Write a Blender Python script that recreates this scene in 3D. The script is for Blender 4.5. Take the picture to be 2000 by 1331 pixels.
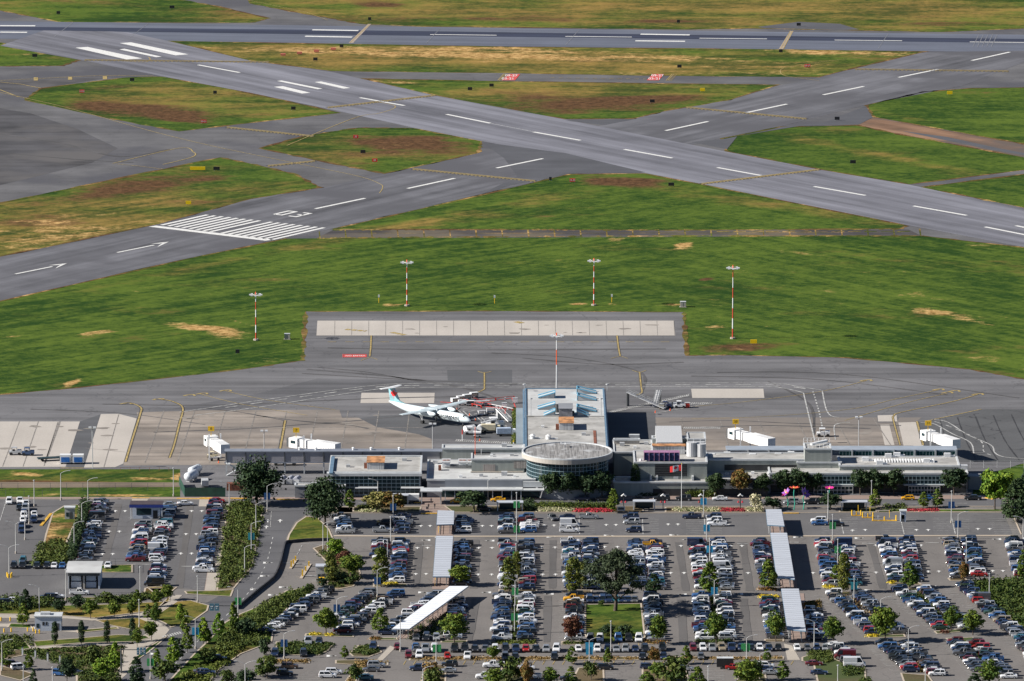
import bpy, bmesh, math, random
import numpy as np
from mathutils import Vector, Matrix
from mathutils.geometry import tessellate_polygon
random.seed(7)
R = math.radians
S = bpy.context.scene
C = S.collection
for o in list(bpy.data.objects): bpy.data.objects.remove(o)

# ---------------------------------------------------------------- camera
F_PX, TH, H = 14200.0, math.atan(2615.5/14200.0), 451.4
CAM = Vector((0, -2450, H))
cd = bpy.data.cameras.new('camera'); cam = bpy.data.objects.new('camera', cd); C.objects.link(cam)
cam.location = CAM; cam.rotation_euler = (math.pi/2 - TH, 0, 0)
cd.sensor_width = 36; cd.lens = 36*F_PX/2000; cd.clip_start = 50; cd.clip_end = 40000
S.camera = cam
S.render.resolution_x = 1024; S.render.resolution_y = 681
# ---------------------------------------------------------------- world + sun
SUN_EL, SUN_AZ = 31.0, 7.0           # from the left, a little from the camera's side
w = bpy.data.worlds.new('World'); S.world = w; w.use_nodes = True
nt = w.node_tree; bg = nt.nodes['Background']
sky = nt.nodes.new('ShaderNodeTexSky'); sky.sky_type = 'NISHITA'; sky.sun_disc = False
sky.air_density = .55; sky.dust_density = .3; sky.ozone_density = 2.0
sky.sun_elevation = R(SUN_EL); sky.sun_rotation = R(270 - SUN_AZ)
nt.links.new(sky.outputs[0], bg.inputs[0]); bg.inputs[1].default_value = 0.05
sl = bpy.data.lights.new('sun', 'SUN'); sl.energy = 5.0; sl.angle = R(0.5); sl.color = (1.0, .945, .87)
so = bpy.data.objects.new('sun', sl); C.objects.link(so)
ld = Vector((math.cos(R(SUN_EL))*math.cos(R(SUN_AZ)), math.cos(R(SUN_EL))*math.sin(R(SUN_AZ)), -math.sin(R(SUN_EL))))
so.rotation_euler = ld.to_track_quat('-Z', 'Y').to_euler(); so.location = (-300, -300, 400)
S.view_settings.view_transform = 'Standard'; S.view_settings.look = 'None'
S.view_settings.exposure = 0.84; S.view_settings.gamma = 1
try: S.cycles.max_bounces = 5
except Exception: pass

# ---------------------------------------------------------------- helpers
_f = Vector((0, math.cos(TH), -math.sin(TH))); _u = Vector((0, math.sin(TH), math.cos(TH)))
def P(x, y, h=0.0):
    """ground point (or point at height h) seen at photograph pixel x, y"""
    d = _f*F_PX + _u*(665.5-y) + Vector((x-1000, 0, 0))
    return CAM + d*((h-H)/d.z)
def sc(y): return (y+1950.0)/459.0     # pixels per metre across, at ground row y
def tag(o, label=None, cat=None, group=None, kind=None):
    if label: o['label'] = label
    if cat: o['category'] = cat
    if group: o['group'] = group
    if kind: o['kind'] = kind
    return o
def thing(name, label, cat, loc=(0, 0, 0), rz=0, group=None):
    o = bpy.data.objects.new(name, None); C.objects.link(o); o.location = loc; o.rotation_euler = (0, 0, rz)
    o.empty_display_size = .5
    return tag(o, label, cat, group)
class MB:
    def __init__(s): s.v = []; s.f = []; s.m = []; s.ch = []
    def add(s, vs, fs, m=0):
        b = len(s.v); s.ch.append((b, len(s.f))); s.v += [tuple(v) for v in vs]
        for f in fs: s.f.append(tuple(i+b for i in f)); s.m.append(m)
        return s
    def box(s, x0, x1, y0, y1, z0, z1, m=0):
        if x0 > x1: x0, x1 = x1, x0
        if y0 > y1: y0, y1 = y1, y0
        vs = [(x0,y0,z0),(x1,y0,z0),(x1,y1,z0),(x0,y1,z0),(x0,y0,z1),(x1,y0,z1),(x1,y1,z1),(x0,y1,z1)]
        return s.add(vs, [(3,2,1,0),(4,5,6,7),(0,1,5,4),(1,2,6,5),(2,3,7,6),(3,0,4,7)], m)
    def frus(s, a, b, z0, z1, m=0, mt=None):
        """a, b = (x0,x1,y0,y1) bottom and top rectangles"""
        vs = [(a[0],a[2],z0),(a[1],a[2],z0),(a[1],a[3],z0),(a[0],a[3],z0),(b[0],b[2],z1),(b[1],b[2],z1),(b[1],b[3],z1),(b[0],b[3],z1)]
        s.add(vs, [(3,2,1,0),(0,1,5,4),(1,2,6,5),(2,3,7,6),(3,0,4,7)], m)
        return s.add(vs[4:], [(0,1,2,3)], m if mt is None else mt)
    def prism(s, pts, z0, z1, m=0, mt=None, bottom=False):
        n = len(pts); P2 = [(p[0], p[1]) for p in pts]
        ar = sum(P2[i][0]*P2[(i+1)%n][1]-P2[(i+1)%n][0]*P2[i][1] for i in range(n))
        if ar < 0: P2 = P2[::-1]
        s.add([(x,y,z0) for x,y in P2]+[(x,y,z1) for x,y in P2], [(i,(i+1)%n,n+(i+1)%n,n+i) for i in range(n)], m)
        tr = tessellate_polygon([[Vector((x,y,0)) for x,y in P2]])
        s.add([(x,y,z1) for x,y in P2], [fix(t, P2) for t in tr], m if mt is None else mt)
        return s
    def cyl(s, x, y, z0, z1, r, n=10, m=0, r2=None):
        r2 = r if r2 is None else r2
        a = [2*math.pi*i/n for i in range(n)]
        s.add([(x+r*math.cos(t), y+r*math.sin(t), z0) for t in a]+[(x+r2*math.cos(t), y+r2*math.sin(t), z1) for t in a],
              [(i,(i+1)%n,n+(i+1)%n,n+i) for i in range(n)]+[tuple(range(n,2*n)), tuple(range(n-1,-1,-1))], m)
        return s
    def tube(s, p, q, r, n=6, m=0, r2=None):
        p, q = Vector(p), Vector(q); r2 = r if r2 is None else r2; d = (q-p)
        if d.length < 1e-6: return s
        d.normalize(); a = d.orthogonal().normalized(); b = d.cross(a)
        vs = [p+(a*math.cos(t)+b*math.sin(t))*r for t in [2*math.pi*i/n for i in range(n)]]
        vs += [q+(a*math.cos(t)+b*math.sin(t))*r2 for t in [2*math.pi*i/n for i in range(n)]]
        return s.add(vs, [(i,(i+1)%n,n+(i+1)%n,n+i) for i in range(n)]+[tuple(range(n,2*n)), tuple(range(n-1,-1,-1))], m)
    def bar(s, p, q, w, h, m=0):
        """rectangular bar from p to q, w across (level), h tall, centred"""
        p, q = Vector(p), Vector(q); d = (q-p).normalized(); a = d.cross(Vector((0,0,1)))
        if a.length < 1e-3: a = Vector((1,0,0))
        a.normalize(); b = a.cross(d)
        c = [(-1,-1),(1,-1),(1,1),(-1,1)]
        vs = [p+a*(i*w/2)+b*(j*h/2) for i,j in c]+[q+a*(i*w/2)+b*(j*h/2) for i,j in c]
        return s.add(vs, [(3,2,1,0),(4,5,6,7),(0,1,5,4),(1,2,6,5),(2,3,7,6),(3,0,4,7)], m)
    def loft(s, rings, m=0, cap=True):
        n = len(rings[0]); b = []
        for r_ in rings: b += list(r_)
        fs = [(k*n+i, k*n+(i+1)%n, (k+1)*n+(i+1)%n, (k+1)*n+i) for k in range(len(rings)-1) for i in range(n)]
        if cap: fs += [tuple(range(n-1,-1,-1)), tuple(range((len(rings)-1)*n, len(rings)*n))]
        return s.add(b, fs, m)
    def mesh(s, name, mats):
        me = bpy.data.meshes.new(name); me.from_pydata(s.v, [], s.f)
        for m in (mats if isinstance(mats, (list, tuple)) else [mats]): me.materials.append(m)
        if any(s.m): me.polygons.foreach_set('material_index', s.m)
        me.update(); return me
    def build(s, name, mats, parent=None, world=False, smooth=False):
        me = s.mesh(name, mats)
        if smooth: me.polygons.foreach_set('use_smooth', [True]*len(me.polygons))
        o = bpy.data.objects.new(name, me); C.objects.link(o)
        if parent:
            o.parent = parent
            if world: o.location = -parent.location
        return o
def build_each(mb, name, mats, parent=None, world=False):
    """every added piece becomes an object of its own"""
    ch = mb.ch+[(len(mb.v), len(mb.f))]
    for (v0, f0), (v1, f1) in zip(ch, ch[1:]):
        q = MB(); q.v = mb.v[v0:v1]; q.f = [tuple(i-v0 for i in f) for f in mb.f[f0:f1]]; q.m = mb.m[f0:f1]; q.build(name, mats, parent, world)
def fix(t, P2):
    a, b, c = [P2[i] for i in t]
    return t if (b[0]-a[0])*(c[1]-a[1])-(b[1]-a[1])*(c[0]-a[0]) > 0 else (t[0], t[2], t[1])
def copy_tree(o, parent=None):
    c = o.copy(); C.objects.link(c)
    if parent: c.parent = parent
    for ch in KIDS.get(o.name, []): copy_tree(ch, c)
    return c
KIDS = {}
def proto(root):
    """remember a thing's parts (and theirs) so that copies are quick"""
    def walk(o):
        KIDS[o.name] = [c for c in bpy.data.objects if c.parent == o]
        for c in KIDS[o.name]: walk(c)
    walk(root); root['_p'] = 1; del root['_p']; return root
def place(pr, used, loc, rz=0, label=None, group=None, scale=None):
    if pr.name in used: o = copy_tree(pr)
    else: o = pr; used.add(pr.name)
    o.location = loc; o.rotation_euler = (0, 0, rz)
    if scale: o.scale = scale
    if label: o['label'] = label
    if group: o['group'] = group
    return o
# flat sheets on the ground, outlines given in photograph pixels
def sheet(name, polys, z, mat, kind='structure', label=None, holes=(), px=True):
    mb = MB()
    for k, pl in enumerate(polys):
        loops = [pl]+list(holes if k == 0 else [])
        L3 = [[(P(*p) if px else Vector((p[0], p[1], 0))) for p in lp] for lp in loops]
        flat = [q for lp in L3 for q in lp]
        tr = tessellate_polygon([[Vector((q.x, q.y, 0)) for q in lp] for lp in L3])
        mb.add([(q.x, q.y, z) for q in flat], [fix(t, flat) for t in tr])
    o = mb.build(name, mat)
    if kind: o['kind'] = kind
    if label: o['label'] = label
    return o
def strip(mb, pts, wd, z, dash=None, closed=False, m=0, jit=0, px=True):
    """painted line through pixel points, wd metres wide; dash = (on, off) metres"""
    W = [(P(*p) if px else Vector((p[0], p[1], 0))) for p in pts]
    if closed: W = W+[W[0]]
    W = [Vector((p.x, p.y)) for p in W]
    if dash:
        on, off = dash; t0 = 0; 
        for a, b in zip(W, W[1:]):
            d = (b-a); L = d.length; d.normalize(); n = Vector((-d.y, d.x))*wd/2; t = -t0
            while t < L:
                u0, u1 = max(t, 0), min(t+on, L)
                if u1 > u0:
                    q = [a+d*u0-n, a+d*u1-n, a+d*u1+n, a+d*u0+n]; mb.add([(p.x, p.y, z) for p in q], [(0,1,2,3)], m)
                t += on+off
            t0 = (L-t+on+off) if t > L else 0
            t0 = (on+off)-(t-L) if t > L else 0
        return mb
    L, Rr = [], []
    for i, p in enumerate(W):
        a = W[i-1] if i > 0 else (W[-2] if closed else None); b = W[i+1] if i < len(W)-1 else (W[1] if closed else None)
        ds = []
        if a is not None: ds.append((p-a).normalized())
        if b is not None: ds.append((b-p).normalized())
        d = sum(ds, Vector((0, 0))); d = d.normalized() if d.length > 1e-6 else ds[0]
        k = 1/max(.35, d.dot(ds[0])); n = Vector((-d.y, d.x))*wd/2*min(k, 2)*(1+random.uniform(-jit, jit))
        L.append(p+n); Rr.append(p-n)
    for i in range(len(W)-1):
        q = [Rr[i], Rr[i+1], L[i+1], L[i]]; mb.add([(p.x, p.y, z) for p in q], [(0,1,2,3)], m)
    return mb
def smoothline(pts, n=6):
    out = []
    for i in range(len(pts)-1):
        p0 = pts[max(i-1, 0)]; p1 = pts[i]; p2 = pts[i+1]; p3 = pts[min(i+2, len(pts)-1)]
        for k in range(n):
            t = k/n
            out.append(tuple(.5*((2*p1[j])+(-p0[j]+p2[j])*t+(2*p0[j]-5*p1[j]+4*p2[j]-p3[j])*t*t+(-p0[j]+3*p1[j]-3*p2[j]+p3[j])*t**3) for j in (0, 1)))
    return out+[pts[-1]]
# ---------------------------------------------------------------- materials
def L_(*c): return tuple(c)+(1,)
def nodes(name):
    m = bpy.data.materials.new(name); m.use_nodes = True; n = m.node_tree
    return m, n, n.nodes['Principled BSDF'], n.nodes, n.links
def noise(N, Lk, vec, scale, detail=3, rough=.55):
    t = N.new('ShaderNodeTexNoise'); t.inputs['Scale'].default_value = scale; t.inputs['Detail'].default_value = detail
    t.inputs['Roughness'].default_value = rough; Lk.new(vec, t.inputs['Vector']); return t.outputs['Fac']
def mapping(N, Lk, vec, sc_, rot=0):
    m1 = N.new('ShaderNodeMapping'); m1.inputs['Rotation'].default_value = (0, 0, rot); Lk.new(vec, m1.inputs['Vector'])
    m2 = N.new('ShaderNodeMapping'); m2.inputs['Scale'].default_value = sc_; Lk.new(m1.outputs[0], m2.inputs['Vector']); return m2.outputs[0]
def ramp(N, Lk, v, a, b):
    r = N.new('ShaderNodeMapRange'); r.interpolation_type = 'SMOOTHSTEP'
    r.inputs['From Min'].default_value = a; r.inputs['From Max'].default_value = b; Lk.new(v, r.inputs['Value']); return r.outputs['Result']
def mix(N, Lk, f, a, b, mode='MIX'):
    x = N.new('ShaderNodeMix'); x.data_type = 'RGBA'; x.blend_type = mode
    for i, v in ((0, f), (6, a), (7, b)):
        if isinstance(v, (int, float)): x.inputs[i].default_value = v
        elif isinstance(v, tuple): x.inputs[i].default_value = v
        else: Lk.new(v, x.inputs[i])
    return x.outputs[2]
def math_(N, Lk, op, a, b):
    x = N.new('ShaderNodeMath'); x.operation = op
    for i, v in ((0, a), (1, b)):
        if isinstance(v, (int, float)): x.inputs[i].default_value = v
        else: Lk.new(v, x.inputs[i])
    return x.outputs[0]
def plain(name, c, rough=.6, amp=.12, scale=.6, metal=0, spec=.5, coat=0, grime=None, bands=None):
    """paint, panel or metal with cloudy wear; bands = (axis stretch) for ribbed or streaked sheets"""
    if name in bpy.data.materials: return bpy.data.materials[name]
    m, n, b, N, Lk = nodes(name)
    tc = N.new('ShaderNodeTexCoord').outputs['Object']
    v = mapping(N, Lk, tc, bands or (1, 1, 1))
    f = ramp(N, Lk, noise(N, Lk, v, scale, 4), .3, .7)
    c2 = tuple(max(0, x*(1-2*amp)) for x in c[:3])+(1,); c1 = tuple(min(1, x*(1+amp)) for x in c[:3])+(1,)
    col = mix(N, Lk, f, c1, c2)
    if grime:
        g = ramp(N, Lk, noise(N, Lk, tc, .23, 5, .65), .52, .66); col = mix(N, Lk, g, col, L_(*grime))
    Lk.new(col, b.inputs['Base Color']); b.inputs['Roughness'].default_value = rough; b.inputs['Metallic'].default_value = metal
    b.inputs['Specular IOR Level'].default_value = spec; b.inputs['Coat Weight'].default_value = coat
    return m
def pave(name, c, rot=0, streak=.16, blotch=.2, tint=None, crack=0, rough=.85, fine=.12):
    """worn pavement: broad blotches, streaks along the direction of travel, fine grain, a few sealed cracks"""
    m, n, b, N, Lk = nodes(name)
    tc = N.new('ShaderNodeTexCoord').outputs['Object']
    v1 = mapping(N, Lk, tc, (.008, .16, 1), -rot); s1 = noise(N, Lk, v1, 1, 5, .6)
    v3 = mapping(N, Lk, tc, (.004, .05, 1), -rot); s3 = noise(N, Lk, v3, 1, 3, .5)
    s2 = noise(N, Lk, tc, .045, 5, .6); s4 = noise(N, Lk, tc, 1.7, 3, .6)
    k = math_(N, Lk, 'MULTIPLY', math_(N, Lk, 'SUBTRACT', s1, .5), streak*4)
    k = math_(N, Lk, 'ADD', k, math_(N, Lk, 'MULTIPLY', math_(N, Lk, 'SUBTRACT', s3, .5), streak*3))
    k = math_(N, Lk, 'ADD', k, math_(N, Lk, 'MULTIPLY', math_(N, Lk, 'SUBTRACT', s2, .5), blotch*3))
    k = math_(N, Lk, 'ADD', k, math_(N, Lk, 'MULTIPLY', math_(N, Lk, 'SUBTRACT', s4, .5), fine*3))
    k = math_(N, Lk, 'ADD', k, 1.0)
    cc = N.new('ShaderNodeVectorMath'); cc.operation = 'SCALE'; cc.inputs[0].default_value = c; Lk.new(k, cc.inputs['Scale'])
    col = cc.outputs[0]
    if tint: col = mix(N, Lk, ramp(N, Lk, noise(N, Lk, tc, .018, 4), .45, .62), col, L_(*tint))
    if crack:
        vo = N.new('ShaderNodeTexVoronoi'); vo.feature = 'DISTANCE_TO_EDGE'; vo.inputs['Scale'].default_value = .07
        wv = mix(N, Lk, .06, tc, N.new('ShaderNodeTexNoise').outputs['Color'])
        nn = N.new('ShaderNodeTexNoise'); nn.inputs['Scale'].default_value = .15; nn.inputs['Detail'].default_value = 4; Lk.new(tc, nn.inputs['Vector'])
        va = N.new('ShaderNodeVectorMath'); va.operation = 'SCALE'; va.inputs['Scale'].default_value = 9; Lk.new(nn.outputs['Color'], va.inputs[0])
        vb = N.new('ShaderNodeVectorMath'); Lk.new(tc, vb.inputs[0]); Lk.new(va.outputs[0], vb.inputs[1]); Lk.new(vb.outputs[0], vo.inputs['Vector'])
        cr = math_(N, Lk, 'SUBTRACT', 1.0, ramp(N, Lk, vo.outputs['Distance'], .0, .025))
        msk = ramp(N, Lk, noise(N, Lk, tc, .05, 3), .42, .55)
        col = mix(N, Lk, math_(N, Lk, 'MULTIPLY', math_(N, Lk, 'MULTIPLY', cr, msk), crack), col, L_(.035, .035, .04))
    Lk.new(col, b.inputs['Base Color']); b.inputs['Roughness'].default_value = rough; b.inputs['Specular IOR Level'].default_value = .25
    return m
def leafmat(name, c1, c2, scale=.9, trans=.12):
    m, n, b, N, Lk = nodes(name)
    tc = N.new('ShaderNodeTexCoord').outputs['Object']
    oi = N.new('ShaderNodeObjectInfo').outputs['Random']
    f = math_(N, Lk, 'ADD', ramp(N, Lk, noise(N, Lk, tc, scale, 3), .35, .65), math_(N, Lk, 'MULTIPLY', math_(N, Lk, 'SUBTRACT', oi, .5), .5))
    Lk.new(mix(N, Lk, f, L_(*c1), L_(*c2)), b.inputs['Base Color']); b.inputs['Roughness'].default_value = .7; b.inputs['Specular IOR Level'].default_value = .2
    b.inputs['Transmission Weight'].default_value = 0
    return m
def glass(name, c=(.02, .05, .06), rough=.12):
    m, n, b, N, Lk = nodes(name)
    tc = N.new('ShaderNodeTexCoord').outputs['Object']
    f = noise(N, Lk, tc, .35, 2)
    Lk.new(mix(N, Lk, f, L_(*c), L_(*[x*.5 for x in c])), b.inputs['Base Color']); b.inputs['Roughness'].default_value = rough
    b.inputs['Specular IOR Level'].default_value = .3; return m
# ================================================================ SETTING
def grassmat():
    m, n, b, N, Lk = nodes('grass')
    tc = N.new('ShaderNodeTexCoord').outputs['Object']
    def at(nm):
        a = N.new('ShaderNodeAttribute'); a.attribute_name = nm; return a.outputs['Fac']
    s1 = noise(N, Lk, mapping(N, Lk, tc, (.018, .15, 1), R(-42)), 1, 6, .72)     # mowing rows, one way
    s2 = noise(N, Lk, mapping(N, Lk, tc, (.018, .15, 1), R(48)), 1, 6, .72)      # and the other
    s3 = noise(N, Lk, mapping(N, Lk, tc, (.018, .07, 1), R(2)), 1, 6, .7)
    st = mix(N, Lk, at('side'), mix(N, Lk, at('flat'), s1, s3), s2)
    big = noise(N, Lk, tc, .016, 5, .6); mid = noise(N, Lk, tc, .11, 5, .65); fine = noise(N, Lk, tc, .28, 4, .8)
    k = math_(N, Lk, 'ADD', math_(N, Lk, 'MULTIPLY', st, .8), math_(N, Lk, 'ADD', math_(N, Lk, 'MULTIPLY', big, .55), math_(N, Lk, 'MULTIPLY', mid, .35)))
    k = math_(N, Lk, 'SUBTRACT', math_(N, Lk, 'ADD', k, math_(N, Lk, 'MULTIPLY', fine, .6)), .17)               # mean ~ .97
    pat = noise(N, Lk, mapping(N, Lk, tc, (.018, .03, 1)), 1, 7, .72); pat2 = noise(N, Lk, mapping(N, Lk, tc, (.05, .07, 1)), 1, 6, .75)
    g = mix(N, Lk, ramp(N, Lk, k, .80, 1.16), L_(.014,.043,.0045), L_(.082,.125,.016))
    pl = math_(N, Lk, 'ADD', at('pale'), math_(N, Lk, 'MULTIPLY', math_(N, Lk, 'SUBTRACT', pat, .5), 2.2))
    g = mix(N, Lk, ramp(N, Lk, pl, .15, .85), g, mix(N, Lk, ramp(N, Lk, k, .80, 1.16), L_(.055,.062,.013), L_(.25,.165,.045)))
    def mask(nm, lo, hi, wgt):
        q = math_(N, Lk, 'ADD', at(nm), math_(N, Lk, 'MULTIPLY', math_(N, Lk, 'SUBTRACT', k, .97), .9))
        q = math_(N, Lk, 'ADD', q, math_(N, Lk, 'MULTIPLY', math_(N, Lk, 'SUBTRACT', pat if nm == 'brown' else pat2, .5), wgt))
        return ramp(N, Lk, q, lo, hi)
    g = mix(N, Lk, mask('brown', .22, .82, 2.4), g, mix(N, Lk, ramp(N, Lk, fine, .35, .65), L_(.050,.026,.011), L_(.125,.066,.030)))
    g = mix(N, Lk, mask('dry', .34, .80, 2.0), g, mix(N, Lk, ramp(N, Lk, fine, .35, .65), L_(.22,.12,.035), L_(.52,.34,.14)))
    Lk.new(g, b.inputs['Base Color']); b.inputs['Roughness'].default_value = .95; b.inputs['Specular IOR Level'].default_value = .1
    bp = N.new('ShaderNodeBump'); bp.inputs['Strength'].default_value = .5; bp.inputs['Distance'].default_value = .35
    Lk.new(math_(N, Lk, 'ADD', fine, mid), bp.inputs['Height']); Lk.new(bp.outputs[0], b.inputs['Normal'])
    return m
GRASS = grassmat()
# (cx, cy, rx, ry, slope, strength) in photograph pixels
DRY = [(700,104,420,7,.03,.55),(1200,112,420,12,.03,.5),(1650,103,190,7,.02,.6),(900,96,300,5,.01,.4),(1500,135,250,10,0,.25),
 (40,88,60,6,.25,.6),(780,162,80,4,.1,.55),(1200,170,160,3,0,.2),(1300,145,500,3,0,.35),(870,4,300,4,0,.1),(1225,20,8,22,-.45,.5),
 (60,450,160,34,-.1,.42),(800,300,130,30,0,.12),(60,105,90,20,.2,.2),(350,395,160,18,-.15,.25),(120,470,200,12,-.2,.35),
 (400,642,85,9,.12,.75),(470,630,40,3,.3,.5),(183,651,34,5,-.1,.6),(142,748,20,8,-.3,1.0),(440,660,30,10,0,.35),(90,752,30,3,0,.35),(20,658,25,2,-.1,.5),
 (1335,480,25,7,-.2,.95),(1200,468,24,9,.1,.55),(765,596,28,4,0,.7),(1130,594,22,3,0,.7),(1195,594,16,3,0,.6),(1320,595,24,3,0,.7),(735,590,10,2,0,.6),
 (1835,612,58,7,.1,.75),(1900,628,45,5,.12,.7),(1395,640,28,6,0,.6),(1400,590,20,10,0,.25),(1410,680,60,6,0,.4),(1940,700,80,10,.15,.3),
 (1095,515,30,8,0,.35),(800,545,14,5,0,.35),(1500,636,20,3,0,.4),(1830,585,40,3,.1,.3),(1450,530,40,4,0,.2),(1600,500,90,8,.1,.2),(1870,475,120,10,.2,.35),
 (60,927,38,5,.05,.85),(300,936,60,4,0,.6),(120,965,70,3,0,.3),(250,968,60,3,0,.55),(350,930,12,12,0,.7),(220,968,260,2,0,.3),
 (1350,560,250,40,0,.06),(1700,560,200,50,0,.1),(520,700,60,18,-.15,.28),(600,640,6,60,0,.1)]
BROWN = [(255,215,150,13,.05,1.0),(480,190,60,5,0,.4),(190,175,70,5,-.1,.65),(600,205,60,6,.1,.3),(360,235,60,8,.1,.8),(800,285,125,20,0,.85),(700,320,40,5,0,.4),
 (1150,203,230,15,-.02,.85),(1280,192,120,7,0,.45),(1000,190,80,8,0,.3),(1215,356,85,10,.03,1.1),(300,358,140,15,-.1,.75),(180,385,150,12,-.1,.5),(450,345,80,5,-.1,.35),
 (60,430,120,14,0,.5),(380,400,120,12,-.1,.3),(1800,250,10,4,0,.2),(700,110,200,3,0,.25),(1300,118,250,4,0,.25),(900,38,250,6,0,.6),(1300,42,100,5,0,.6),(1850,47,120,5,0,.6),
 (740,10,60,6,0,.9),(250,10,260,6,.05,.3),(860,168,150,3,.1,.3),(1830,617,70,9,.1,.55),(1378,546,14,3,-.1,.9),(1440,680,80,8,0,.45),(520,690,70,12,-.1,.35),
 (1650,780,300,2,.2,0),(130,945,170,5,0,.85),(1960,730,80,4,.15,.3),(330,735,240,3,-.14,.35),(30,940,50,8,0,.3),(430,750,200,3,-.15,.2)]
PALE = [(1000,20,1400,60,.02,.62),(300,20,300,20,0,-.25),(1700,12,500,16,0,.3),(900,118,700,30,.02,.85),(1100,185,400,30,0,.7),(350,195,300,40,0,.6),(740,300,220,40,0,.5),(150,430,380,80,-.1,.7),
 (900,420,300,20,-.15,.4),(1500,400,300,14,.15,.4),(600,480,420,8,-.2,.3),(1700,300,250,12,.2,.45),(1600,250,200,10,.1,.12),(1750,520,300,40,.1,.14),(300,560,300,30,-.2,.12),
 (1480,600,300,25,.1,.10),(200,940,250,30,0,.35),(1100,500,300,20,-.1,.1),(1850,245,160,8,.2,.4),(1000,560,600,12,0,.1)]
def build_ground():
    xs = np.arange(-500, 2501, 10.0); ys = np.concatenate([np.arange(-200, 1000, 3.0), np.arange(1000, 1561, 8.0)])
    X, Y = np.meshgrid(xs, ys); nx, ny = len(xs), len(ys)
    dz = -math.sin(TH)*F_PX + math.cos(TH)*(665.5-Y); dy = math.cos(TH)*F_PX + math.sin(TH)*(665.5-Y); t = -H/dz
    co = np.stack([(X-1000)*t, CAM.y+dy*t, np.zeros_like(t)], -1).reshape(-1, 3)
    i = np.arange(nx*ny).reshape(ny, nx)
    fa = np.stack([i[1:, :-1], i[1:, 1:], i[:-1, 1:], i[:-1, :-1]], -1).reshape(-1, 4)
    me = bpy.data.meshes.new('grass_field'); me.vertices.add(len(co)); me.vertices.foreach_set('co', co.ravel())
    me.loops.add(fa.size); me.loops.foreach_set('vertex_index', fa.ravel()); me.polygons.add(len(fa))
    me.polygons.foreach_set('loop_start', np.arange(0, fa.size, 4)); me.polygons.foreach_set('loop_total', np.full(len(fa), 4)); me.update(); me.validate()
    def field(bl, base):
        v = np.full(X.shape, base)
        for cx, cy, rx, ry, s, a in bl:
            u = (X-cx)/rx; q = (Y-cy-s*(X-cx))/ry; v += a*np.exp(-(np.abs(u)**3+np.abs(q)**2.2))
        return v
    side = 1/(1+np.exp(-(X-1350+(Y-500)*.3)/120)); flat = 1/(1+np.exp((Y-330)/30))
    for nm, v in (('dry', field(DRY, .0)), ('brown', field(BROWN, .0)), ('pale', np.clip(field(PALE, .0), 0, 1)), ('side', side*(1-flat)), ('flat', flat)):
        a = me.attributes.new(nm, 'FLOAT', 'POINT'); a.data.foreach_set('value', v.ravel().astype(np.float32))
    me.materials.append(GRASS); o = bpy.data.objects.new('grass_field', me); C.objects.link(o); o['kind'] = 'structure'
build_ground()
far = MB(); far.add([(-20000,-20000,-.5),(20000,-20000,-.5),(20000,30000,-.5),(-20000,30000,-.5)], [(0,1,2,3)])
far.build('distant_ground', plain('distant_grass', (.07,.11,.03), .95, .3, .01, spec=.1))['kind'] = 'structure'

def grassattr(o, dry=0, brown=0, pale=0, side=0, flat=0):
    me = o.data
    for nm, v in (('dry', dry), ('brown', brown), ('pale', pale), ('side', side), ('flat', flat)):
        a = me.attributes.new(nm, 'FLOAT', 'POINT'); n_ = len(me.vertices)
        a.data.foreach_set('value', [v*(1 if isinstance(v, int) else random.uniform(.8, 1.2)) for _ in range(n_)])
# pavement materials
A27 = math.atan2(P(2000,103).y-P(0,77).y, P(2000,103).x-P(0,77).x)
A32 = math.atan2(P(2000,446).y-P(300,112).y, P(2000,446).x-P(300,112).x)
A03 = math.atan2(P(1790,140).y-P(80,530).y, P(1790,140).x-P(80,530).x)
M_TAXI = pave('taxiway_asphalt', (.108,.107,.112), 0, .16, .4, tint=(.075,.075,.085), crack=.25)
M_R27 = pave('runway_asphalt', (.108,.120,.155), A27, .2, .14)
M_R32 = pave('grooved_asphalt', (.148,.150,.174), A32, .42, .2)
M_R03 = pave('weathered_asphalt', (.112,.113,.126), A03, .42, .34, tint=(.085,.085,.095))
M_APR = pave('apron_asphalt', (.125,.124,.130), 0, .34, .24, crack=.35)
M_LOT = pave('parking_asphalt', (.150,.140,.133), R(90), .1, .16, crack=.3, fine=.16)
M_ROAD = pave('road_asphalt', (.098,.098,.104), 0, .1, .2)
M_NEW = pave('fresh_asphalt', (.080,.082,.092), 0, .1, .25)
M_OLD = pave('cracked_asphalt', (.085,.087,.09), R(60), .1, .3, crack=.9)
M_CON = pave('pale_concrete', (.40,.37,.335), R(90), .06, .12)
M_CON2 = pave('stained_concrete', (.225,.196,.170), 0, .4, .5, tint=(.17,.152,.138))
M_WALK = pave('walk_concrete', (.36,.325,.28), 0, .04, .12)
M_PINK = pave('pinkish_concrete', (.25,.19,.165), 0, .04, .15)
M_RUB = pave('rubber_marks', (.030,.036,.062), A27, .3, .1)
M_DIRT = pave('bare_dirt', (.17,.10,.062), A32, .5, .5, tint=(.1,.08,.07), rough=.95)
M_WHITE = plain('white_marking_paint', (.66,.66,.64), .7, .1, 1.3); M_YEL = plain('yellow_marking_paint', (.36,.27,.10), .7, .2, .9)
M_YELB = plain('bright_yellow_paint', (.75,.42,.02), .6, .1, 2); M_REDP = plain('red_marking_paint', (.55,.07,.06), .7, .1, .8)
M_SEAL = plain('black_border_paint', (.03,.03,.033), .8, .2, .5); M_JOINT = plain('joint_filler', (.20,.185,.17), .9, .2, .5)
M_KERB = pave('kerb_concrete', (.40,.34,.27), 0, .05, .15); M_KERBY = plain('yellow_kerb_paint', (.62,.36,.04), .7, .2, 1)
M_WFAD = plain('faded_white_paint', (.40,.40,.39), .8, .25, .5)

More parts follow.
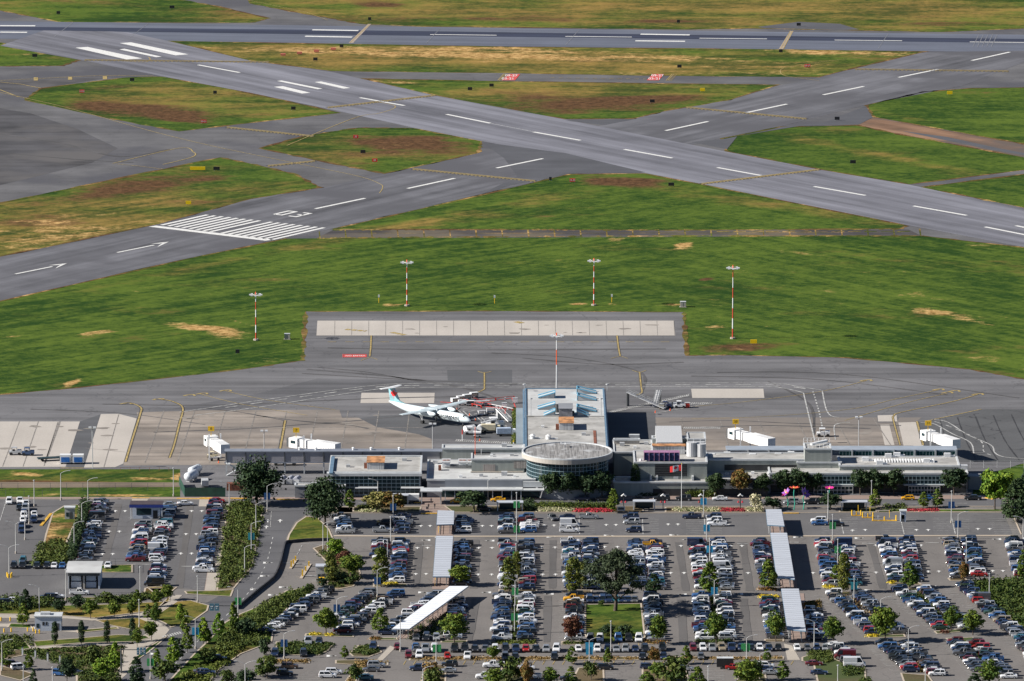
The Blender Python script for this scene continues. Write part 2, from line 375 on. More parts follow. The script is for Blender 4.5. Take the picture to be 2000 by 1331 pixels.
ISL = dict(
 I1=[(-450,-150),(150,-150),(200,-40),(350,0),(420,12),(525,36),(490,45),(115,43),(0,21),(-450,-30)],
 I2=[(450,-60),(490,7),(595,28),(650,37),(702,47),(825,52),(1350,58),(1475,56),(1678,60),(1839,63),(2000,56),(2450,60),(2450,-150),(430,-150)],
 I3=[(-450,35),(0,84),(52,93),(157,117),(122,129),(0,130),(-450,129)],
 I4=[(332,81),(490,119),(647,139),(965,143),(1350,149),(1598,151),(1685,129.5),(1806,101.5),(1510,97),(1000,92)],
 I5=[(49,196),(80,173),(245,152),(315,150.5),(455,175),(665,221),(490,240),(350,257),(210,231)],
 I6=[(507,290),(595,266),(700,250),(807,251),(940,276.5),(935,299),(751,339.5),(650,320)],
 I7=[(-450,460),(0,397),(210,353.5),(430,308),(507,324),(577,341),(626,367),(490,388.5),(308,438),(0,501.5),(-450,612)],
 I9=[(709,154),(965,159),(1350,164.5),(1520,166),(1422,196),(1300,217),(1238,232),(1105,233),(1000,217),(846,185.5)],
 I10=[(1692,206),(1804,180),(1895,173),(2000,171.5),(2450,165),(2450,350),(2000,282),(1825,250),(1706,229)],
 I11=[(1410,271),(1524,248.5),(1674,245),(1755,262.5),(2000,308),(2450,385),(2450,262),(2450,420),(2000,332.5),(1776,360.5),(1608,332.5),(1419,296)],
 I12=[(1800,366),(2000,341),(2450,290),(2450,500),(2000,406)],
 I13=[(650,448),(933,383),(1112,341),(1259,339.5),(1370,360.5),(1772,441),(1760,447),(1300,450)])
ISL['I11'] = [(1410,271),(1524,248.5),(1674,245),(1755,262.5),(2000,308),(2440,392),(2440,268),(2000,332.5),(1776,360.5),(1608,332.5),(1419,296)]
ISL['I11'][5:7] = [(2300,362),(2150,310)]
ISL['I12'] = [(1800,366),(2000,341),(2150,322),(2300,374),(2440,400),(2440,500),(2000,406)]
ISL['I10'][4:6] = [(2440,165),(2440,372)]
ISL['I3'][0] = (-440,35); ISL['I3'][-1] = (-440,129); ISL['I7'][0] = (-440,460); ISL['I7'][-1] = (-440,600)
for k in ('I1', 'I2'): ISL[k] = [(max(-440,min(2440,x)), max(-140,y)) for x, y in ISL[k]]
outA = [(-450,-149),(2450,-149),(2450,570),(2200,520),(2000,484),(1800,461),(620,466),(560,466.5),(357,508),(0,589),(-450,700)]
sheet('taxiways', [outA], .02, M_TAXI, holes=list(ISL.values()))
# runways lie just above the taxiway pavement and stop at the grass
sheet('runway_09_27', [[(-450,34),(115,43.5),(825,53.5),(1350,61),(1678,64.5),(2000,68.5),(2450,75),(2450,109),(2000,103),(1510,96.5),(1000,91.5),(332,80.5),(-450,71)]], .045, M_R27)
sheet('runway_03_21', [[(-450,604),(0,502.5),(308,439),(490,389.5),(626,367.8),(751,340),(937,299.5),(1105,260),(1238,232.5),(1300,218),(1422,197),(1524,167.5),(1604,151),(1806,102),(2060,99),(1880,168),(1692,205),(1524,247.5),(1410,270),(1112,340),(933,382),(650,447),(560,465.5),(357,507),(0,588),(-450,698)]], .05, M_R03)
sheet('runway_14_32', [[(100,55),(250,64),(332,81.5),(490,119.5),(647,141),(846,186.5),(1105,234),(1245,262.5),(1419,297),(1608,333.5),(1776,361.5),(2000,409),(2450,502),(2450,582),(2000,483),(1772,440),(1580,402),(1370,359.8),(1259,338.5),(937,275.5),(807,250),(658,217),(490,182),(315,149.5),(150,116.5),(0,90)]], .06, M_R32)
mb = MB()
for a, b, c_, d in [((-450,44),(2450,87.5),(2450,93),(-450,49))]:
    pts = [P(*a), P(*b), P(*c_), P(*d)]
def quads(name, qs, z, mat, px=True):
    mb = MB()
    for q in qs:
        W = [P(*p) for p in q]; flat = [(v.x, v.y) for v in W]
        tr = tessellate_polygon([[Vector((x, y, 0)) for x, y in flat]])
        mb.add([(x, y, z) for x, y in flat], [fix(t, flat) for t in tr])
    o = mb.build(name, mat); o['kind'] = 'structure'; return o
quads('tyre_rubber_band', [[(-450,48.5),(80,53.5),(700,60),(1350,69),(2450,82),(2450,90),(1350,77),(700,69),(80,60),(-450,53)]], .075, M_RUB)
quads('fresh_asphalt_patch', [[(940,278),(1105,300),(1260,337),(1112,340),(1000,362),(940,380),(1010,345),(985,310)],[(1105,236),(1238,234),(1180,245)],
      [(1415,272),(1500,255),(1525,249),(1610,240),(1690,208),(1704,230),(1680,243),(1560,247),(1440,267),(1420,292),(1350,278)]], .07, M_NEW)
quads('dirt_track', [[(1674,245),(1706,230),(1825,251),(2000,283),(2440,373),(2440,391),(2000,307),(1755,262)]], .03, M_DIRT)
quads('worn_asphalt_track', [[(1760,256),(1850,268),(1950,290),(2100,318),(2100,321),(1930,292),(1820,269)],[(1480,53),(1560,43),(1640,47),(1678,58),(1600,61),(1500,57)]], .035, M_NEW)
quads('dark_worn_apron', [[(-440,215),(0,212),(60,222),(150,252),(230,290),(180,318),(60,348),(0,362),(-440,420)],[(0,160),(120,154),(230,150),(80,172),(48,195),(0,182)]], .035, pave('dark_worn_asphalt', (.066,.065,.07), 0, .3, .5, tint=(.10,.095,.095)))
quads('tyre_swept_patch', [[(620,740),(760,742),(1000,745),(1000,758),(800,764),(640,775),(560,790),(430,800),(330,800),(500,770)]], .036, pave('mid_asphalt', (.098,.098,.104), 0, .3, .3))
quads('abandoned_taxiway', [[(620,464.5),(900,463.5),(1300,462.5),(1800,461),(1775,449),(1300,450),(650,450)]], .034, pave('weathered_dark_strip', (.060,.055,.055), 0, .5, .5, tint=(.12,.10,.07)))
mb = MB()
for x in range(0, 24):          # weedy joints of the abandoned taxiway
    xa = 625+x*51; strip(mb, [(xa,466-x*.25),(xa-2,449.5-x*.1)], 0.55, .035, jit=.3)
strip(mb, smoothline([(620,466),(900,463.5),(1300,461.5),(1800,461)], 60), 2.2, .036, jit=.99)
strip(mb, smoothline([(650,449.5),(1000,449),(1300,450),(1760,448)], 60), 2.2, .036, jit=.99)
strip(mb, smoothline([(700,456),(1000,456),(1760,455)], 30), .5, .037, jit=1)
for x in range(12): strip(mb, [(1400+x*32,453),(1425+x*32,452.6)], 1.3, .0372, jit=.9)
o = mb.build('weedy_joints', GRASS); grassattr(o, .42, .35, .6); o['kind'] = 'structure'
# straw verge along every pavement edge
mb = MB()
for k, pl in ISL.items():
    pp = [p for p in pl]; strip(mb, [q for a, b in zip(pp, pp[1:]+pp[:1]) for q in [(a[0]+(b[0]-a[0])*t/8, a[1]+(b[1]-a[1])*t/8) for t in range(8)]], 1.5, .05, closed=True, jit=.9)
FIELD_EDGE = [[(-450,852),(0,771),(130,760),(350,736),(500,718),(591,704.5),(594,660),(597,609),(950,608),(1336,610),(1338,650),(1342,695),(1420,694),(1650,699),(1895,722),(2000,741),(2450,830)],
 [(-450,694),(0,589),(357,508),(560,466.5)],[(1800,461),(2000,484),(2200,520),(2450,570)]]
def subdiv(e, n=8): return [(a[0]+(b[0]-a[0])*t/n, a[1]+(b[1]-a[1])*t/n) for a, b in zip(e, e[1:]) for t in range(n)]+[e[-1]]
for e in FIELD_EDGE: strip(mb, subdiv(e, 10), 1.2, .05, jit=.9)
o = mb.build('straw_verge', GRASS); grassattr(o, .32, .5, .6); o['kind'] = 'structure'

# ---- apron and landside base
AP = FIELD_EDGE[0]
sheet('apron', [AP+[(2450,905),(2000,905),(1900,935),(1900,975),(352,975),(352,917),(0,917),(-450,917)]], .03, M_APR)
sheet('parking_lots', [[(-450,973),(2450,973),(2450,1560),(-450,1560)]], .04, M_LOT)
quads('terminal_road', [[(470,976),(1965,975),(1975,990),(700,988),(640,1000),(600,1003),(575,1020),(558,1051),(547,1104),(526,1139),(463,1190),(432,1220),(380,1275),(320,1345),(215,1345),(330,1232),(400,1180),(452,1152),(490,1108),(505,1040),(520,998)]], .06, M_ROAD)
quads('pale_concrete_slab', [[(620,627),(1316,627),(1319,656),(618,656)],[(706,768),(849,768),(848,788),(704,788)],[(1350,760),(1491,760),(1493,778),(1352,778)],
 [(-450,822),(0,824),(156,824),(128,912.5),(0,913),(-450,913)],[(197,809.5),(231,809),(267,818),(241,906),(225,913),(164,914)],
 [(1714,812),(1751,811),(1752.5,824),(1715,824)],[(1719,830),(1737,830),(1747,870),(1728,870)],[(1754.5,826),(1791,825),(1804,872),(1765,872)]], .06, M_CON)
quads('stained_concrete_apron', [[(267,806),(400,802),(663,801),(668,817),(701,817),(736,835),(818,849),(843,858),(850,905),(241,910),(243,900),(270,818)],[(1280,816),(1713,816),(1714,826),(1750,826),(1757,816),(1800,816),(1791,824),(1806,880),(1290,880)]], .05, M_CON2)
quads('cracked_asphalt_corner', [[(1792,826),(1925,800),(2450,803),(2450,903),(1810,903)]], .055, M_OLD)
quads('dark_asphalt_patch', [[(701,817),(736,835),(818,849),(843,858),(1005,858),(1005,800),(870,806),(760,812)],[(1185,800),(1280,805),(1280,880),(1185,880)],[(873,723),(1000,723),(1000,748),(875,750)],[(156,824),(196,810),(165,914),(129,914)]], .045, pave('darker_asphalt', (.088,.09,.096), 0, .15, .2))
mb = MB()
for x in range(0, 21): strip(mb, [(654+x*33.1,627.5),(653.6+x*33.2,655.5)], .16, .08)
for a, b in [((113,825),(86,911)),((38,824),(5,912)),((75,824),(45,912))]: strip(mb, [a,b], .3, .08)
strip(mb, [(232,810),(203,913)], .3, .08); strip(mb, [(167,876),(246,884)], .3, .08)
strip(mb, [(117,824),(88,905)], .7, .08)
for k in range(9): strip(mb, [(320+k*60,803),(283+k*63,905)], .3, .08)
for y in (815,835,860,885): strip(mb, [(300,y),(700 if y<830 else 830,y+1)], .5, .08)
for y in (835,858): strip(mb, [(1290,y),(1715,y)], .5, .08)
for k in range(6): strip(mb, [(1330+k*75,817),(1345+k*80,878)], .3, .08)
mb.build('pavement_joints', M_JOINT)['kind'] = 'structure'
mb = MB()
for k in range(7): strip(mb, smoothline([(1835+k*35,818-k*2),(1848+k*38,860),(1865+k*42,900)], 6), .4, .08, jit=.5)
mb.build('tarred_joints', M_SEAL)['kind'] = 'structure'

mb = MB(); rs = random.Random(4)
for pts, wd in [([(600,722),(760,736),(900,757),(1000,790)],1.6),([(590,730),(800,742),(1010,752)],1.2),([(620,718),(720,728),(830,748)],1.0),([(1020,700),(1180,712),(1335,708)],1.4),([(640,680),(900,684),(1300,682)],1.0),([(500,812),(620,826),(700,822),(850,806)],.9),([(400,798),(470,806),(560,823)],.7),([(300,845),(480,838),(640,828),(720,838)],.9),([(960,690),(1120,700),(1250,728),(1252,770)],1.0),([(1300,840),(1480,832),(1700,838)],1.0),([(1290,826),(1420,822),(1560,828),(1760,832)],.8),([(1500,745),(1580,790),(1590,850)],.8),([(200,790),(420,792),(700,780),(900,775)],1.1),([(1350,735),(1600,742),(1850,772)],1.2),([(1400,728),(1650,732),(1990,778)],1.0),([(60,800),(240,808),(400,830)],.7),([(0,262),(120,280),(230,306),(330,292)],1.4),([(20,300),(150,312),(260,318)],1.2)]:
    strip(mb, smoothline(pts, 10), wd, .082, jit=.45)
mb.build('tyre_marks', pave('tyre_marks', (.082,.08,.082), 0, .3, .5))['kind'] = 'structure'
mb = MB()
for k in range(60):
    x, y = rs.choice([(rs.uniform(280,840),rs.uniform(806,868)),(rs.uniform(1290,1700),rs.uniform(820,868)),(rs.uniform(640,1310),rs.uniform(632,652)),(rs.uniform(0,230),rs.uniform(828,905))]); p = P(x, y); r = rs.uniform(.5, 1.7); a0 = rs.uniform(0, 6)
    mb.add([(p.x+r*rs.uniform(.6,1.3)*1.6*math.cos(a0+i*.7), p.y+r*rs.uniform(.6,1.3)*math.sin(a0+i*.7), .084) for i in range(9)], [tuple(range(9))])
mb.build('oil_stains', pave('oil_stain', (.215,.195,.175), 0, .2, .6))['kind'] = 'structure'
# ---- runway and apron markings
mb = MB()
def wq(mb, q, z=.1):
    W = [P(*p) for p in q]; mb.add([(v.x, v.y, z) for v in W], [fix((0,1,2), [(v.x,v.y) for v in W]), fix((0,2,3), [(v.x,v.y) for v in W])])
for a, b in [((0,51),(69,51.2)),((0,63.5),(53,64)),((610,59),(700,60.5)),((596,71.5),(688,73.3)),((1251,67.5),(1347,69)),((1241,80.5),(1338,81.5))]:
    mb2 = strip(mb, [a, b], 3.0, .1)
for k in range(-2, 7): strip(mb, [(840+k*264-2*(k>1),68.2+k*3.6),(970+k*264,69.6+k*3.6)], 1.4, .1) if k in (0,1,2,3,4) else None
mq = MB()
for k in range(5): strip(mq, [(1900+k*9,92),(1912+k*9,68)], .28, .1)
for a, b in [((105,73),(143,44)),((252,75),(290,46)),((832,86),(860,56)),((1105,88),(1130,60)),((1715,96),(1735,66))]: strip(mq, [a, b], .25, .1)
mq.build('faint_runway_lines', plain('very_faded_paint', (.20,.205,.225), .8, .2, .5))['kind'] = 'structure'
for q in [[(147,94),(171,92.5),(278,115),(247,117)],[(234,85),(256,83.5),(368,107),(343,109)],[(233,97.5),(243,96),(316,111.5),(305,112.5)],
          [(535,170.5),(552,169),(606,182),(590,183.5)],[(541,159),(550,158),(630,174),(620,175)],[(614,161),(627,160),(684,172.5),(671,174)]]: wq(mb, q)
for a, b in [((387,127.5),(468,142.5)),((703,191.5),(790,207)),((872,224),(958,241.5)),((1042,258.5),(1134,275)),((1219,292.5),(1313,309.5)),((1401,328),(1486,343.5)),((1590,365),(1690,382.5)),((1784,403),(1888,421.5)),((1924,444),(2010,461)),((1984,441.5),(2010,447))]:
    strip(mb, [a, b], 1.6, .1)
strip(mb, [(960,242),(1042,258)], .25, .1)
for a, b in [((616,408.5),(713,388)),((796,369),(888,349)),((970,329),(1060,310.5)),((1300,256),(1383,238)),((1457,221),(1537,204)),((1608,186),(1687,169.5)),((1755,152),(1832,136)),((1898,119),(1972,102.5))]:
    strip(mb, [a, b], 1.5, .1)
# threshold stripes of the short runway, its bar, arrows
L0, L1 = (312,440), (534,470); U0, U1 = (402,420), (638,446)
for k in range(16):
    kk = k+(.6 if k > 7 else 0); t = kk/16.2; s_ = .030
    wq(mb, [(L0[0]+(L1[0]-L0[0])*t, L0[1]+(L1[1]-L0[1])*t), (L0[0]+(L1[0]-L0[0])*(t+s_), L0[1]+(L1[1]-L0[1])*(t+s_)), (U0[0]+(U1[0]-U0[0])*(t+s_), U0[1]+(U1[1]-U0[1])*(t+s_)), (U0[0]+(U1[0]-U0[0])*t, U0[1]+(U1[1]-U0[1])*t)])
wq(mb, [(290,443.5),(305,441.5),(536,469),(518,471)])
for x, y in [(30,536),(229,494)]:
    strip(mb, [(x,y),(x+72,y-14.5)], 1.1, .1)
    wq(mb, [(x+65,y-17),(x+101,y-21),(x+84,y-17.5),(x+80,y-17.2)]); wq(mb, [(x+101,y-21),(x+78,y-10.5),(x+82,y-14),(x+88,y-18)])
mb.build('runway_markings', M_WHITE)['kind'] = 'structure'
def flat_text(name, txt, org, xd, size, z, mat, yscale=1.0, kind='structure', yd=None):
    """lettering lying on the ground: org point, xd reading direction (world 2-D)"""
    cu = bpy.data.curves.new(name, 'FONT'); cu.body = txt; cu.size = size; cu.align_x = 'CENTER'; cu.align_y = 'CENTER'; cu.offset = size*.012
    t = bpy.data.objects.new(name, cu); C.objects.link(t); bpy.context.view_layer.update()
    me = bpy.data.meshes.new_from_object(t.evaluated_get(bpy.context.evaluated_depsgraph_get())); bpy.data.objects.remove(t)
    a = Vector((xd[0], xd[1], 0)).normalized(); b = Vector((-a.y, a.x, 0)) if yd is None else Vector((yd[0], yd[1], 0)).normalized()
    for v in me.vertices:
        p = a*v.co.x+b*(v.co.y*yscale); v.co = Vector((org[0]+p.x, org[1]+p.y, z))
    me.materials.clear(); me.materials.append(mat); me.name = name
    o = bpy.data.objects.new(name, me); C.objects.link(o)
    if kind: o['kind'] = kind
    return o
d03 = (P(1790,140)-P(80,530)).normalized()
# painted 03, built stroke by stroke
mb = MB(); o0 = P(571,418.5); side = Vector((d03.y, -d03.x, 0))
def st(pts, off):
    pp = [o0+d03*v+side*(u+off) for u, v in pts]; strip(mb, [(p.x, p.y) for p in pp], 1.35, .1, px=False)
st([(-1.7,-4.6),(1.7,-4.6),(1.7,4.6),(-1.7,4.6),(-1.7,-4.6)], -3.4); st([(-1.7,4.6),(1.7,4.6),(1.7,-4.6),(-1.7,-4.6)], 3.4); st([(-1.0,0),(1.7,0)], 3.4)
mb.build('runway_number', M_WHITE)['kind'] = 'structure'
# yellow lines
mb = MB(); mk = MB()
def yl(pts, wd=.45, n=8, z=.1, seal=0):
    q = smoothline(pts, n) if n > 1 else pts
    strip(mb, q, wd, z)
    if seal: strip(mk, q, wd+seal, z-.02)
yl([(240,120),(282,122),(293,117),(290,112)], .5); yl([(722,198),(765,205),(770,212),(740,222),(690,232),(560,285)], .4)
yl([(0,181),(130,211),(300,258),(420,287),(580,320),(700,345),(742,360),(747,368),(741,378)], .35)
yl([(220,320),(350,290),(378,298),(380,305),(360,312),(318,322)], .5); yl([(228,321),(270,325),(318,331)], .4, 1)
yl([(0,158),(120,152),(200,148.5),(300,149)], .5); yl([(1530,134),(1524,139),(1535,149),(1600,158)], .35)
yl([(0,161),(40,165),(80,173)], .6,1); yl([(1530,133),(1600,122),(1700,110)],.3,1)
yl([(0,176),(36,190)], .6, 1); yl([(480,0),(600,25),(640,40)], .3, 1)
for x, y in [(70,155),(137,153.5),(205,152.5)]: strip(mb, [(x,y-3),(x,y+3)], 1.8, .1)
for a, b in [((165,118),(525,122)),((640,211),(850,187)),((443,249.5),(612,267)),((523,325),(615,315.5)),((806,331),(1045,354.5)),((1370,360),(1600,332)),((1340,210.5),(1575,233)),((1670,136),(1970,140))]:
    p, q = Vector(a), Vector(b); n = Vector((0, 1.2))
    for s_, da in ((-1.1, None), (-.0, None), (1.1, (.9,.9))): strip(mb, [tuple(p+n*s_), tuple(q+n*s_)], .75, .1, dash=da)
    strip(mk, [a, b], 3.2, .08)
strip(mb, [(1075,152.5),(1262,155)], .5, .1, dash=(1.8,1.8))
for x0, s_ in ((972,1),(1301,1)):
    for k in range(4): strip(mb, [(x0+k*3.2,158),(x0+12+k*3.2,145)], .35, .1, dash=None if k < 2 else (.9,.9))
yl([(1525,96),(1544,61)], .4, 1); yl([(1530,96),(1548,61)], .4, 1); yl([(684,84),(722,48)], .4, 1)
wqs = [[(681,84.5),(690,84.5),(725,47.5),(719,47.5)],[(1521,96.5),(1530,96.5),(1550,61.5),(1543,61.5)]]
quads('concrete_crossing_strip', wqs, .085, plain('tan_paint', (.33,.27,.22), .8, .15, .5))
# apron lead-in lines
yl([(725,656),(724,680),(722,697)], .5, 1, seal=.3); yl([(705,705),(722,699),(737,703)], .3, 4)
yl([(1205,656),(1208,680),(1211,696)], .5, 1, seal=.3); yl([(1193,701),(1211,697),(1226,701)], .3, 4)
yl([(933,726),(946,729),(960,726)], .35, 4); yl([(946,728),(946,755),(944,762),(925,770)], .5, 5, seal=.3)
yl([(1235,724),(1249,728),(1262,724)], .35, 4); yl([(1249,727),(1252,755),(1253,768),(1238,774)], .5, 5, seal=.3)
yl([(242,789),(256,788),(275,797),(273,812),(258,860),(245,903)], .6, 8, seal=.5)
yl([(300,780),(318,781),(340,786),(357,798),(350,830),(340,870),(331,895)], .55, 8, seal=.45)
yl([(390,770),(470,790),(600,812)], .35, 3); yl([(440,764),(520,782),(655,801)], .35, 3); yl([(557,822),(553,845),(547,878)], .6, 2, seal=.45)
yl([(1693,744),(1600,766),(1450,786),(1350,795)], .3, 5); yl([(1835,762),(1750,780),(1660,800),(1500,814),(1350,819)], .3, 6)
yl([(1850,769),(1760,790),(1650,822)], .3, 4); yl([(1910,771),(1860,785),(1760,806),(1746,813),(1745,822),(1758,870)], .45, 8, seal=.3)
yl([(1917,800),(1810,823)], .5, 1); yl([(1791,824),(1803,870)], .6, 1, seal=.3)
for x, y in [(248,789),(312,781),(372,773),(397,770),(443,764),(1694,744),(1835,762),(1852,768),(1866,765),(1912,771)]:
    yl([(x-14,y+1),(x-4,y-1),(x+6,y-1.5),(x+8,y+1)], .8, 2)
strip(mb, [(640,668.5),(1310,668.5)], .5, .1, dash=(3,3)); strip(mb, [(675,644),(715,647.5)], 2.2, .1, dash=(1.8,.6)); strip(mb, [(765,650),(790,655)], 2.2, .1, dash=(2,.5)); strip(mb, [(1007,629),(1020,632)], 2.4, .1)
strip(mb, [(118,915),(164,915)], .7, .1)
mb.build('yellow_taxi_lines', M_YEL)['kind'] = 'structure'; mk.build('black_line_borders', M_SEAL)['kind'] = 'structure'
mb = MB()
def wl(pts, wd=.5, dash=None, n=1): strip(mb, smoothline(pts, n) if n > 1 else pts, wd, .1, dash)
wl([(350,806),(500,784),(700,757),(800,750),(1000,749.5),(1300,749),(1500,749),(1560,756),(1604,763)], .5, None, 6)
wl([(380,812),(500,797),(700,766),(790,758),(1000,757),(1300,756),(1490,756),(1530,759),(1570,768)], .5, None, 6)
wl([(440,797),(700,761),(800,754),(1000,753.3),(1300,752.5),(1500,752.5),(1590,763)], .7, (5,5), 6)
wl([(1569,767),(1591,860)], .45); wl([(1606,764),(1613,798),(1623,813),(1640,816)], .45, None, 3); wl([(1588,765),(1600,805),(1607,840)], .5, (2.6,2.2))
wl([(1632,860),(1629,835),(1638,828),(1660,826)], .4, None, 4)
wl([(1820,820),(1850,825),(1890,850),(1935,870),(1943,885),(1960,893),(2000,897)], .45, None, 6); wl([(1798,826),(1825,829),(1860,848),(1895,865),(1902,886)], .45, None, 6); wl([(1825,824),(1860,836),(1915,862),(1921,882),(1935,890)], .4, (4,3), 5)
for (a, b) in [((1190,806),(1347,772)),((1346,789),(1392,788.5)),((1335,836.5),(1408,836.5)),((890,861),(1000,866)),((960,808),(1010,818))]:
    n = int((Vector(b)-Vector(a)).length/4)
    for k in range(n): 
        t = k/n; x = a[0]+(b[0]-a[0])*t; y = a[1]+(b[1]-a[1])*t; strip(mb, [(x,y+1.5),(x+2.5,y-1.5)], .35, .1)
    wl([(a[0],a[1]-1.8),(b[0],b[1]-1.8)], .3); wl([(a[0],a[1]+1.8),(b[0],b[1]+1.8)], .3)
for k in range(11): wl([(868+k*12,790+k*4.4),(880+k*12,801+k*4.4)], .4)
for k in range(9): wl([(905+k*10,800+k*5),(920+k*10,797+k*5)], .4)
wl([(1280,808),(1375,791)], .4)
mb.build('apron_road_lines', M_WFAD)['kind'] = 'structure'
mb = MB(); strip(mb, [(860,786),(905,789),(1000,801)], .8, .1); strip(mb, [(935,788),(1000,778),(1008,800)], .4, .1); strip(mb, [(905,775),(960,784)], .4, .1)
strip(mb, [(670,699),(670,692.5),(716,692.5)], .3, .1); strip(mb, [(672,696),(716,696)], 5, .095)
for (x0, x1) in ((983,1015),(1266,1296)):
    wq(mb, [(x0-3,157.5),(x1-9,157.5),(x1+1,145.5),(x0+9,145.5)], .1)
mb.build('red_ground_markings', M_REDP)['kind'] = 'structure'
for x in (994, 1280):
    q = P(x,151.5); flat_text('painted_runway_designation', '09-27', (q.x+1, q.y+4.5), (1,0), 2.3, .13, M_WHITE, 3.6); flat_text('painted_runway_designation', '03-21', (q.x-.4, q.y-4.5), (1,0), 2.3, .13, M_WHITE, 3.6)
q = P(694,696); flat_text('painted_no_entry', 'NO ENTRY', (q.x, q.y), (1,0), 1.35, .13, M_WHITE, 2.2)
# ================================================================ TERMINAL
M_WALL = plain('grey_green_panel', (.27,.29,.27), .6, .06, .2, bands=(4, 4, .15)); M_WALL2 = plain('grey_panel', (.23,.24,.26), .6, .05, .2)
M_BEIGE = plain('beige_panel', (.40,.37,.33), .65, .05, .2); M_ROOF = plain('roof_membrane', (.36,.355,.34), .85, .14, .12, grime=(.24,.235,.22))
M_ROOFL = plain('pale_roof_membrane', (.44,.45,.45), .8, .08, .1, grime=(.36,.36,.36)); M_TRIM = plain('pale_metal_trim', (.50,.52,.53), .45, .06, .5)
M_BLUE = plain('blue_metal_trim', (.13,.21,.29), .4, .08, .5); M_DARK = plain('dark_recess', (.025,.027,.03), .6, .2, .5); M_GL = glass('window_glass', (.022,.05,.06)); M_GLG = glass('green_glass', (.04,.14,.12), .2)  # M_DARK has shade put into its colour; the ribbon window uses it too
M_MUL = plain('mullion_metal', (.28,.38,.42), .4, .05, 1); M_MULW = plain('white_mullion', (.6,.6,.58), .4, .05, 1); M_STEEL = plain('galvanised_steel', (.42,.43,.44), .45, .08, 1)
M_RUST = plain('rust_streaked_sheet', (.46,.22,.09), .8, .3, .5); M_RUSTD = plain('rusty_iron', (.20,.07,.04), .85, .2, .6); M_WHT = plain('white_painted_metal', (.72,.73,.73), .4, .05, .3)
M_DGREY = plain('dark_grey_metal', (.07,.075,.08), .5, .1, .6); M_RIB = plain('ribbed_metal', (.48,.49,.50), .5, .18, 1.0, bands=(5, 5, .1)); M_PURP = plain('violet_sheet', (.36,.18,.30), .5, .12, 1); M_NAVY = plain('navy_coil', (.03,.045,.12), .4, .3, 2, bands=(6,6,.2))
M_POLE = plain('pole_grey', (.47,.47,.46), .5, .05, .5); M_BLACK = plain('black_paint', (.02,.02,.022), .5, .1, .5); M_YELP = plain('yellow_painted_steel', (.75,.46,.02), .45, .05, 1); M_REDS = plain('red_painted_steel', (.6,.045,.03), .45, .08, .6)
M_ORNG = plain('orange_plastic', (.8,.12,.03), .5, .05, 1); M_GRN = plain('green_panel', (.012,.06,.042), .55, .15, .5); M_RUBB = plain('tyre_rubber', (.018,.018,.019), .85, .1, 1)

T0 = P(1000, 950)
term = thing('terminal_building', 'long low grey airport terminal with glass rotunda, flat roofs and pier reaching onto the apron', 'airport terminal', (T0.x, T0.y, 0))
def ext(xl, xr, yb, yf, z):
    a, b, c_ = P(xl, yf, z), P(xr, yf, z), P((xl+xr)/2, yb, z); return a.x, b.x, a.y, c_.y
def block(xl, xr, yb, yf, zt, zb=0, wall=None, roof=None, name='block', parapet=.5, trim=None):
    """flat-roofed volume: pixel extents of its roof, heights in metres"""
    x0, x1, y0, y1 = ext(xl, xr, yb, yf, zt); mb = MB(); mb.box(x0, x1, y0, y1, zb, zt-.25)
    b = mb.build(name, wall or M_WALL, term, True)
    r_ = MB(); r_.box(x0-.05, x1+.05, y0-.05, y1+.05, zt-.247, zt-.1); r_.build('roof', roof or M_ROOF, term, True)
    p = MB(); t = .35
    p.box(x0-.15, x1+.15, y0-.2, y0+t, zt-.35, zt+parapet*.3); p.box(x0-.15, x1+.15, y1-t, y1+.2, zt-.35, zt+parapet*.3)
    p.box(x0-.2, x0+t, y0-.1, y1+.1, zt-.35, zt+parapet*.3+.02); p.box(x1-t, x1+.2, y0-.1, y1+.1, zt-.35, zt+parapet*.3+.02)
    p.build('parapet', trim or M_TRIM, term, True); return x0, x1, y0, y1
def grid(name, x0, x1, z0, z1, y, nx, nz, gl=None, mu=None, w=.12, parent=None):
    g = MB(); g.box(x0, x1, y-.12, y-.02, z0, z1); go = g.build(name, gl or M_GL, parent or term, True)
    m = MB()
    for i in range(nx+1):
        x = x0+(x1-x0)*i/nx; m.box(x-w/2, x+w/2, y-.26, y-.125, z0, z1)
    for j in range(nz+1):
        z = z0+(z1-z0)*j/nz; m.box(x0-w/2, x1+w/2, y-.3, y-.264, z-w*.7, z+w*.7)
    mo = m.build('mullion_grid', mu or M_MUL); mo.parent = go; return go
def box_part(name, xl, xr, yb, yf, zt, zb, mat, parent=None, world=True):
    x0, x1, y0, y1 = ext(xl, xr, yb, yf, zt); mb = MB(); mb.box(x0, x1, y0, y1, zb, zt); return mb.build(name, mat, parent or term, world)

# --- left glass hall
x0, x1, y0, y1 = block(643, 822, 892, 924, 7.4, wall=M_WALL2, name='ticket_hall', parapet=1.2)
grid('glass_facade', x0+.6, x1-.5, .6, 6.6, y0, 19, 5); box_part('fascia', 638, 824, 921.5, 925, 7.5, 6.6, M_TRIM)
mb = MB(); mb.box(x0+8, x0+15, y0-2.5, y0-.3, 2.9, 3.2); mb.box(x0+22, x0+29, y0-2.5, y0-.3, 2.9, 3.2); mb.build('door_canopy', M_TRIM, term, True)
box_part('sloping_end_wall', 643, 650, 892, 924, 7.9, 7.5, M_BLUE)
def vent(xl, xr, yb, yf, z, h, top=M_RUST, side=M_RIB, name='roof_plant_house'):
    x0, x1, y0, y1 = ext(xl, xr, yb, yf, z+h); m = MB(); m.box(x0, x1, y0, y1, z, z+h-.15)
    o = m.build(name, side, term, True); t = MB(); t.box(x0-.2, x1+.2, y0-.2, y1+.2, z+h-.147, z+h)
    q = t.build('lid', top); q.parent = o; return o
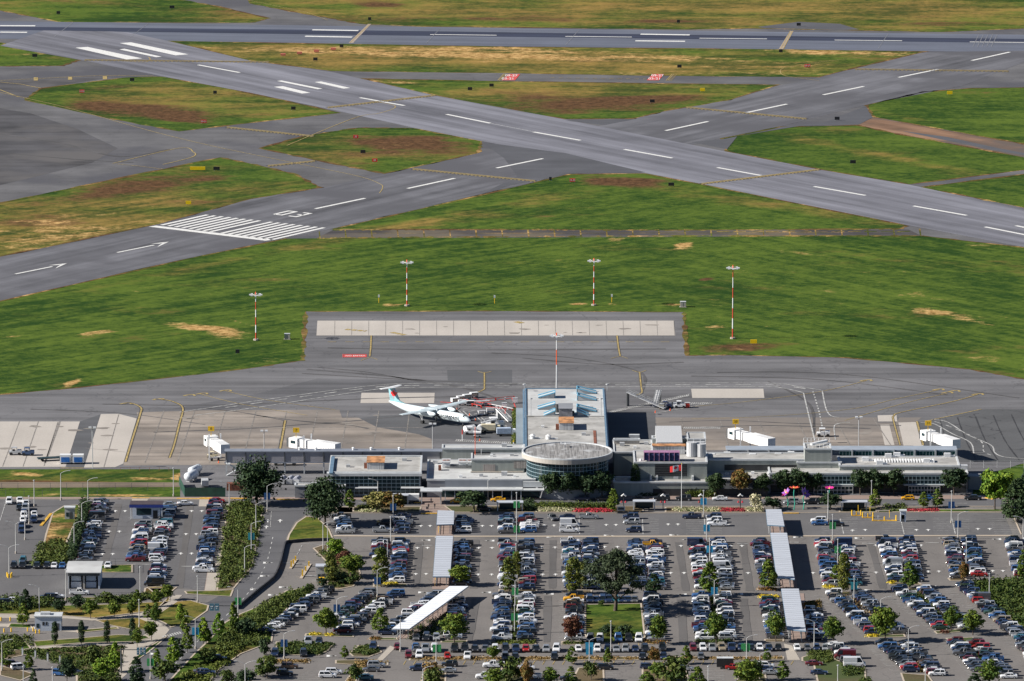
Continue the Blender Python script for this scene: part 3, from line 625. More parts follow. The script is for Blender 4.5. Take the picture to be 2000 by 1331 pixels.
vent(717, 750, 891, 903, 7.3, 2.3); box_part('rusty_duct', 711, 717, 904, 905, 9, 7.3, M_RUSTD)
# --- low link left, service yard wall
block(576, 674, 944, 949, 3.9, wall=M_WALL2, name='service_block')
# --- elevated gate corridor on the left
xa, xb, ya, yb_ = ext(440, 866, 877, 881.5, 7.3)
m = MB(); m.box(xa, xb, ya, yb_, 3.8, 7.0); m.build('gate_corridor', plain('corridor_panel', (.27,.265,.285), .6, .05, .3), term, True)
m = MB(); m.box(xa-.3, xb, ya-.3, yb_+.3, 7.004, 7.3); m.box(xa-.3, xb, ya-.25, ya-.05, 3.5, 3.85); m.build('corridor_roof', plain('slate_metal', (.20,.22,.26), .5, .06, .3), term, True)
m = MB()
for k in range(12):
    x = P(451+k*37.4, 881).x; m.box(x-.18, x+.18, ya-.22, ya-.003, 3.85, 7.0)
build_each(m, 'corridor_rib', M_DGREY, term, True)
m = MB()
for k in range(12):
    x = P(451+k*37.4, 881).x
    m.box(x-.18, x+.18, ya, ya+.35, 0, 3.8); m.box(x-.18, x+.18, yb_-.35, yb_, 0, 3.8)
build_each(m, 'corridor_leg', M_TRIM, term, True)
m = MB(); x = P(452, 901).x
for j in range(2):
    m.bar((xa+.5, ya-1.2-j*1.5, 3.8 if j == 0 else .1), (xa+6.5, ya-1.2-j*1.5, .1 if j == 0 else 3.6), 1.2, .25)
m.box(xa+.2, xa+1.6, ya-3, ya, 3.5, 3.7); m.box(xa+5.8, xa+7, ya-3.2, ya-.3, 1.9, 2.05)
for q in ((xa+.2, ya-3), (xa+6.8, ya-3), (xa+.2, ya-.6), (xa+6.8, ya-.6)): m.box(q[0], q[0]+.15, q[1], q[1]+.15, 0, 4.6)
m.build('escape_stair', M_TRIM, term, True)
for k, x in enumerate((585, 617, 690, 725, 780)):
    q = P(x, 879, 7.3); m = MB(); m.cyl(q.x, q.y, 7.3, 7.9, .35, 8); m.cyl(q.x, q.y, 7.9, 8.2, .6, 8, r2=.1); m.build('roof_vent', M_WHT, term, True)
# --- centre-left block
block(834, 1045, 898, 937, 5.6, name='front_range', wall=M_WALL2, roof=M_ROOFL)
x0, x1, y0, y1 = ext(869, 1021, 930, 937, 5.6)
m = MB(); m.box(x0, x1, y0-.6, y0-.24, 3.4, 5.5); m.build('entrance_fascia', plain('blue_grey_panel', (.20,.215,.24), .55, .05, .3), term, True)
m = MB(); m.box(x0-1.5, x1, y0-4.5, y0-.6, 3.0, 3.38); m.build('entrance_canopy', M_TRIM, term, True)
m = MB(); m.box(x0-1, x1+4, y0-.3, y0-.21, .2, 2.9); m.build('dark_entrance_glazing', M_GL, term, True)
m = MB()
for k in range(9): m.box(x0+k*2.9, x0+k*2.9+.25, y0-4.2, y0-3.9, 0, 3.0)
build_each(m, 'canopy_post', M_TRIM, term, True)
x0b, x1b, y0b, _ = ext(1021, 1062, 932, 938, 5.6)
m = MB(); m.box(x0b+.1, x1b, y0b-1.2, y0b-.3, 3.6, 5.3); m.box(x0b+.1, x1b+.1, y0b-4, y0b-1.3, 3.0, 3.3); m.build('side_entrance_canopy', M_TRIM, term, True)
m = MB(); m.box(x0b+.1, x1b, y0b-.4, y0b-.2, .3, 2.9); m.build('side_entrance_glazing', M_GL, term, True)
block(864, 1024, 869, 876, 9.2, name='baggage_block', roof=M_ROOFL)
x0, x1, y0, y1 = block(921, 1024, 886, 897, 9.7, 5.2, name='upper_office_block', roof=M_ROOFL)
m = MB(); m.box(x0+3.6, x0+7.3, y0-.1, y0-.02, 5.8, 8); m.box(x0+13, x0+17, y0-.1, y0-.02, 6.8, 9.1); build_each(m, 'louvre_window', plain('beige_louvre', (.3,.27,.25), .6, .2, 1, bands=(6,1,.1)), term, True)
m = MB(); m.box(x0-.3, x1-.3, y0-.6, y0-.06, 5.62, 5.85); m.build('pale_ledge', M_WALK, term, True)
for xx in (864, 896, 913):
    xl, xr = xx, xx+15; o = vent(xl, xr, 896, 903, 5.6, 1.7, M_RIB, M_WHT, 'cooling_unit')
    a = ext(xl, xr, 896, 903, 7.3); m = MB()
    for f in (.27, .73): m.cyl(a[0]+(a[1]-a[0])*f, (a[2]+a[3])/2, 7.302, 7.42, .6, 12)
    m.build('fan', M_RUSTD).parent = o
m = MB(); a = P(870, 912, 5.6); b = P(921, 914, 5.6); m.bar((a.x, a.y, 6.1), (b.x, b.y, 6.1), .8, .4); m.bar((a.x, a.y-2, 5.9), (b.x, b.y-2, 5.9), .4, .3); m.build('roof_pipe_run', M_DGREY, term, True)
m = MB(); a = P(856, 918, 5.6); m.box(a.x, a.x+.9, a.y-1, a.y+.7, 5.6, 7); m.build('rusty_hatch', M_RUSTD, term, True)
for (x, yb, yt) in ((928, 889, 835), (940, 889, 877)):
    q = P(x, yb, 9.7); m = MB(); hgt = (yb-yt)/6.1; m.tube((q.x, q.y, 9.7), (q.x, q.y, 9.7+hgt), .09); m.build('roof_mast', M_ORNG if hgt > 5 else M_TRIM, term, True)
m = MB(); q = P(933, 888, 9.7); m.box(q.x-1.5, q.x+4, q.y-.5, q.y+.5, 10.0, 10.5); m.build('aerial_rack', M_BLACK, term, True)
for x, y, z, w_ in ((850,905,5.6,1.5),(940,930,5.6,1.2),(985,928,5.6,1.8),(1005,931,5.6,.8),(900,932,5.6,1),(985,872,9.2,1.6),(1000,890,9.7,1.2),(960,891,9.7,.9),(680,912,7.4,1.2),(790,900,7.4,1.4),(1215,870,7.2,1.5),(1240,875,7.2,1),(1262,868,7.2,1.3),(1230,936,4.4,1.2),(1320,935,4.4,1.5),(1420,928,4.7,1.2),(1470,925,4.7,1),(1060,835,8.2,1),(1140,850,8.2,1.3),(1060,775,8.2,.8),(1150,795,8.2,.8)):
    q = P(x, y, z); m = MB(); m.box(q.x-w_/2, q.x+w_/2, q.y-w_/2, q.y+w_/2, z-.1, z+w_*.6); m.build('rooftop_unit', M_STEEL if w_ > 1.1 else M_WHT, term, True)
# --- pier
PZ = 8.2
x0, x1, y0, y1 = block(1027, 1188, 759.5, 900, PZ, wall=M_WALL2, roof=M_ROOFL, name='pier', trim=M_BLUE)
pier = (x0, x1, y0, y1)
ym = P(1100, 814, PZ).y
m = MB(); m.box(x0+.4, x1-.4, ym-.3, ym+.3, PZ-.1, PZ+.25); m.box(x0+.4, x1-.4, y0+.4, ym-.3, PZ-.1, PZ-.05); m.build('roof_joint', M_ROOF, term, True)
m = MB(); m.box(x0-.8, x0-.31, y0+3, y1, PZ-.9, PZ-.2); m.box(x1+.31, x1+.6, y0+3, y1, PZ-.9, PZ-.2); m.build('edge_gutter', M_BLUE, term, True)
m = MB()
for k in range(16):
    y = y1-3-k*5.5
    if y > y0+5: m.box(x0-.06, x0-.003, y-1.5, y+1.5, 4.6, 6.8)
build_each(m, 'pier_window', M_GL, term, True)
a = ext(1008, 1022, 797, 867, 3.4); m = MB(); m.box(a[0], a[1], a[2], a[3], 0, 3.4); m.build('side_annexe', plain('blue_grey_roofing', (.22,.27,.31), .7, .08, .1), term, True)
def monitor(xl, xr, yb, yt, high_right):
    """sawtooth roof light: rises towards the middle of the roof"""
    q0, q1 = P(xl, yb, PZ), P(xr, yb, PZ); d = 4.0; h = 1.7; y0_ = q0.y; lo, hi = (q0.x, q1.x) if high_right else (q1.x, q0.x)
    m = MB(); m.add([(lo,y0_,PZ),(hi,y0_,PZ),(hi,y0_+d,PZ),(lo,y0_+d,PZ),(lo,y0_,PZ+.1),(hi,y0_,PZ+h),(hi,y0_+d,PZ+h),(lo,y0_+d,PZ+.1)],
        [f if high_right else f[::-1] for f in [(0,1,5,4),(4,5,6,7),(1,2,6,5),(2,3,7,6),(3,0,4,7)]])
    o = m.build('roof_light', M_ROOFL, term, True); t = MB()
    for yy in (y0_+.1, y0_+d-.1): t.bar((lo, yy, PZ+.25), (hi, yy, PZ+h+.12), .7, .3)
    t.box(hi-.15, hi+.15, y0_, y0_+d, PZ+.05, PZ+h+.2); t.build('blue_edge', plain('sky_blue_trim', (.17,.42,.58), .4, .05, .5) if 'sky_blue_trim' not in bpy.data.materials else bpy.data.materials['sky_blue_trim']).parent = o
for (xl, xr, yb, hr) in ((1051,1084,778,1),(1050,1084,800,1),(1062,1084,813.5,1),(1127,1165,769.5,0),(1128,1165,783,0),(1127,1165,805,0),(1127,1150,813.5,0)): monitor(xl, xr, yb, 0, bool(hr))
vent(1092, 1118, 788, 798, PZ, 3.0, M_WALL2, plain('dim_plant_wall', (.2,.2,.22), .6, .2, .6), 'plant_room')
m = MB(); q = P(1088, 805, PZ); m.cyl(q.x, q.y, PZ, PZ+2.5, .7, 8); m.build('exhaust_stack', M_DGREY, term, True); m = MB(); m.box(q.x+2, q.x+5.5, q.y-2.8, q.y-2, PZ, PZ+.8); m.build('duct_box', M_DGREY, term, True)
vent(1092.5, 1120, 814.5, 826, PZ, 2.4, M_RUST, M_RIB); box_part('rusty_duct', 1085.5, 1092, 828, 829, PZ+1.8, PZ, M_RUSTD); box_part('rust_stain_strip', 1160, 1165.5, 841, 868, PZ+.05, PZ-.09, M_RUSTD)
for x, y in ((1040,857),(1071,858)):
    q = P(x, y, PZ); m = MB(); m.cyl(q.x, q.y, PZ, PZ+1, .8, 8); m.cyl(q.x, q.y, PZ+1, PZ+1.5, 1.0, 8, r2=.2); m.box(q.x+.8, q.x+3, q.y-.2, q.y+.2, PZ, PZ+.4); m.build('roof_fan', M_WHT, term, True)
for x, y, yt in ((1037,812,780),(1174,812,780),(1024,764,752),(1186,764,752)):
    q = P(x, y, PZ); m = MB(); h = (y-yt)/6.0; m.tube((q.x, q.y, PZ), (q.x, q.y, PZ+h), .1); m.cyl(q.x, q.y, PZ+h, PZ+h+.35, .5, 8); m.build('roof_lamp', M_STEEL, term, True)
# --- rotunda
RZ = 12.6; cq = P(1108, 882.5, RZ); rad = 89/sc(965); cx, cy = cq.x, cq.y
m = MB(); m.cyl(cx, cy, 5.0, RZ-1.25, rad-1.6, 64); ro = m.build('rotunda_glass', M_GL, term, True)
m = MB()
for k in range(64):
    a = 2*math.pi*k/64; r_ = rad-1.52; m.bar((cx+r_*math.cos(a), cy+r_*math.sin(a), 5.0), (cx+r_*math.cos(a), cy+r_*math.sin(a), RZ-1.2), .11, .11)
for z in (5.2, 6.4, 7.6, 8.8, 10.0, 11.1):
    for k in range(64):
        a, b = 2*math.pi*k/64, 2*math.pi*(k+1)/64; r_ = rad-1.48; m.bar((cx+r_*math.cos(a), cy+r_*math.sin(a), z), (cx+r_*math.cos(b), cy+r_*math.sin(b), z), .1, .11)
m.build('mullion_grid', M_MUL).parent = ro
m = MB(); m.cyl(cx, cy, 0, 5.0, rad-1.0, 64); m.build('rotunda_base', M_WALL2, term, True)
m = MB(); m.cyl(cx, cy, RZ-1.3, RZ, rad, 72); m.build('rotunda_fascia', M_BEIGE, term, True)
m = MB(); m.cyl(cx, cy, RZ+.003, RZ+.06, rad-.5, 72); m.build('rotunda_roof', plain('weathered_round_roof', (.24,.235,.23), .8, .25, .9, bands=(3,.12,1), grime=(.40,.41,.42)), term, True)
m = MB()
for k in range(72):
    a, b = 2*math.pi*k/72, 2*math.pi*(k+1)/72; m.bar((cx+(rad-.25)*math.cos(a), cy+(rad-.25)*math.sin(a), RZ+.2), (cx+(rad-.25)*math.cos(b), cy+(rad-.25)*math.sin(b), RZ+.2), .5, .35)
m.build('rotunda_rim', M_TRIM, term, True)
q = P(1104, 874, RZ); m = MB(); m.box(q.x-1.6, q.x+1.6, q.y-.25, q.y+.25, RZ+1.0, RZ+1.3); m.box(q.x-.2, q.x+.2, q.y-1.2, q.y+1.2, RZ+1.05, RZ+1.2); m.add([(q.x-1.5,q.y,RZ+1.2),(q.x-.9,q.y,RZ+1.2),(q.x-1.6,q.y,RZ+2.1)],[(0,1,2)]); m.tube((q.x,q.y,RZ),(q.x,q.y,RZ+1.1),.08); m.build('aeroplane_weathervane', M_WHT, term, True)
# --- right of the rotunda
block(1199, 1275, 860, 883.5, 7.2, name='shaded_office_block'); block(1199, 1249, 857, 859, 8.6, 4, name='back_office', wall=M_BEIGE)
box_part('yard_wall', 1229, 1249, 848, 850, 4.6, 0, M_TRIM)
block(1274, 1345, 852, 856, 8.8, name='rear_hall'); 
a = ext(1282, 1333, 832, 854, 10.6); m = MB(); m.add([(a[0],a[2],8.9),(a[1],a[2],8.9),(a[1],a[3],10.6),(a[0],a[3],10.6),(a[0],a[3],5),(a[1],a[3],5),(a[0],a[2],5),(a[1],a[2],5)],[(0,1,2,3),(6,7,1,0),(7,5,2,1),(5,4,3,2),(4,6,0,3)]); m.build('sloped_metal_roof', M_RIB, term, True)
block(1343, 1378, 845, 858.5, 9.0, name='rear_corner_block')
block(1239, 1381, 881, 903.5, 9.6, name='arrivals_block', wall=M_WALL)
x0, x1, y0, y1 = ext(1239, 1381, 881, 903.5, 9.6)
m = MB(); xl = P(1279, 903, 9.6).x; xr = P(1342, 903, 9.6).x; m.box(xl, xr, y0-.08, y0-.003, 5.3, 9.0); m.build('dark_recess', M_DARK, term, True)  # flat near-black panel, the shade of the recess painted on the wall
m = MB()
for k in range(5): m.box(xl, xr, y0-.16, y0-.083, 5.6+k*.75, 5.66+k*.75)
m.build('recess_louvres', M_DGREY, term, True)
vent(1275, 1338, 867, 871, 9.6, 2.6, M_RUST, M_RIB, 'ribbed_chiller')
x0v, x1v, y0v, y1v = ext(1258, 1327, 881, 886, 12.2)
m = MB(); m.frus((x0v, x1v, y0v, y1v), (x0v, x1v, y0v+1, y1v), 10.0, 12.2); o = m.build('violet_condenser', M_NAVY, term, True); m = MB(); m.box(x0v-.1, x1v+.1, y0v+.8, y1v+.1, 12.204, 12.35)
for k in range(8): x = x0v+(x1v-x0v)*k/7; m.box(x-.08, x+.08, y0v-.1, y0v+1, 9.8, 12.2)
m.build('violet_frame', M_PURP).parent = o
q = P(1358, 893, 9.6); m = MB(); m.cyl(q.x-1, q.y+1.5, 9.6, 14, 1.7, 14); m.cyl(q.x+1.8, q.y+1, 9.6, 13.6, 1.5, 14); m.box(q.x-2.2, q.x+3, q.y+2.4, q.y+4, 9.6, 13.8); m.build('roof_tanks', M_RIB, term, True)
m = MB()
for dx in (-2.4, -.5, 1.6, 3.2): m.tube((q.x+dx, q.y+1.5, 13.6), (q.x+dx, q.y+1.5, 15.2), .07)
m.bar((q.x-2.4, q.y+1.5, 15.1), (q.x+3.2, q.y+1.5, 15.1), .1, .1); m.build('tank_railing', M_WHT, term, True)
for x in (1251, 1266):
    q = P(x, 900, 9.6); m = MB(); m.cyl(q.x, q.y, 9.6, 10.2, .5, 10, r2=.2); m.build('roof_vent', M_WHT, term, True)
block(1199, 1385, 932, 942, 4.4, name='arrivals_canopy_block', wall=M_WALL)
x0, x1, y0, y1 = ext(1199, 1500, 932, 942, 4.4); m = MB(); m.box(x0+12, x1, y0-.1, y0-.004, .2, 2.3); m.build('arrivals_shade_panel', M_DARK, term, True)  # shade beneath the canopy, painted as a near-black strip on the front
for x in (1271, 1283, 1353): 
    q = P(x, 938, 4.4); m = MB(); m.box(q.x-.3, q.x+.3, q.y-.6, q.y+2.6, 2.0, 5.6); build_each(m, 'fin_wall', M_TRIM, term, True)
block(1381, 1600, 885, 898, 8.6, name='long_departures_block', wall=M_WALL)
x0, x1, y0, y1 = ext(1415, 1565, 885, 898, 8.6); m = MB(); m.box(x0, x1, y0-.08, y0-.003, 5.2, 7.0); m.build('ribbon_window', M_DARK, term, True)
block(1381, 1503, 920.3, 936, 4.7, name='front_canopy_block', wall=M_WALL2)
m = MB(); a = ext(1381, 1565, 898, 921, 4.7); m.box(a[0], a[1], a[2], a[3], 3.5, 4.66); m.build('lower_roof', M_ROOFL, term, True)
# glazed corridor behind, tower box
a = ext(1420, 1868, 871.5, 879, 8.4); m = MB(); m.box(a[0], a[1], a[2]+.3, a[3], 4.0, 8.1); m.build('glazed_corridor', M_WALL2, term, True)
m = MB(); m.box(a[0]-.3, a[1]+.3, a[2], a[3]+.3, 8.104, 8.4); m.build('corridor_roof', plain('blue_grey_metal', (.30,.34,.39), .45, .05, .3), term, True)
xg = P(1640, 879, 8.4).x; grid('green_glass_band', xg, a[1]-.4, 5.4, 8.0, a[2]+.28, 36, 1, M_GLG, M_MUL, .1)
m = MB()
for k in range(12): x = a[0]+(a[1]-a[0])*k/11; m.box(x-.25, x+.25, a[2]-.4, a[2]-.05, 4.2, 8.6)
build_each(m, 'corridor_rib', M_TRIM, term, True)
block(1572, 1623, 866, 877, 12.2, 3, name='stair_tower', wall=M_WALL)
a = ext(1572, 1623, 864, 876, 12.2); m = MB()
for k in range(8):
    x = a[0]+(a[1]-a[0])*k/7; m.tube((x, a[2]+.4, 12.2), (x, a[2]+.4, 13.6), .07); m.tube((x, a[3]-.4, 12.2), (x, a[3]-.4, 13.6), .07)
for yy in (a[2]+.4, a[3]-.4):
    for z in (12.9, 13.6): m.bar((a[0], yy, z), (a[1], yy, z), .1, .1)
m.bar((a[0]+2, a[2]+2, 13.1), (a[1]-1, a[3]-2, 13.1), .9, .6); m.build('tower_railing', M_WHT, term, True)
block(1557, 1643, 901.5, 903, 8.0, name='mid_block', wall=M_WALL)
block(1640, 1874, 892, 910, 7.6, 2, name='departures_hall_roof', wall=M_WALL)
x0, x1, y0, y1 = block(1503, 1890, 912, 925, 6.2, name='departures_hall', wall=M_WALL2, roof=M_ROOF)
xl = P(1585, 925, 6.2).x; xr = P(1843, 925, 6.2).x; grid('glass_facade', xl, xr, 2.9, 5.4, y0, 34, 2, M_GL, M_MUL, .12)
m = MB(); m.box(x0+.4, x1-.4, y0-.12, y0-.01, .2, 2.5); m.build('ground_glazing_painted_shade', M_DARK, term, True)  # ground-floor glazing with its shade put into the near-black colour
for (xa_, xb_) in ((1580,1675),(1765,1845)):
    q, r_ = P(xa_, 948, 2.6), P(xb_, 948, 2.6); m = MB(); m.box(q.x, r_.x, q.y-.5, y0-.15, 2.55, 2.85); m.build('porch_roof', M_TRIM, term, True)
    grid('porch_doors', q.x+1.5, r_.x-1.5, .1, 2.45, y0-1.2, 10, 2, M_GL, M_MULW, .12)
q = P(1765, 902, 7.6); m = MB()
for k in range(22): m.frus((q.x-9+k*.85, q.x-8.4+k*.85, q.y-1.5, q.y+2.2), (q.x-8.8+k*.85, q.x-8.5+k*.85, q.y-1, q.y+1.8), 7.6, 8.2)
m.build('roof_light_row', M_WHT, term, True)
for x, y in ((1718,907),(1735,893),(1752,891),(1850,892),(1390,893),(1470,893),(1420,890),(1520,892),(1545,889),(1690,900),(1810,903)):
    q = P(x, y, 7.6); m = MB(); m.box(q.x-1, q.x+1, q.y-.6, q.y+.6, 7.5, 8.7); m.box(q.x+1, q.x+2.4, q.y-.3, q.y+.3, 7.5, 8.1); m.build('rooftop_unit', M_WHT, term, True)
x0, x1, y0, y1 = ext(1890, 1918, 925, 931, 4.2); m = MB(); m.box(x0+.2, x1, y0, y1, 0, 4.2); m.build('end_annexe', M_WALL2, term, True)
q = P(1880, 917, 6.2); m = MB(); m.box(q.x-1.5, q.x+1.5, q.y-1.5, q.y+1, 6.2, 7.6); m.build('rooftop_unit', M_STEEL, term, True)

# ================================================================ JET BRIDGES
M_BRW = plain('white_bridge_panel', (.78,.78,.77), .45, .03, .4)
def jet_bridge(root, cab, label, num, zf=4.4):
    """root and cab are pixel positions of the tunnel floor level"""
    a, b = P(root[0], root[1], zf), P(cab[0], cab[1], zf); d = (b-a); L = d.length; d.normalize(); n = Vector((-d.y, d.x, 0))
    t = thing('jet_bridge', label, 'jet bridge', (b.x, b.y, 0), 0, 'jet bridges reaching out from the gates')
    m = MB(); m.bar(a+Vector((0,0,1.4)), a+d*(L*.55)+Vector((0,0,1.4)), 3.0, 2.9); m.bar(a+d*(L*.5)+Vector((0,0,1.35)), b-d*1.5+Vector((0,0,1.35)), 2.6, 2.5); m.build('tunnel', M_BRW, t, True)
    m = MB()
    for k in range(9):
        f = .04+.47*k/8 if k < 6 else .56+.12*(k-6); w_ = 3.06 if k < 6 else 2.66; m.bar(a+d*(L*f-.05)+Vector((0,0,1.4)), a+d*(L*f+.05)+Vector((0,0,1.4)), w_, 2.96 if k < 6 else 2.56)
    build_each(m, 'tunnel_rib', M_TRIM, t, True)
    c = b-d*.3; m = MB(); ca = [c+n*1.9-d*1.6, c+n*1.9+d*1.7, c-n*1.9+d*1.7, c-n*1.9-d*1.6]
    m.prism([(p.x, p.y) for p in ca], zf-.2, zf+2.9); m.build('cab', M_BRW, t, True)
    m = MB(); m.bar(b+d*1.45+Vector((0,0,1.3)), b+d*2.4+Vector((0,0,1.3)), 3.4, 2.7); m.build('canopy_bellows', M_DGREY, t, True)
    m = MB(); e = c+n*1.93; m.bar(e-d*.9+Vector((0,0,1.7)), e+d*.9+Vector((0,0,1.7)), .08, .9); e = c-n*1.93; m.bar(e-d*.9+Vector((0,0,1.7)), e+d*.9+Vector((0,0,1.7)), .08, .9); m.build('cab_window', M_GL, t, True)
    g = a+d*(L*.72); m = MB()
    for s in (1, -1):
        p = g+n*1.9*s; m.box(p.x-.22, p.x+.22, p.y-.22, p.y+.22, .5, zf+4.2)
    m.bar(g+n*2+Vector((0,0,-zf+1.0)), g-n*2+Vector((0,0,-zf+1.0)), .5, .5); m.build('lift_column', M_BRW, t, True)
    for s in (1, -1):
        p = g+n*1.1*s; m = MB(); m.tube((p.x-.25*n.x, p.y-.25*n.y, .55), (p.x+.25*n.x, p.y+.25*n.y, .55), .55, 12); m.build('wheel', M_RUBB, t, True)
    m = MB(); m.box(b.x-.9, b.x+1.1, b.y-.2, b.y+.2, zf+4.4, zf+5.9); m.box(b.x-.05, b.x+.15, b.y-.05, b.y+.05, zf+2.9, zf+4.4); sg = m.build('gate_sign', M_YELP, t, True)
    tx = flat_text('gate_number', num, (0, 0), (1, 0), 1.1, 0, M_BLACK, kind=None); tx.rotation_euler = (math.pi/2, 0, 0); tx.location = (b.x+.1-t.location.x, b.y-.23-t.location.y, zf+5.15); tx.parent = t; tx.location -= sg.location*0; tx.name = 'gate_number'
    return t
jet_bridge((440,886), (412,869), 'white jet bridge folded at the far left end of the elevated corridor', '8')
jet_bridge((660,884), (578,872), 'white jet bridge lying along the elevated corridor behind the left glass hall', '7')
jet_bridge((1507,874), (1436,855), 'white jet bridge angled out between the rear hall and the stair tower', '10')
jet_bridge((1868,876), (1812,858), 'white jet bridge at the right end by the cracked asphalt', '11')
# ================================================================ AIRCRAFT
def leaf_pts(s=1.0):
    h = [(0,1),(.18,.68),(.34,.77),(.25,.34),(.47,.56),(.52,.44),(.80,.50),(.70,.22),(.82,.14),(.40,-.20),(.45,-.38),(.06,-.31),(.05,-.8)]
    return [(x*s, y*s) for x, y in h]+[(-x*s, y*s) for x, y in h[::-1][:-1]]
M_FUS = plain('pale_ice_blue_paint', (.66,.75,.78), .28, .03, .3, coat=.3); M_TEAL = plain('teal_fin_paint', (.25,.47,.52), .35, .22, .22); M_LEAF = plain('red_leaf_paint', (.68,.015,.02), .4, .04, .6)
M_WING = plain('wing_grey', (.50,.58,.61), .4, .06, .4); M_PROP = plain('propeller_black', (.03,.032,.035), .4, .1, 1)
pa, pb = P(916, 822, 2.3), P(758, 791, 3.0)
hd = math.atan2(pa.y-pb.y, pa.x-pb.x); nose = pa
pl = thing('passenger_aircraft', 'white and pale blue twin propeller airliner with a red maple leaf on its tail', 'aircraft', (pa.x-15.6*math.cos(hd), pa.y-15.6*math.sin(hd), 0), hd); pl.scale = (1.1,)*3
def ring(x, z, rx, rz, n=20): return [(x, rx*math.cos(2*math.pi*k/n), z+rz*math.sin(2*math.pi*k/n)) for k in range(n)]
m = MB(); st_ = [(14.8,2.05,.05,.05),(14.6,2.08,.35,.32),(14.0,2.15,.72,.68),(13.0,2.3,1.05,1.02),(11.6,2.45,1.28,1.28),(10,2.5,1.35,1.36),(0,2.5,1.35,1.36),(-6,2.5,1.35,1.36),(-9,2.65,1.28,1.25),(-12,3.0,1.0,.95),(-15,3.45,.6,.6),(-17,3.8,.28,.3),(-17.6,3.9,.06,.06)]
m.loft([ring(*s) for s in st_]); m.build('fuselage', M_FUS, pl, smooth=True)
m = MB()
for k in range(2):
    s = 1-2*k; m.add([(13.15,.06*s,3.32),(13.2,.75*s,2.95),(12.45,.98*s,3.25),(12.35,.1*s,3.62)], [(0,1,2,3) if s > 0 else (3,2,1,0)])
m.build('cockpit_window', M_BLACK, pl)
for s in (1, -1):
    m = MB()
    for k in range(22): x = 10.2-k*.83; m.box(x-.16, x+.16, 1.34*s-.02, 1.34*s+.02, 2.72, 3.1)
    m.build('cabin_windows', M_BLACK, pl)
    m = MB(); 
    for x in (10.9, -7.2): m.box(x-.4, x+.4, (1.3 if x > 0 else 1.345)*s-.015, (1.3 if x > 0 else 1.345)*s+.015, 1.7, 3.3)
    m.build('door', M_WING, pl)
def wingbox(m, root, tip, ym, yt):
    """root/tip = (x_lead, x_trail, z); thin section"""
    for s in (1, -1):
        A = [(root[0],ym*s,root[2]),(root[0]-.8,ym*s,root[2]+.22),(root[1],ym*s,root[2]),(root[0]-.8,ym*s,root[2]-.15)]
        B = [(tip[0],yt*s,tip[2]),(tip[0]-.4,yt*s,tip[2]+.12),(tip[1],yt*s,tip[2]),(tip[0]-.4,yt*s,tip[2]-.08)]
        m.loft([A, B] if s < 0 else [B, A])
m = MB(); m.box(-1.6, 2.0, -4.6, 4.6, 3.72, 4.02); wingbox(m, (2.0,-1.6,3.88), (1.1,-.7,4.15), 4.55, 14.2); m.box(-2, 2.5, -1.0, 1.0, 3.4, 4.1); m.build('wing', M_WING, pl)
for s in (1, -1):
    y = 4.35*s; m = MB(); m.loft([ring(5.2,3.35,.28,.3,12), ring(4.6,3.35,.5,.55,12), ring(3,3.3,.6,.72,12), ring(0,3.25,.62,.8,12), ring(-3,3.35,.5,.65,12), ring(-5.6,3.6,.12,.15,12)])
    m.v = [(a, b+y, c) for a, b, c in m.v]; na = m.build('engine_nacelle', M_FUS, pl, smooth=True)
    m = MB(); m.loft([[(5.2+.0,y+.28*math.cos(t),3.35+.28*math.sin(t)) for t in [2*math.pi*k/10 for k in range(10)]], [(5.9,y+.03*math.cos(t),3.35+.03*math.sin(t)) for t in [2*math.pi*k/10 for k in range(10)]]])
    for k in range(6):
        a = 2*math.pi*k/6+.3; u = Vector((0, math.cos(a), math.sin(a))); v = Vector((.25, -math.sin(a)*.5, math.cos(a)*.5)).normalized(); o = Vector((5.45, y, 3.35))
        q = [o+u*.2-v*.12, o+u*.2+v*.12, o+u*1.3+v*.24, o+u*2.05+v*.15, o+u*2.05-v*.1, o+u*1.3-v*.2]; m.add(q+[p+Vector((.05,0,0)) for p in q], [(0,1,2,3,4,5),(11,10,9,8,7,6)]+[(i,(i+1)%6,6+(i+1)%6,6+i) for i in range(6)])
    m.build('propeller', M_PROP, pl).parent = pl
    m = MB(); m.tube((-.4, y, 2.8), (-.2, y, .5), .13, 8); m.tube((-1.6, y, 2.8), (-.2, y, .9), .08, 6)
    g = m.build('landing_gear', M_STEEL, pl)
    for w_ in (-.3, .3):
        mm = MB(); mm.tube((-.2, y+w_-.14, .48), (-.2, y+w_+.14, .48), .48, 14); mm.build('wheel', M_RUBB).parent = g
m = MB(); m.tube((11.6, 0, 1.3), (11.9, 0, .4), .09, 8); g = m.build('nose_gear', M_STEEL, pl)
for w_ in (-.22, .22): mm = MB(); mm.tube((11.9, w_-.1, .32), (11.9, w_+.1, .32), .32, 12); mm.build('wheel', M_RUBB).parent = g
m = MB(); fin = [(-10.6,3.8),(-13.2,4.6),(-15.3,8.1),(-17.6,8.1),(-16.9,3.9),(-14,3.4)]
m.add([(x,-.16,z) for x,z in fin]+[(x,.16,z) for x,z in fin], [(0,1,2,3,4,5),(11,10,9,8,7,6)]+[(i,6+i,6+(i+1)%6,(i+1)%6) for i in range(6)]); fo = m.build('tail_fin', M_TEAL, pl)
for s in (1, -1):
    lp = leaf_pts(1.55); m = MB(); T3 = tessellate_polygon([[Vector((x, y, 0)) for x, y in lp]])
    m.add([(-15.4-x*s*-1, .175*s, 6.2+y) for x, y in lp], [t if s < 0 else t[::-1] for t in T3]); m.build('maple_leaf_emblem', M_LEAF).parent = fo
m = MB(); wingbox(m, (-15.2,-17.6,8.15), (-16.2,-17.6,8.2), 0, 4.3); m.build('tailplane', M_WHT, pl)
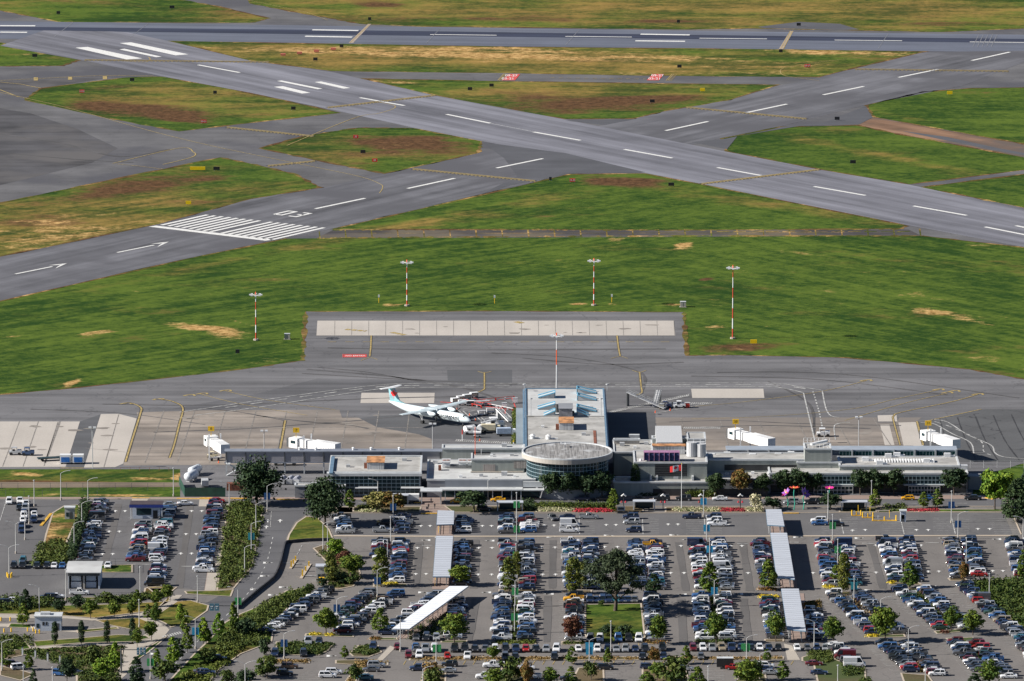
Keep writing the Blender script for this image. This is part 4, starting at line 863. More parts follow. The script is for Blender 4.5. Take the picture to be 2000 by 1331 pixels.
for s in (1, -1):
    tx = flat_text('airline_lettering', 'AIR CANADA EXPRESS', (0, 0), (1, 0), 1.15, 0, M_BLACK, kind=None); tx.parent = pl
    tx.rotation_euler = (math.pi/2, 0, 0 if s < 0 else math.pi); tx.location = (5.6, 1.40*s, 2.35)
# ================================================================ LANDSIDE GROUND
def island(name, px, mat=None, z=.14, kerb=.25, kmat=None, attrs=None):
    W = [P(*p) for p in px]; mb = MB(); mb.prism([(p.x, p.y) for p in W], 0.0, z); o = mb.build(name, mat or GRASS); o['kind'] = 'structure'
    if (mat or GRASS) is GRASS: grassattr(o, **(attrs or {}))
    if kerb:
        KB_[kmat or 'k'] = KB_.get(kmat or 'k', MB()); strip(KB_[kmat or 'k'], px, kerb*2, z+.03, closed=True)
    return o
KB_ = {}
PLANT = pave('planting_bed', (.10,.075,.04), 0, .3, .6, tint=(.05,.07,.02), rough=.95, fine=.4)
# airside grass strip on the left, its fence and gravel track
quads('gravel_track', [[(-450,941),(350,943),(352,952),(-450,955)]], .045, pave('gravel', (.17,.135,.10), 0, .2, .5))
quads('front_pavement', [[(640,969),(1920,968),(1965,975),(640,977)],[(823,977),(866,977),(878,1003),(820,1003)]], .075, M_PINK)
quads('kerb_walk', [[(-450,971.5),(352,971.5),(640,972),(640,975.5),(-450,975)],[(444,985),(450,985),(436,1052),(421,1155),(399,1155),(415,1052)]], .078, M_PINK)
quads('concrete_path', [[(439,985),(450,985),(436,1052),(421,1154),(400,1154),(416,1052)],[(-450,1196),(0,1199),(130,1204),(182,1209),(235,1204),(272,1199),(300,1190),(335,1163),(356,1163),(345,1175),(312,1196),(285,1204),(322,1222),(331,1231),(318,1247),(286,1264),(262,1290),(247,1318),(215,1345),(222,1310),(240,1285),(244,1262),(268,1250),(290,1235),(300,1221),(270,1207),(180,1213),(130,1209),(-450,1204)],
   [(45,1266),(155,1258),(260,1255),(262,1259),(155,1262),(60,1269),(0,1274)],[(258,973),(293,973),(276,990),(256,990)],[(390,973),(414,973),(410,990),(388,990)],[(735,1290),(762,1262),(772,1266),(750,1288),(700,1331),(680,1331)],[(1531,1258),(1547,1262),(1563,1290),(1538,1290)],[(-450,1217),(20,1219),(150,1231),(228,1224),(232,1229),(150,1236),(10,1225),(-450,1222)]], .09, M_WALK)
ISL2 = [('straw_island', [(103,1003),(126,989),(154,987),(156,1000),(132,1055),(112,1104),(70,1107),(80,1092),(90,1045)], dict(dry=.42, brown=.5, pale=.4)),
 ('lawn', [(598,1010),(620,1012),(642,1035),(650,1054),(600,1058),(560,1062),(565,1045),(580,1022)], dict(pale=.35)),
 ('lawn', [(115,1184),(200,1182),(330,1176),(332,1165),(310,1187),(280,1196),(225,1203),(185,1208),(130,1204),(60,1201),(-200,1196),(-200,1180)], dict(pale=.6, dry=.1)),
 ('lawn', [(188,1213),(270,1208),(299,1220),(296,1231),(255,1230),(215,1222)], dict(pale=.6)),
 ('lawn', [(314,1197),(346,1176),(372,1174),(407,1184),(404,1194),(370,1218),(334,1226),(322,1218),(293,1205)], dict(pale=.45)),
 ('lawn', [(64,1254),(150,1248),(230,1241),(285,1243),(292,1247),(266,1254),(155,1257),(70,1264)], dict(pale=.3)),
 ('lawn', [(20,1219),(60,1221),(62,1228),(15,1226)], {}),
 ('lawn', [(288,1266),(318,1249),(330,1240),(317,1252),(290,1275),(252,1300),(262,1287)], {}),
 ('lawn', [(361,1156),(420,1155),(455,1153),(450,1166),(365,1161)], dict(dry=.3, pale=.4)),
 ('verge', [(604,1148),(560,1155),(510,1184),(470,1200),(440,1217),(405,1255),(380,1278),(318,1345),(400,1345),(425,1310),(470,1278),(530,1255),(535,1215),(570,1180),(612,1158)], dict(pale=.2, brown=.3)),
 ('lawn', [(1143,1182),(1252,1180),(1259,1245),(1251,1254),(1150,1257),(1143,1240)], dict(pale=.35)),
 ('lawn', [(1715,996),(1955,996),(1960,1000),(1715,1001)], {}), ('lawn', [(612,990),(690,992),(690,1001),(650,1001),(620,1006)], {}),
 ('lawn', [(-200,1258),(0,1258),(50,1254),(60,1268),(20,1272),(-200,1278)], {}),
 ('lawn', [(150,1232),(228,1226),(232,1229),(152,1237)], dict(pale=.4)),
 ('lawn', [(284,1150),(330,1150),(345,1148),(330,1160),(300,1170),(200,1172),(100,1172),(100,1168),(200,1168),(280,1166)], dict(brown=.4)),
 ('lawn', [(196,1106),(258,1104),(258,1119),(196,1119)], dict(dry=.5, brown=.2)), ('lawn', [(287,1148),(324,1146),(330,1152),(300,1158)], dict(dry=.7)),
 ('lawn', [(1893,1139),(2010,1128),(2440,1128),(2440,1300),(2060,1240),(2000,1228),(1960,1203),(1920,1168)], dict(brown=.3, dry=.15))]
for nm, px, at in ISL2: island(nm, px, attrs=at)
quads('short_stay_asphalt', [[(640,1003),(1960,1002),(1978,1046),(652,1047)],[(-450,976),(435,978),(415,1052),(398,1154),(340,1148),(190,1168),(-450,1178)]], .055, pave('newer_lot_asphalt', (.112,.110,.113), R(90), .08, .2, crack=.3, fine=.15))
BEDS = [[(655,991),(822,991),(820,1001),(660,1001)],[(868,989),(1255,990),(1256,1001),(885,1001)],[(1300,992),(1490,992),(1492,1001),(1300,1001)],[(1640,992),(1812,992),(1714,995),(1712,1001),(1640,1001)],
 [(612,1072),(630,1066),(668,1068),(700,1103),(704,1128),(690,1146),(660,1152),(640,1148),(640,1100)],[(-200,1276),(50,1270),(155,1264),(240,1262),(235,1300),(215,1345),(150,1345),(150,1308),(60,1278),(0,1290)],
 [(445,990),(473,980),(513,992),(505,1040),(497,1080),(490,1110),(455,1151),(424,1154),(436,1055)],[(540,1255),(650,1257),(648,1262),(640,1272),(622,1281),(540,1280)],[(683,1277),(700,1262),(738,1262),(745,1275),(720,1284),(690,1283)],
 [(520,1290),(603,1291),(604,1296),(520,1297)],[(656,1291),(700,1290),(757,1295),(757,1300),(715,1300),(695,1331),(672,1345),(665,1345),(700,1300),(656,1297)],
 [(730,1132),(748,1132),(752,1140),(795,1142),(795,1146),(730,1147)],[(598,1239),(690,1241),(690,1245),(596,1243)],[(722,1247),(775,1247),(775,1251),(722,1251)],[(862,1252),(912,1252),(912,1256),(862,1256)],[(955,1254),(1046,1254),(1046,1260),(960,1260)],[(1098,1254),(1142,1254),(1142,1260),(1098,1260)],
 [(1256,1254),(1302,1254),(1302,1259),(1256,1259)],[(1355,1254),(1432,1253),(1432,1258),(1355,1258)],[(1494,1250),(1530,1250),(1530,1254),(1494,1254)],[(975,1153),(1048,1153),(1048,1157),(975,1157)],[(1097,1154),(1155,1154),(1155,1158),(1097,1158)],[(1355,1154),(1420,1155),(1420,1158),(1355,1158)],[(1480,1150),(1518,1150),(1518,1154),(1480,1154)],[(1482,1166),(1518,1166),(1518,1170),(1482,1170)],
 [(1607,1146),(1675,1146),(1675,1150),(1609,1150)],[(1736,1139),(1790,1138),(1800,1143),(1738,1143)],[(1852,1131),(1885,1131),(1890,1136),(1856,1135)],[(1613,1159),(1680,1155),(1684,1160),(1620,1166)],[(1745,1152),(1805,1148),(1810,1152),(1752,1158)],[(1695,1242),(1765,1240),(1768,1245),(1698,1247)],[(1825,1234),(1905,1228),(1910,1232),(1830,1239)],
 [(800,1284),(950,1284),(1100,1284),(1330,1284),(1530,1284),(1530,1289),(800,1291)],[(1567,1285),(1620,1268),(1632,1290),(1690,1309),(1690,1331),(1650,1345),(1600,1345),(1590,1300),(1567,1292)],
 [(830,1300),(870,1300),(870,1345),(820,1345)],[(985,1297),(1030,1297),(1030,1345),(960,1345)],[(1130,1306),(1178,1300),(1180,1345),(1110,1345)],[(1255,1305),(1340,1302),(1345,1345),(1255,1345)],[(1445,1300),(1490,1300),(1500,1345),(1440,1345)],[(1760,1316),(1812,1320),(1830,1345),(1770,1345)],
 [(0,1302),(40,1310),(66,1318),(40,1330),(0,1320)],[(1848,1248),(1900,1246),(1910,1252),(1860,1256)]]
for px in BEDS: island('planting_bed', px, PLANT)
for px in [[(-60,1106),(-60,1108),(0,1108),(0,1106)]]: pass
for k, mb in KB_.items(): mb.build('kerb', M_KERB)['kind'] = 'structure'
# kerb lines along the lots
mb = MB(); my = MB()
for pts in [[(-450,974.5),(350,975.5),(470,978)],[(345,975),(256,975)],[(640,1003),(885,1003.5),(1500,1003),(1800,1001.5),(1955,1002)],[(688,990),(1940,990)],[(1965,976),(1995,1045)],[(1980,1050),(1998,1080)]]:
    W = [P(*p) for p in pts]
    for a, b in zip(W, W[1:]): mb.bar((a.x, a.y, .1), (b.x, b.y, .1), .35, .2)
for pts in [[(652,1047.5),(850,1048.5),(1240,1048.5),(1500,1048),(1980,1047)]]: strip(mb, pts, 1.6, .13)
for a, b in [((258,974),(292,974)),((390,974),(414,974)),((450,974.5),(482,975)),((540,976.5),(583,977)),((822,1004),(854,1004)),((1530,1003.6),(1560,1003.6)),((808,983),(822,983)),((345,975),(420,976)),((1925,973),(1940,976)),((80,1028),(100,1004))]:
    p, q = P(*a), P(*b); my.bar((p.x, p.y, .12), (q.x, q.y, .12), .9, .24)
mb.build('kerb', M_KERB)['kind'] = 'structure'; my.build('yellow_kerb', M_KERBY)['kind'] = 'structure'
# low dark barrier wall by the entrance road
t = thing('barrier_wall', 'low dark concrete barrier curving between the two entrance roads', 'wall', P(520,1140))
m = MB(); pts = smoothline([(650,1057),(600,1058.5),(572,1061),(558,1064),(552,1085),(547,1104),(538,1126),(526,1139),(500,1160),(463,1191)], 6)
for a, b in zip(pts, pts[1:]): p, q = P(*a), P(*b); m.bar((p.x, p.y, .5), (q.x, q.y, .5), .4, 1.0)
m.build('wall', plain('dark_barrier', (.045,.045,.05), .8, .2, .5), t, True)
# painted lines of the lots
mb = MB(); my = MB(); ma = MB()
def stall_lines(xa, ya, xb, yb, wd, n, m_=None):
    for k in range(n+1):
        t = k/n; x, y = xa+(xb-xa)*t, ya+(yb-ya)*t; strip(m_ or mb, [(x-wd/2, y), (x+wd/2, y)], .16, .1)
for (xa, xb, w_) in ((1130,1130,64),(1254,1254,66),(1375,1375,70),(1640,1640,70),(1758,1758,70),(1858,1858,70)):
    stall_lines(xa, 1013, xb, 1044, w_, 9); strip(mb, [(xa+1,1014),(xb+(8 if xa > 1500 else 2),1044)], .3, .1)
stall_lines(1960, 1014, 1975, 1046, 60, 9)
for k in range(40): x = 790+k*19.4; strip(my, [(x-2,1299),(x+3,1291.5)], .22, .1) if k not in (5,) else None
for k in range(36): x = 1150+k*19.6; strip(my, [(x,1262),(x-1,1257)], .2, .1) if x < 1256 else None
for (xa, ya, xb, yb, w_) in ((1708,1160,1795,1238,0),): pass
for (xa, ya, xb, yb) in [(1598,1165,1690,1240),(1730,1160,1835,1240),(1850,1150,1985,1268),(1700,1262,1768,1331),(1850,1262,1910,1331)]: stall_lines(xa, ya, xb, yb, 18, 28)
for k in range(12): stall_lines(630, 1312, 600, 1331, 60, 5) if k == 0 else None
stall_lines(950,1310,945,1331,70,6); stall_lines(1100,1308,1095,1331,60,7); stall_lines(1180,1312,1180,1331,50,5); stall_lines(1385,1308,1385,1331,60,7); stall_lines(480,1318,450,1331,60,3); stall_lines(850,1315,850,1331,60,4); stall_lines(1560,1320,1570,1331,50,3)
stall_lines(398,1128,388,1150,22,7); stall_lines(1108,1170,1106,1250,30,20)
def arrow(x, y, dirx=0, s=1.0):
    """small painted direction arrow; dirx 0 = pointing along the aisle, +-1 = along the lane"""
    q = P(x, y); 
    if dirx == 0: strip(ma, [(x, y), (x, y+2.0*s)], .35, .1); ma.add([(q.x-.8,q.y,.1),(q.x,q.y+1.3*s,.1),(q.x+.8,q.y,.1)], [(0,2,1)])
    else:
        a = P(x+9*dirx, y); strip(ma, [(x-6*dirx, y), (x+4*dirx, y)], .9, .1); ma.add([(a.x-3*dirx,a.y-1.3,.1),(a.x,a.y,.1),(a.x-3*dirx,a.y+1.3,.1)], [(0,1,2) if dirx > 0 else (0,2,1)])
for x, y in [(822,1028),(840,1028),(942,1028),(960,1028),(1063,1027),(1082,1027),(1184,1026),(1203,1026),(1305,1025),(1324,1025),(1422,1026),(1665,1037),(1690,1036),(1790,1036),(1813,1036),(1910,1034),(1933,1034),
   (815,1071),(835,1071),(935,1071),(961,1071),(1058,1070),(1084,1070),(1181,1069),(1206,1069),(1304,1068),(1330,1067),(1427,1067),(1449,1067),(1671,1067),(1711,1066),(1799,1066),(812,1122),(832,1122),(934,1123),(960,1123),(1060,1123),(1085,1123),(1310,1120),(1336,1120),(1436,1120),(1461,1120),(1588,1120),(1685,1119),(1711,1119),(1813,1117),(1834,1117),(1939,1116),(1959,1116),
   (225,999),(244,999),(213,1039),(233,1039),(200,1083),(220,1083),(374,999),(394,999),(363,1044),(383,1044),(353,1082),(374,1082)]: arrow(x, y)
for x, y, d in [(500,1030,1),(520,1030,1),(523,1018,0),(547,1018,0)]: arrow(x, y, 0, 1.6)
for x, y, d in [(525,1100,1),(519,1126,1),(500,1152,1),(556,1148,1),(535,1163,1),(405,1191,1),(860,1049.5,1),(1078,1049.5,1),(1190,1047,1),(1318,1046,1),(1680,1052,1),(828,1158,1),(948,1158,-1),(1070,1161,-1),(1330,1162,-1),(1440,1161,-1),(1700,1154,1),(1822,1145,1),(650,1282,1),(1560,1050,1),(1840,1052,-1),(1945,1054,-1),(760,1136,1),(830,1056,-1),(955,1057,-1),(1340,1055,-1),(305,1278,1)]:
    arrow(x, y, d) if d else None
strip(mb, [(528,1000+30),(530,1000)], .15, .1)
for pts, da in [([(533,1050),(522,1096),(508,1125),(480,1165),(440,1205),(400,1240),(330,1310)], (3,4)),([(588,1062),(640,1066)], None),([(590,1066),(580,1085)], (3,2)),([(700,983),(1930,984)], (6,6))]: strip(mb, smoothline(pts, 5), .25, .1, da)
for pts in [[(552,1100),(610,1104)],[(596,1125),(620,1126)],[(1440,1063),(1462,1063)],[(824,1066),(846,1066)],[(1541,1060),(1560,1060)],[(1684,1062),(1710,1062)],[(1808,1061),(1834,1061)],[(354,1107),(380,1107)],[(255,1103),(310,1103)]]: strip(mb, pts, .5, .1)
for pts in [[(330,1171),(345,1150)],[(410,1195),(440,1160)],[(320,1205),(333,1190)]]: 
    for k in range(6): pass
for k in range(8): strip(mb, [(318+k*4.5,1243-k*1.2),(322+k*4.5,1247-k*1.2)], .5, .1)
for pts in [[(-450,985),(10,985),(0,1020)]]: strip(mb, [(10,986),(0,1018)], .2, .1)
mb.build('parking_bay_lines', M_WFAD)['kind'] = 'structure'; my.build('yellow_bay_lines', M_YEL)['kind'] = 'structure'; ma.build('lane_arrows', M_WHITE)['kind'] = 'structure'
mb = MB()
for pts in [[(1080,1056),(1079,1150)],[(930,1056),(925,1150)],[(1325,1060),(1340,1155)],[(1450,1060),(1465,1155)],[(1700,1060),(1725,1150)],[(1070,1165),(1068,1255)],[(930,1170),(915,1255)],[(1330,1170),(1335,1255)],[(1452,1170),(1462,1255)],[(232,985),(205,1100)],[(372,985),(350,1150)],[(820,1060),(812,1150)],[(1660,1170),(1710,1235)],[(1790,1165),(1850,1240)]]:
    strip(mb, smoothline(pts, 6), 2.2, .085, jit=.2)
for pts in [[(1045,1075),(1100,1074)],[(1050,1120),(1100,1119)],[(1180,1088),(1240,1090)],[(1055,1186),(1100,1183)],[(1060,1236),(1110,1235)],[(1300,1183),(1350,1184)],[(1435,1184),(1485,1183)],[(830,1184),(850,1183)],[(1660,1112),(1720,1122)],[(200,1043),(250,1040)]]: strip(mb, pts, .35, .087, jit=.3)
mb.build('worn_wheel_tracks', pave('darker_lot_asphalt', (.105,.10,.098), R(90), .1, .2))['kind'] = 'structure'

# ================================================================ VEHICLES
CARCOL = dict(white=(.74,.75,.76), silver=(.42,.44,.46), grey=(.15,.155,.165), black=(.016,.018,.022), navy=(.016,.03,.075), blue=(.03,.10,.26), red=(.36,.015,.012), maroon=(.13,.012,.018), green=(.025,.06,.04), tan=(.30,.25,.17), yellow=(.72,.36,.012), brown=(.09,.055,.035), teal=(.03,.14,.18))
CM = {}
def carpaint(c):
    if c not in CM:
        m, n, b, N, Lk = nodes('car_paint_'+c); b.inputs['Base Color'].default_value = L_(*CARCOL[c]); b.inputs['Roughness'].default_value = .32; b.inputs['Coat Weight'].default_value = .6; b.inputs['Coat Roughness'].default_value = .08
        b.inputs['Metallic'].default_value = .45 if c in ('silver', 'grey') else 0
        tc = N.new('ShaderNodeTexCoord').outputs['Object']; f = noise(N, Lk, tc, 2.0, 2)
        Lk.new(mix(N, Lk, f, L_(*CARCOL[c]), L_(*[x*.86 for x in CARCOL[c]])), b.inputs['Base Color']); CM[c] = m
    return CM[c]
M_CGL = glass('car_glass', (.012,.018,.024), .08); M_LIT = plain('headlamp_lens', (.7,.7,.68), .2, .02, 1); M_TAIL = plain('tail_lamp_lens', (.4,.01,.01), .3, .02, 1); M_TRIMB = plain('black_plastic', (.02,.02,.021), .7, .1, 1); M_RIM = plain('alloy_rim', (.5,.5,.5), .4, .05, 1)
KIND = {  # length, width, height, hood z, deck z, cabin base front/back, roof front/back (x, front = +)
 'sedan': (4.7,1.82,1.45,.92,1.0,1.15,-1.75,.35,-1.0), 'hatchback': (4.15,1.76,1.48,.93,.98,1.1,-1.95,.35,-1.5), 'suv': (4.65,1.88,1.70,1.05,1.08,1.15,-2.22,.45,-1.95),
 'minivan': (5.0,1.95,1.75,1.02,1.05,1.6,-2.42,.75,-2.2), 'pickup': (5.6,1.95,1.85,1.12,1.10,1.2,-.75,.5,-.55), 'van': (5.6,2.0,2.45,1.15,1.2,2.2,-2.75,1.4,-2.65)}
def car_parts(kind):
    L, W, Ht, hz, dz_, c0, c1, r0, r1 = KIND[kind]; h = W/2; f, r_ = L/2, -L/2; m = MB()
    prof = [(f-.02,.32),(f,.62),(f-.12,hz-.16),(f-.45,hz-.04),(c0,hz+.03),(c1,dz_+.02 if kind != 'pickup' else hz),(r_+.12,dz_),(r_,dz_-.22),(r_+.03,.36)]
    def ring_(y, k, dzz): return [(x*k, y, z-(dzz if z > .7 else 0)) for x, z in prof]
    rings = [ring_(-h, .965, .12), ring_(-h+.05, .99, .05), ring_(-h+.16, 1, 0), ring_(h-.16, 1, 0), ring_(h-.05, .99, .05), ring_(h, .965, .12)]
    m.loft(rings)
    if kind == 'pickup':
        m.box(r_+.1, c1-.1, -h+.16, h-.16, dz_+.001, dz_+.05); m.box(r_+.05, c1-.05, -h+.03, -h+.16, .9, dz_+.28); m.box(r_+.05, c1-.05, h-.16, h-.03, .9, dz_+.28); m.box(r_+.02, r_+.14, -h+.05, h-.05, .9, dz_+.27)
    m.box(r0+.06, r1-.06, -h+.29, h-.29, Ht-.07, Ht)
    zt = Ht-.06
    for s in (-1, 1):      # pillars
        for (xb, xt) in ((c0-.02, r0+.02), (c1+.05, r1+.02), ((c0*.42+c1*.58), (r0*.42+r1*.58))): m.bar((xb, s*(h-.10), hz-.02), (xt, s*(h-.29), zt), .07, .1)
        m.box(c0-.35, c0-.15, s*(h-.02), s*(h+.17), hz+.02, hz+.16)
    for s in (-1, 1): m.box(f-.2, f-.04, s*(h-.42), s*(h-.1), .62, .78, 1); m.box(r_+.0, r_+.12, s*(h-.36), s*(h-.08), .72, .92, 2)
    m.box(f-.1, f+.015, -h+.45, h-.45, .42, .62, 3); m.box(r_-.01, r_+.1, -h+.3, h-.3, .36, .5, 3)
    if kind == 'pickup': m.box(r_+.14, c1-.12, -h+.17, h-.17, dz_+.052, dz_+.07, 3)
    g = MB(); g.frus((c1+.02, c0-.03, -h+.09, h-.09), (r1, r0, -h+.28, h-.28), hz-.05, Ht-.07)
    if kind == 'van': m.box(r_+.06, .6, -h+.05, h-.05, 1.0, Ht-.02)
    w = MB(); 
    w.tube((0, -.1, 0), (0, .1, 0), .33 if kind not in ('pickup', 'suv', 'van') else .37, 12); w.tube((0, -.115, 0), (0, .115, 0), .19, 10, 1)
    return m, g, w, (f-.85, r_+.85, h-.06, .33 if kind not in ('pickup', 'suv', 'van') else .37)
CAR_CACHE = {}
def car_mesh(kind, col):
    if kind not in CAR_CACHE: CAR_CACHE[kind] = car_parts(kind)
    m, g, w, wp = CAR_CACHE[kind]
    key = (kind, col)
    if key not in CAR_CACHE:
        CAR_CACHE[key] = (m.mesh('body', [carpaint(col), M_LIT, M_TAIL, M_TRIMB]),
            CAR_CACHE.get(('g', kind)) or g.mesh('windows', M_CGL), CAR_CACHE.get(('w', kind)) or w.mesh('wheel', [M_RUBB, M_RIM]))
        CAR_CACHE[('g', kind)], CAR_CACHE[('w', kind)] = CAR_CACHE[key][1:]
    return CAR_CACHE[key], wp
CPROTO = {}
KNAME = dict(sedan='parked_car', hatchback='parked_car', suv='parked_car', minivan='parked_car', pickup='pickup_truck', van='delivery_van')
KWORD = dict(sedan='sedan', hatchback='hatchback', suv='SUV', minivan='minivan', pickup='pickup truck', van='panel van')
def car(kind, col, loc, rz, label, group, name=None, cat=None, extra=None):
    key = (kind, col)
    (b, g, w), wp = car_mesh(kind, col)
    t = thing(name or KNAME[kind], label, cat or {'pickup': 'pickup truck', 'van': 'van'}.get(kind, 'car'), loc, rz, group); k_ = random.uniform(.99, 1.12); t.scale = (k_*random.uniform(.98, 1.03), k_, k_*random.uniform(.97, 1.03))
    for nm, me in (('body', b), ('windows', g)):
        o = bpy.data.objects.new(nm, me); C.objects.link(o); o.parent = t
    for x in wp[:2]:
        for s in (1, -1):
            o = bpy.data.objects.new('wheel', w); C.objects.link(o); o.parent = t; o.location = (x, s*wp[2], wp[3])
    return t
POOL = ['white']*19+['silver']*9+['grey']*13+['black']*20+['navy']*26+['blue']*6+['red']*2+['maroon']*4+['green']*1+['tan']*1+['brown']*1+['teal']*1
KP = ['sedan']*28+['hatchback']*16+['suv']*36+['minivan']*8+['pickup']*10+['van']*1
rng = random.Random(21)
CARS = []          # dicts: kind, col, pos, rz, py, row, idx
def crow(xa, ya, xb, yb, desc, dirs=(1,), pitch=2.45, skip=0.04, rz=0, over=None, gaps=()):
    """side-on cars from the far end (xa, ya) to the near end (xb, yb) of a row; pixels mark the ground centre"""
    a, b = P(xa, ya), P(xb, yb); L = (b-a).length; n = max(1, int(L/pitch)); out = []
    for k in range(n+1):
        t = k/n
        p = a+(b-a)*t; y = ya+(yb-ya)*t
        if rng.random() < skip or any(g0 <= y <= g1 for g0, g1 in gaps): continue
        kd, cl = rng.choice(KP), rng.choice(POOL)
        if over and (n-k) in over: kd, cl = over[n-k]
        head = 0 if rng.random() < .3 else math.pi
        if dirs == (-1,): head = math.pi-head
        p2 = p+Vector((rng.uniform(-.35, .35), rng.uniform(-.12, .12), 0)); ypx = y+(xb-xa)*0
        out.append(dict(kind=kd, col=cl, pos=(p2.x, p2.y, .05), rz=head+rz+R(rng.uniform(-1.5, 1.5)), py=ypx, row=desc, side=1))
    for i, c in enumerate(reversed(out)): c['idx'] = i
    CARS.extend(out)
def hrow(xs, y, desc, cols=None, kinds=None, face=-1, y2=None):
    """head-on cars, left to right"""
    for i, x in enumerate(xs):
        yy = y if y2 is None else y+(y2-y)*i/max(1, len(xs)-1); p = P(x, yy); kd = (kinds or {}).get(i) or rng.choice(KP); 
        if kd == 'van': kd = 'suv'
        CARS.append(dict(kind=kd, col=(cols or {}).get(i) or rng.choice(POOL), pos=(p.x, p.y, .05), rz=face*math.pi/2+R(rng.uniform(-3, 3)), py=yy, row=desc, idx=i, side=0, n=len(xs)))
def one(x, y, kind, col, rz, label):
    p = P(x, y); CARS.append(dict(kind=kind, col=col, pos=(p.x, p.y, .05), rz=R(rz), py=y+500, row=None, label=label))
PI_ = math.pi
# second lot (far block)
crow(744,1062,742,1092,'short row behind the weeping tree'); crow(784,1062,773,1138,'row between the weeping tree and left walkway roof')
crow(903,1066,902,1143,'row right of the left walkway roof in the far block')
crow(991,1064,990,1150,'left row of the first far double row'); crow(1029,1064,1028,1152,'right row of the first far double row')
crow(1116,1062,1117,1150,'left row of the second far double row'); crow(1152,1062,1154,1150,'right row of the second far double row')
crow(1240,1062,1246,1150,'left row of the far double row beyond the oak'); crow(1276,1062,1284,1152,'right row of the far double row beyond the oak', over={24: ('pickup','yellow')})
crow(1361,1061,1373,1150,'left row of the far double row under blue banners'); crow(1402,1061,1418,1152,'right row of the far double row under blue banners')
crow(1482,1061,1503,1148,'row left of the right walkway roof in the far block')
crow(1608,1061,1624,1145,'left row of the far double row with tall poplars'); crow(1645,1061,1668,1144,'right row of the far double row with tall poplars')
crow(1730,1058,1750,1136,'left row of the far double row with red cars'); crow(1770,1058,1788,1136,'right row of the far double row with red cars')
crow(1856,1058,1872,1130,'left row of the far right double row'); crow(1892,1058,1912,1126,'right row of the far right double row')
crow(1977,1057,1996,1128,'row at the far right edge'); crow(2015,1057,2040,1128,'row beyond the far right edge')
# third lot (near block)
crow(636,1156,522,1236,'slanted row beside the hedge slope'); crow(720,1162,640,1224,'slanted row with the blue parking banner'); crow(772,1164,668,1236,'slanted row left of the round maple'); crow(848,1166,755,1240,'slanted row along the slanted walkway roof')
crow(893,1178,886,1250,'near row right of the slanted walkway roof'); crow(980,1167,980,1250,'left row of the near double row under green banners'); crow(1028,1167,1027,1252,'right row of the near double row under green banners')
crow(1122,1167,1121,1250,'near row left of the grass island', over={20: ('pickup','yellow'), 0: ('suv','silver')})
crow(1273,1168,1280,1252,'near row right of the grass island', over={0: ('sedan','silver')}); crow(1369,1168,1374,1250,'left row of the near double row by blue banners', over={0: ('minivan','white')}); crow(1414,1168,1420,1250,'right row of the near double row by blue banners', over={0: ('suv','silver')})
crow(1503,1174,1514,1248,'near row left of the right walkway roof'); crow(1588,1196,1592,1250,'short shaded row right of the right walkway roof')
crow(1628,1162,1706,1240,'first slanted row of the right block'); crow(1675,1162,1758,1238,'second slanted row of the right block', gaps=((1205,1222),)); crow(1757,1154,1838,1230,'third slanted row of the right block'); crow(1805,1154,1885,1228,'fourth slanted row of the right block'); crow(1881,1146,2000,1254,'slanted row along the shrubby bank')
crow(1628,1264,1668,1302,'bottom slanted row left of the white van', over={0: ('van','white')}); crow(1727,1260,1780,1313,'bottom slanted row right of the white van'); crow(1772,1262,1828,1318,'bottom slanted row beside the tan verge'); crow(1864,1256,1912,1312,'bottom slanted row of white cars'); crow(1905,1258,1968,1325,'bottom right slanted row'); crow(2000,1262,2050,1325,'row at the bottom right corner')
# left lots
crow(196,983,166,1098,'row beside the tall dark hedge'); crow(281,1028,263,1097,'row in front of the blue kiosk'); crow(330,990,305,1098,'row right of the blue kiosk'); crow(422,982,397,1118,'row along the long concrete path', over={0: ('pickup','white')}); crow(312,1110,303,1145,'short row by the straw verge')
# short-stay bays
crow(668,1014,674,1042,'short-stay row by the dark conifer', skip=0, over={0: ('pickup','silver')}); crow(750,1012,748,1040,'short-stay row in tree shade', skip=.2, pitch=4.5, over={0: ('pickup','silver'), 1: ('minivan','blue')}); crow(786,1012,784,1042,'short-stay row left of the far walkway roof', skip=0)
crow(906,1018,906,1040,'short-stay row shaded by the walkway roof', skip=.3); crow(990,1014,990,1042,'short-stay row by the first green banner', skip=0); crow(1030,1014,1034,1040,'short-stay row right of the first green banner', skip=0); crow(1110,1014,1112,1040,'short-stay row with a white panel van', skip=.1, pitch=3.6, over={2: ('van','white'), 0: ('pickup','white')})
one(1150,1014,'pickup','silver',0,'silver pickup with canopy parked alone by the red flower bed'); one(1080,1016,'suv','grey',-70,'dark grey SUV driving across the short-stay bays'); one(1232,1014,'suv','navy',180,'dark SUV at the back of three beside the bus shelter'); one(1234,1024,'suv','silver',180,'silver SUV in the middle of three beside the bus shelter'); one(1238,1040,'suv','navy',180,'dark blue SUV nearest of three beside the bus shelter')
one(1351,1013,'pickup','navy',180,'dark pickup parked alone by the pale flower bed'); crow(1395,1014,1398,1028,'short-stay row with white pickup by blue banner', skip=0, over={0: ('pickup','white')})
one(1599,1021,'suv','white',180,'white SUV parked at the back by the right walkway roof'); one(1601,1026,'sedan','blue',180,'blue sedan beside a white SUV by the gate lanes'); one(1634,1028,'suv','black',0,'black SUV nose right beside the blue sedan')
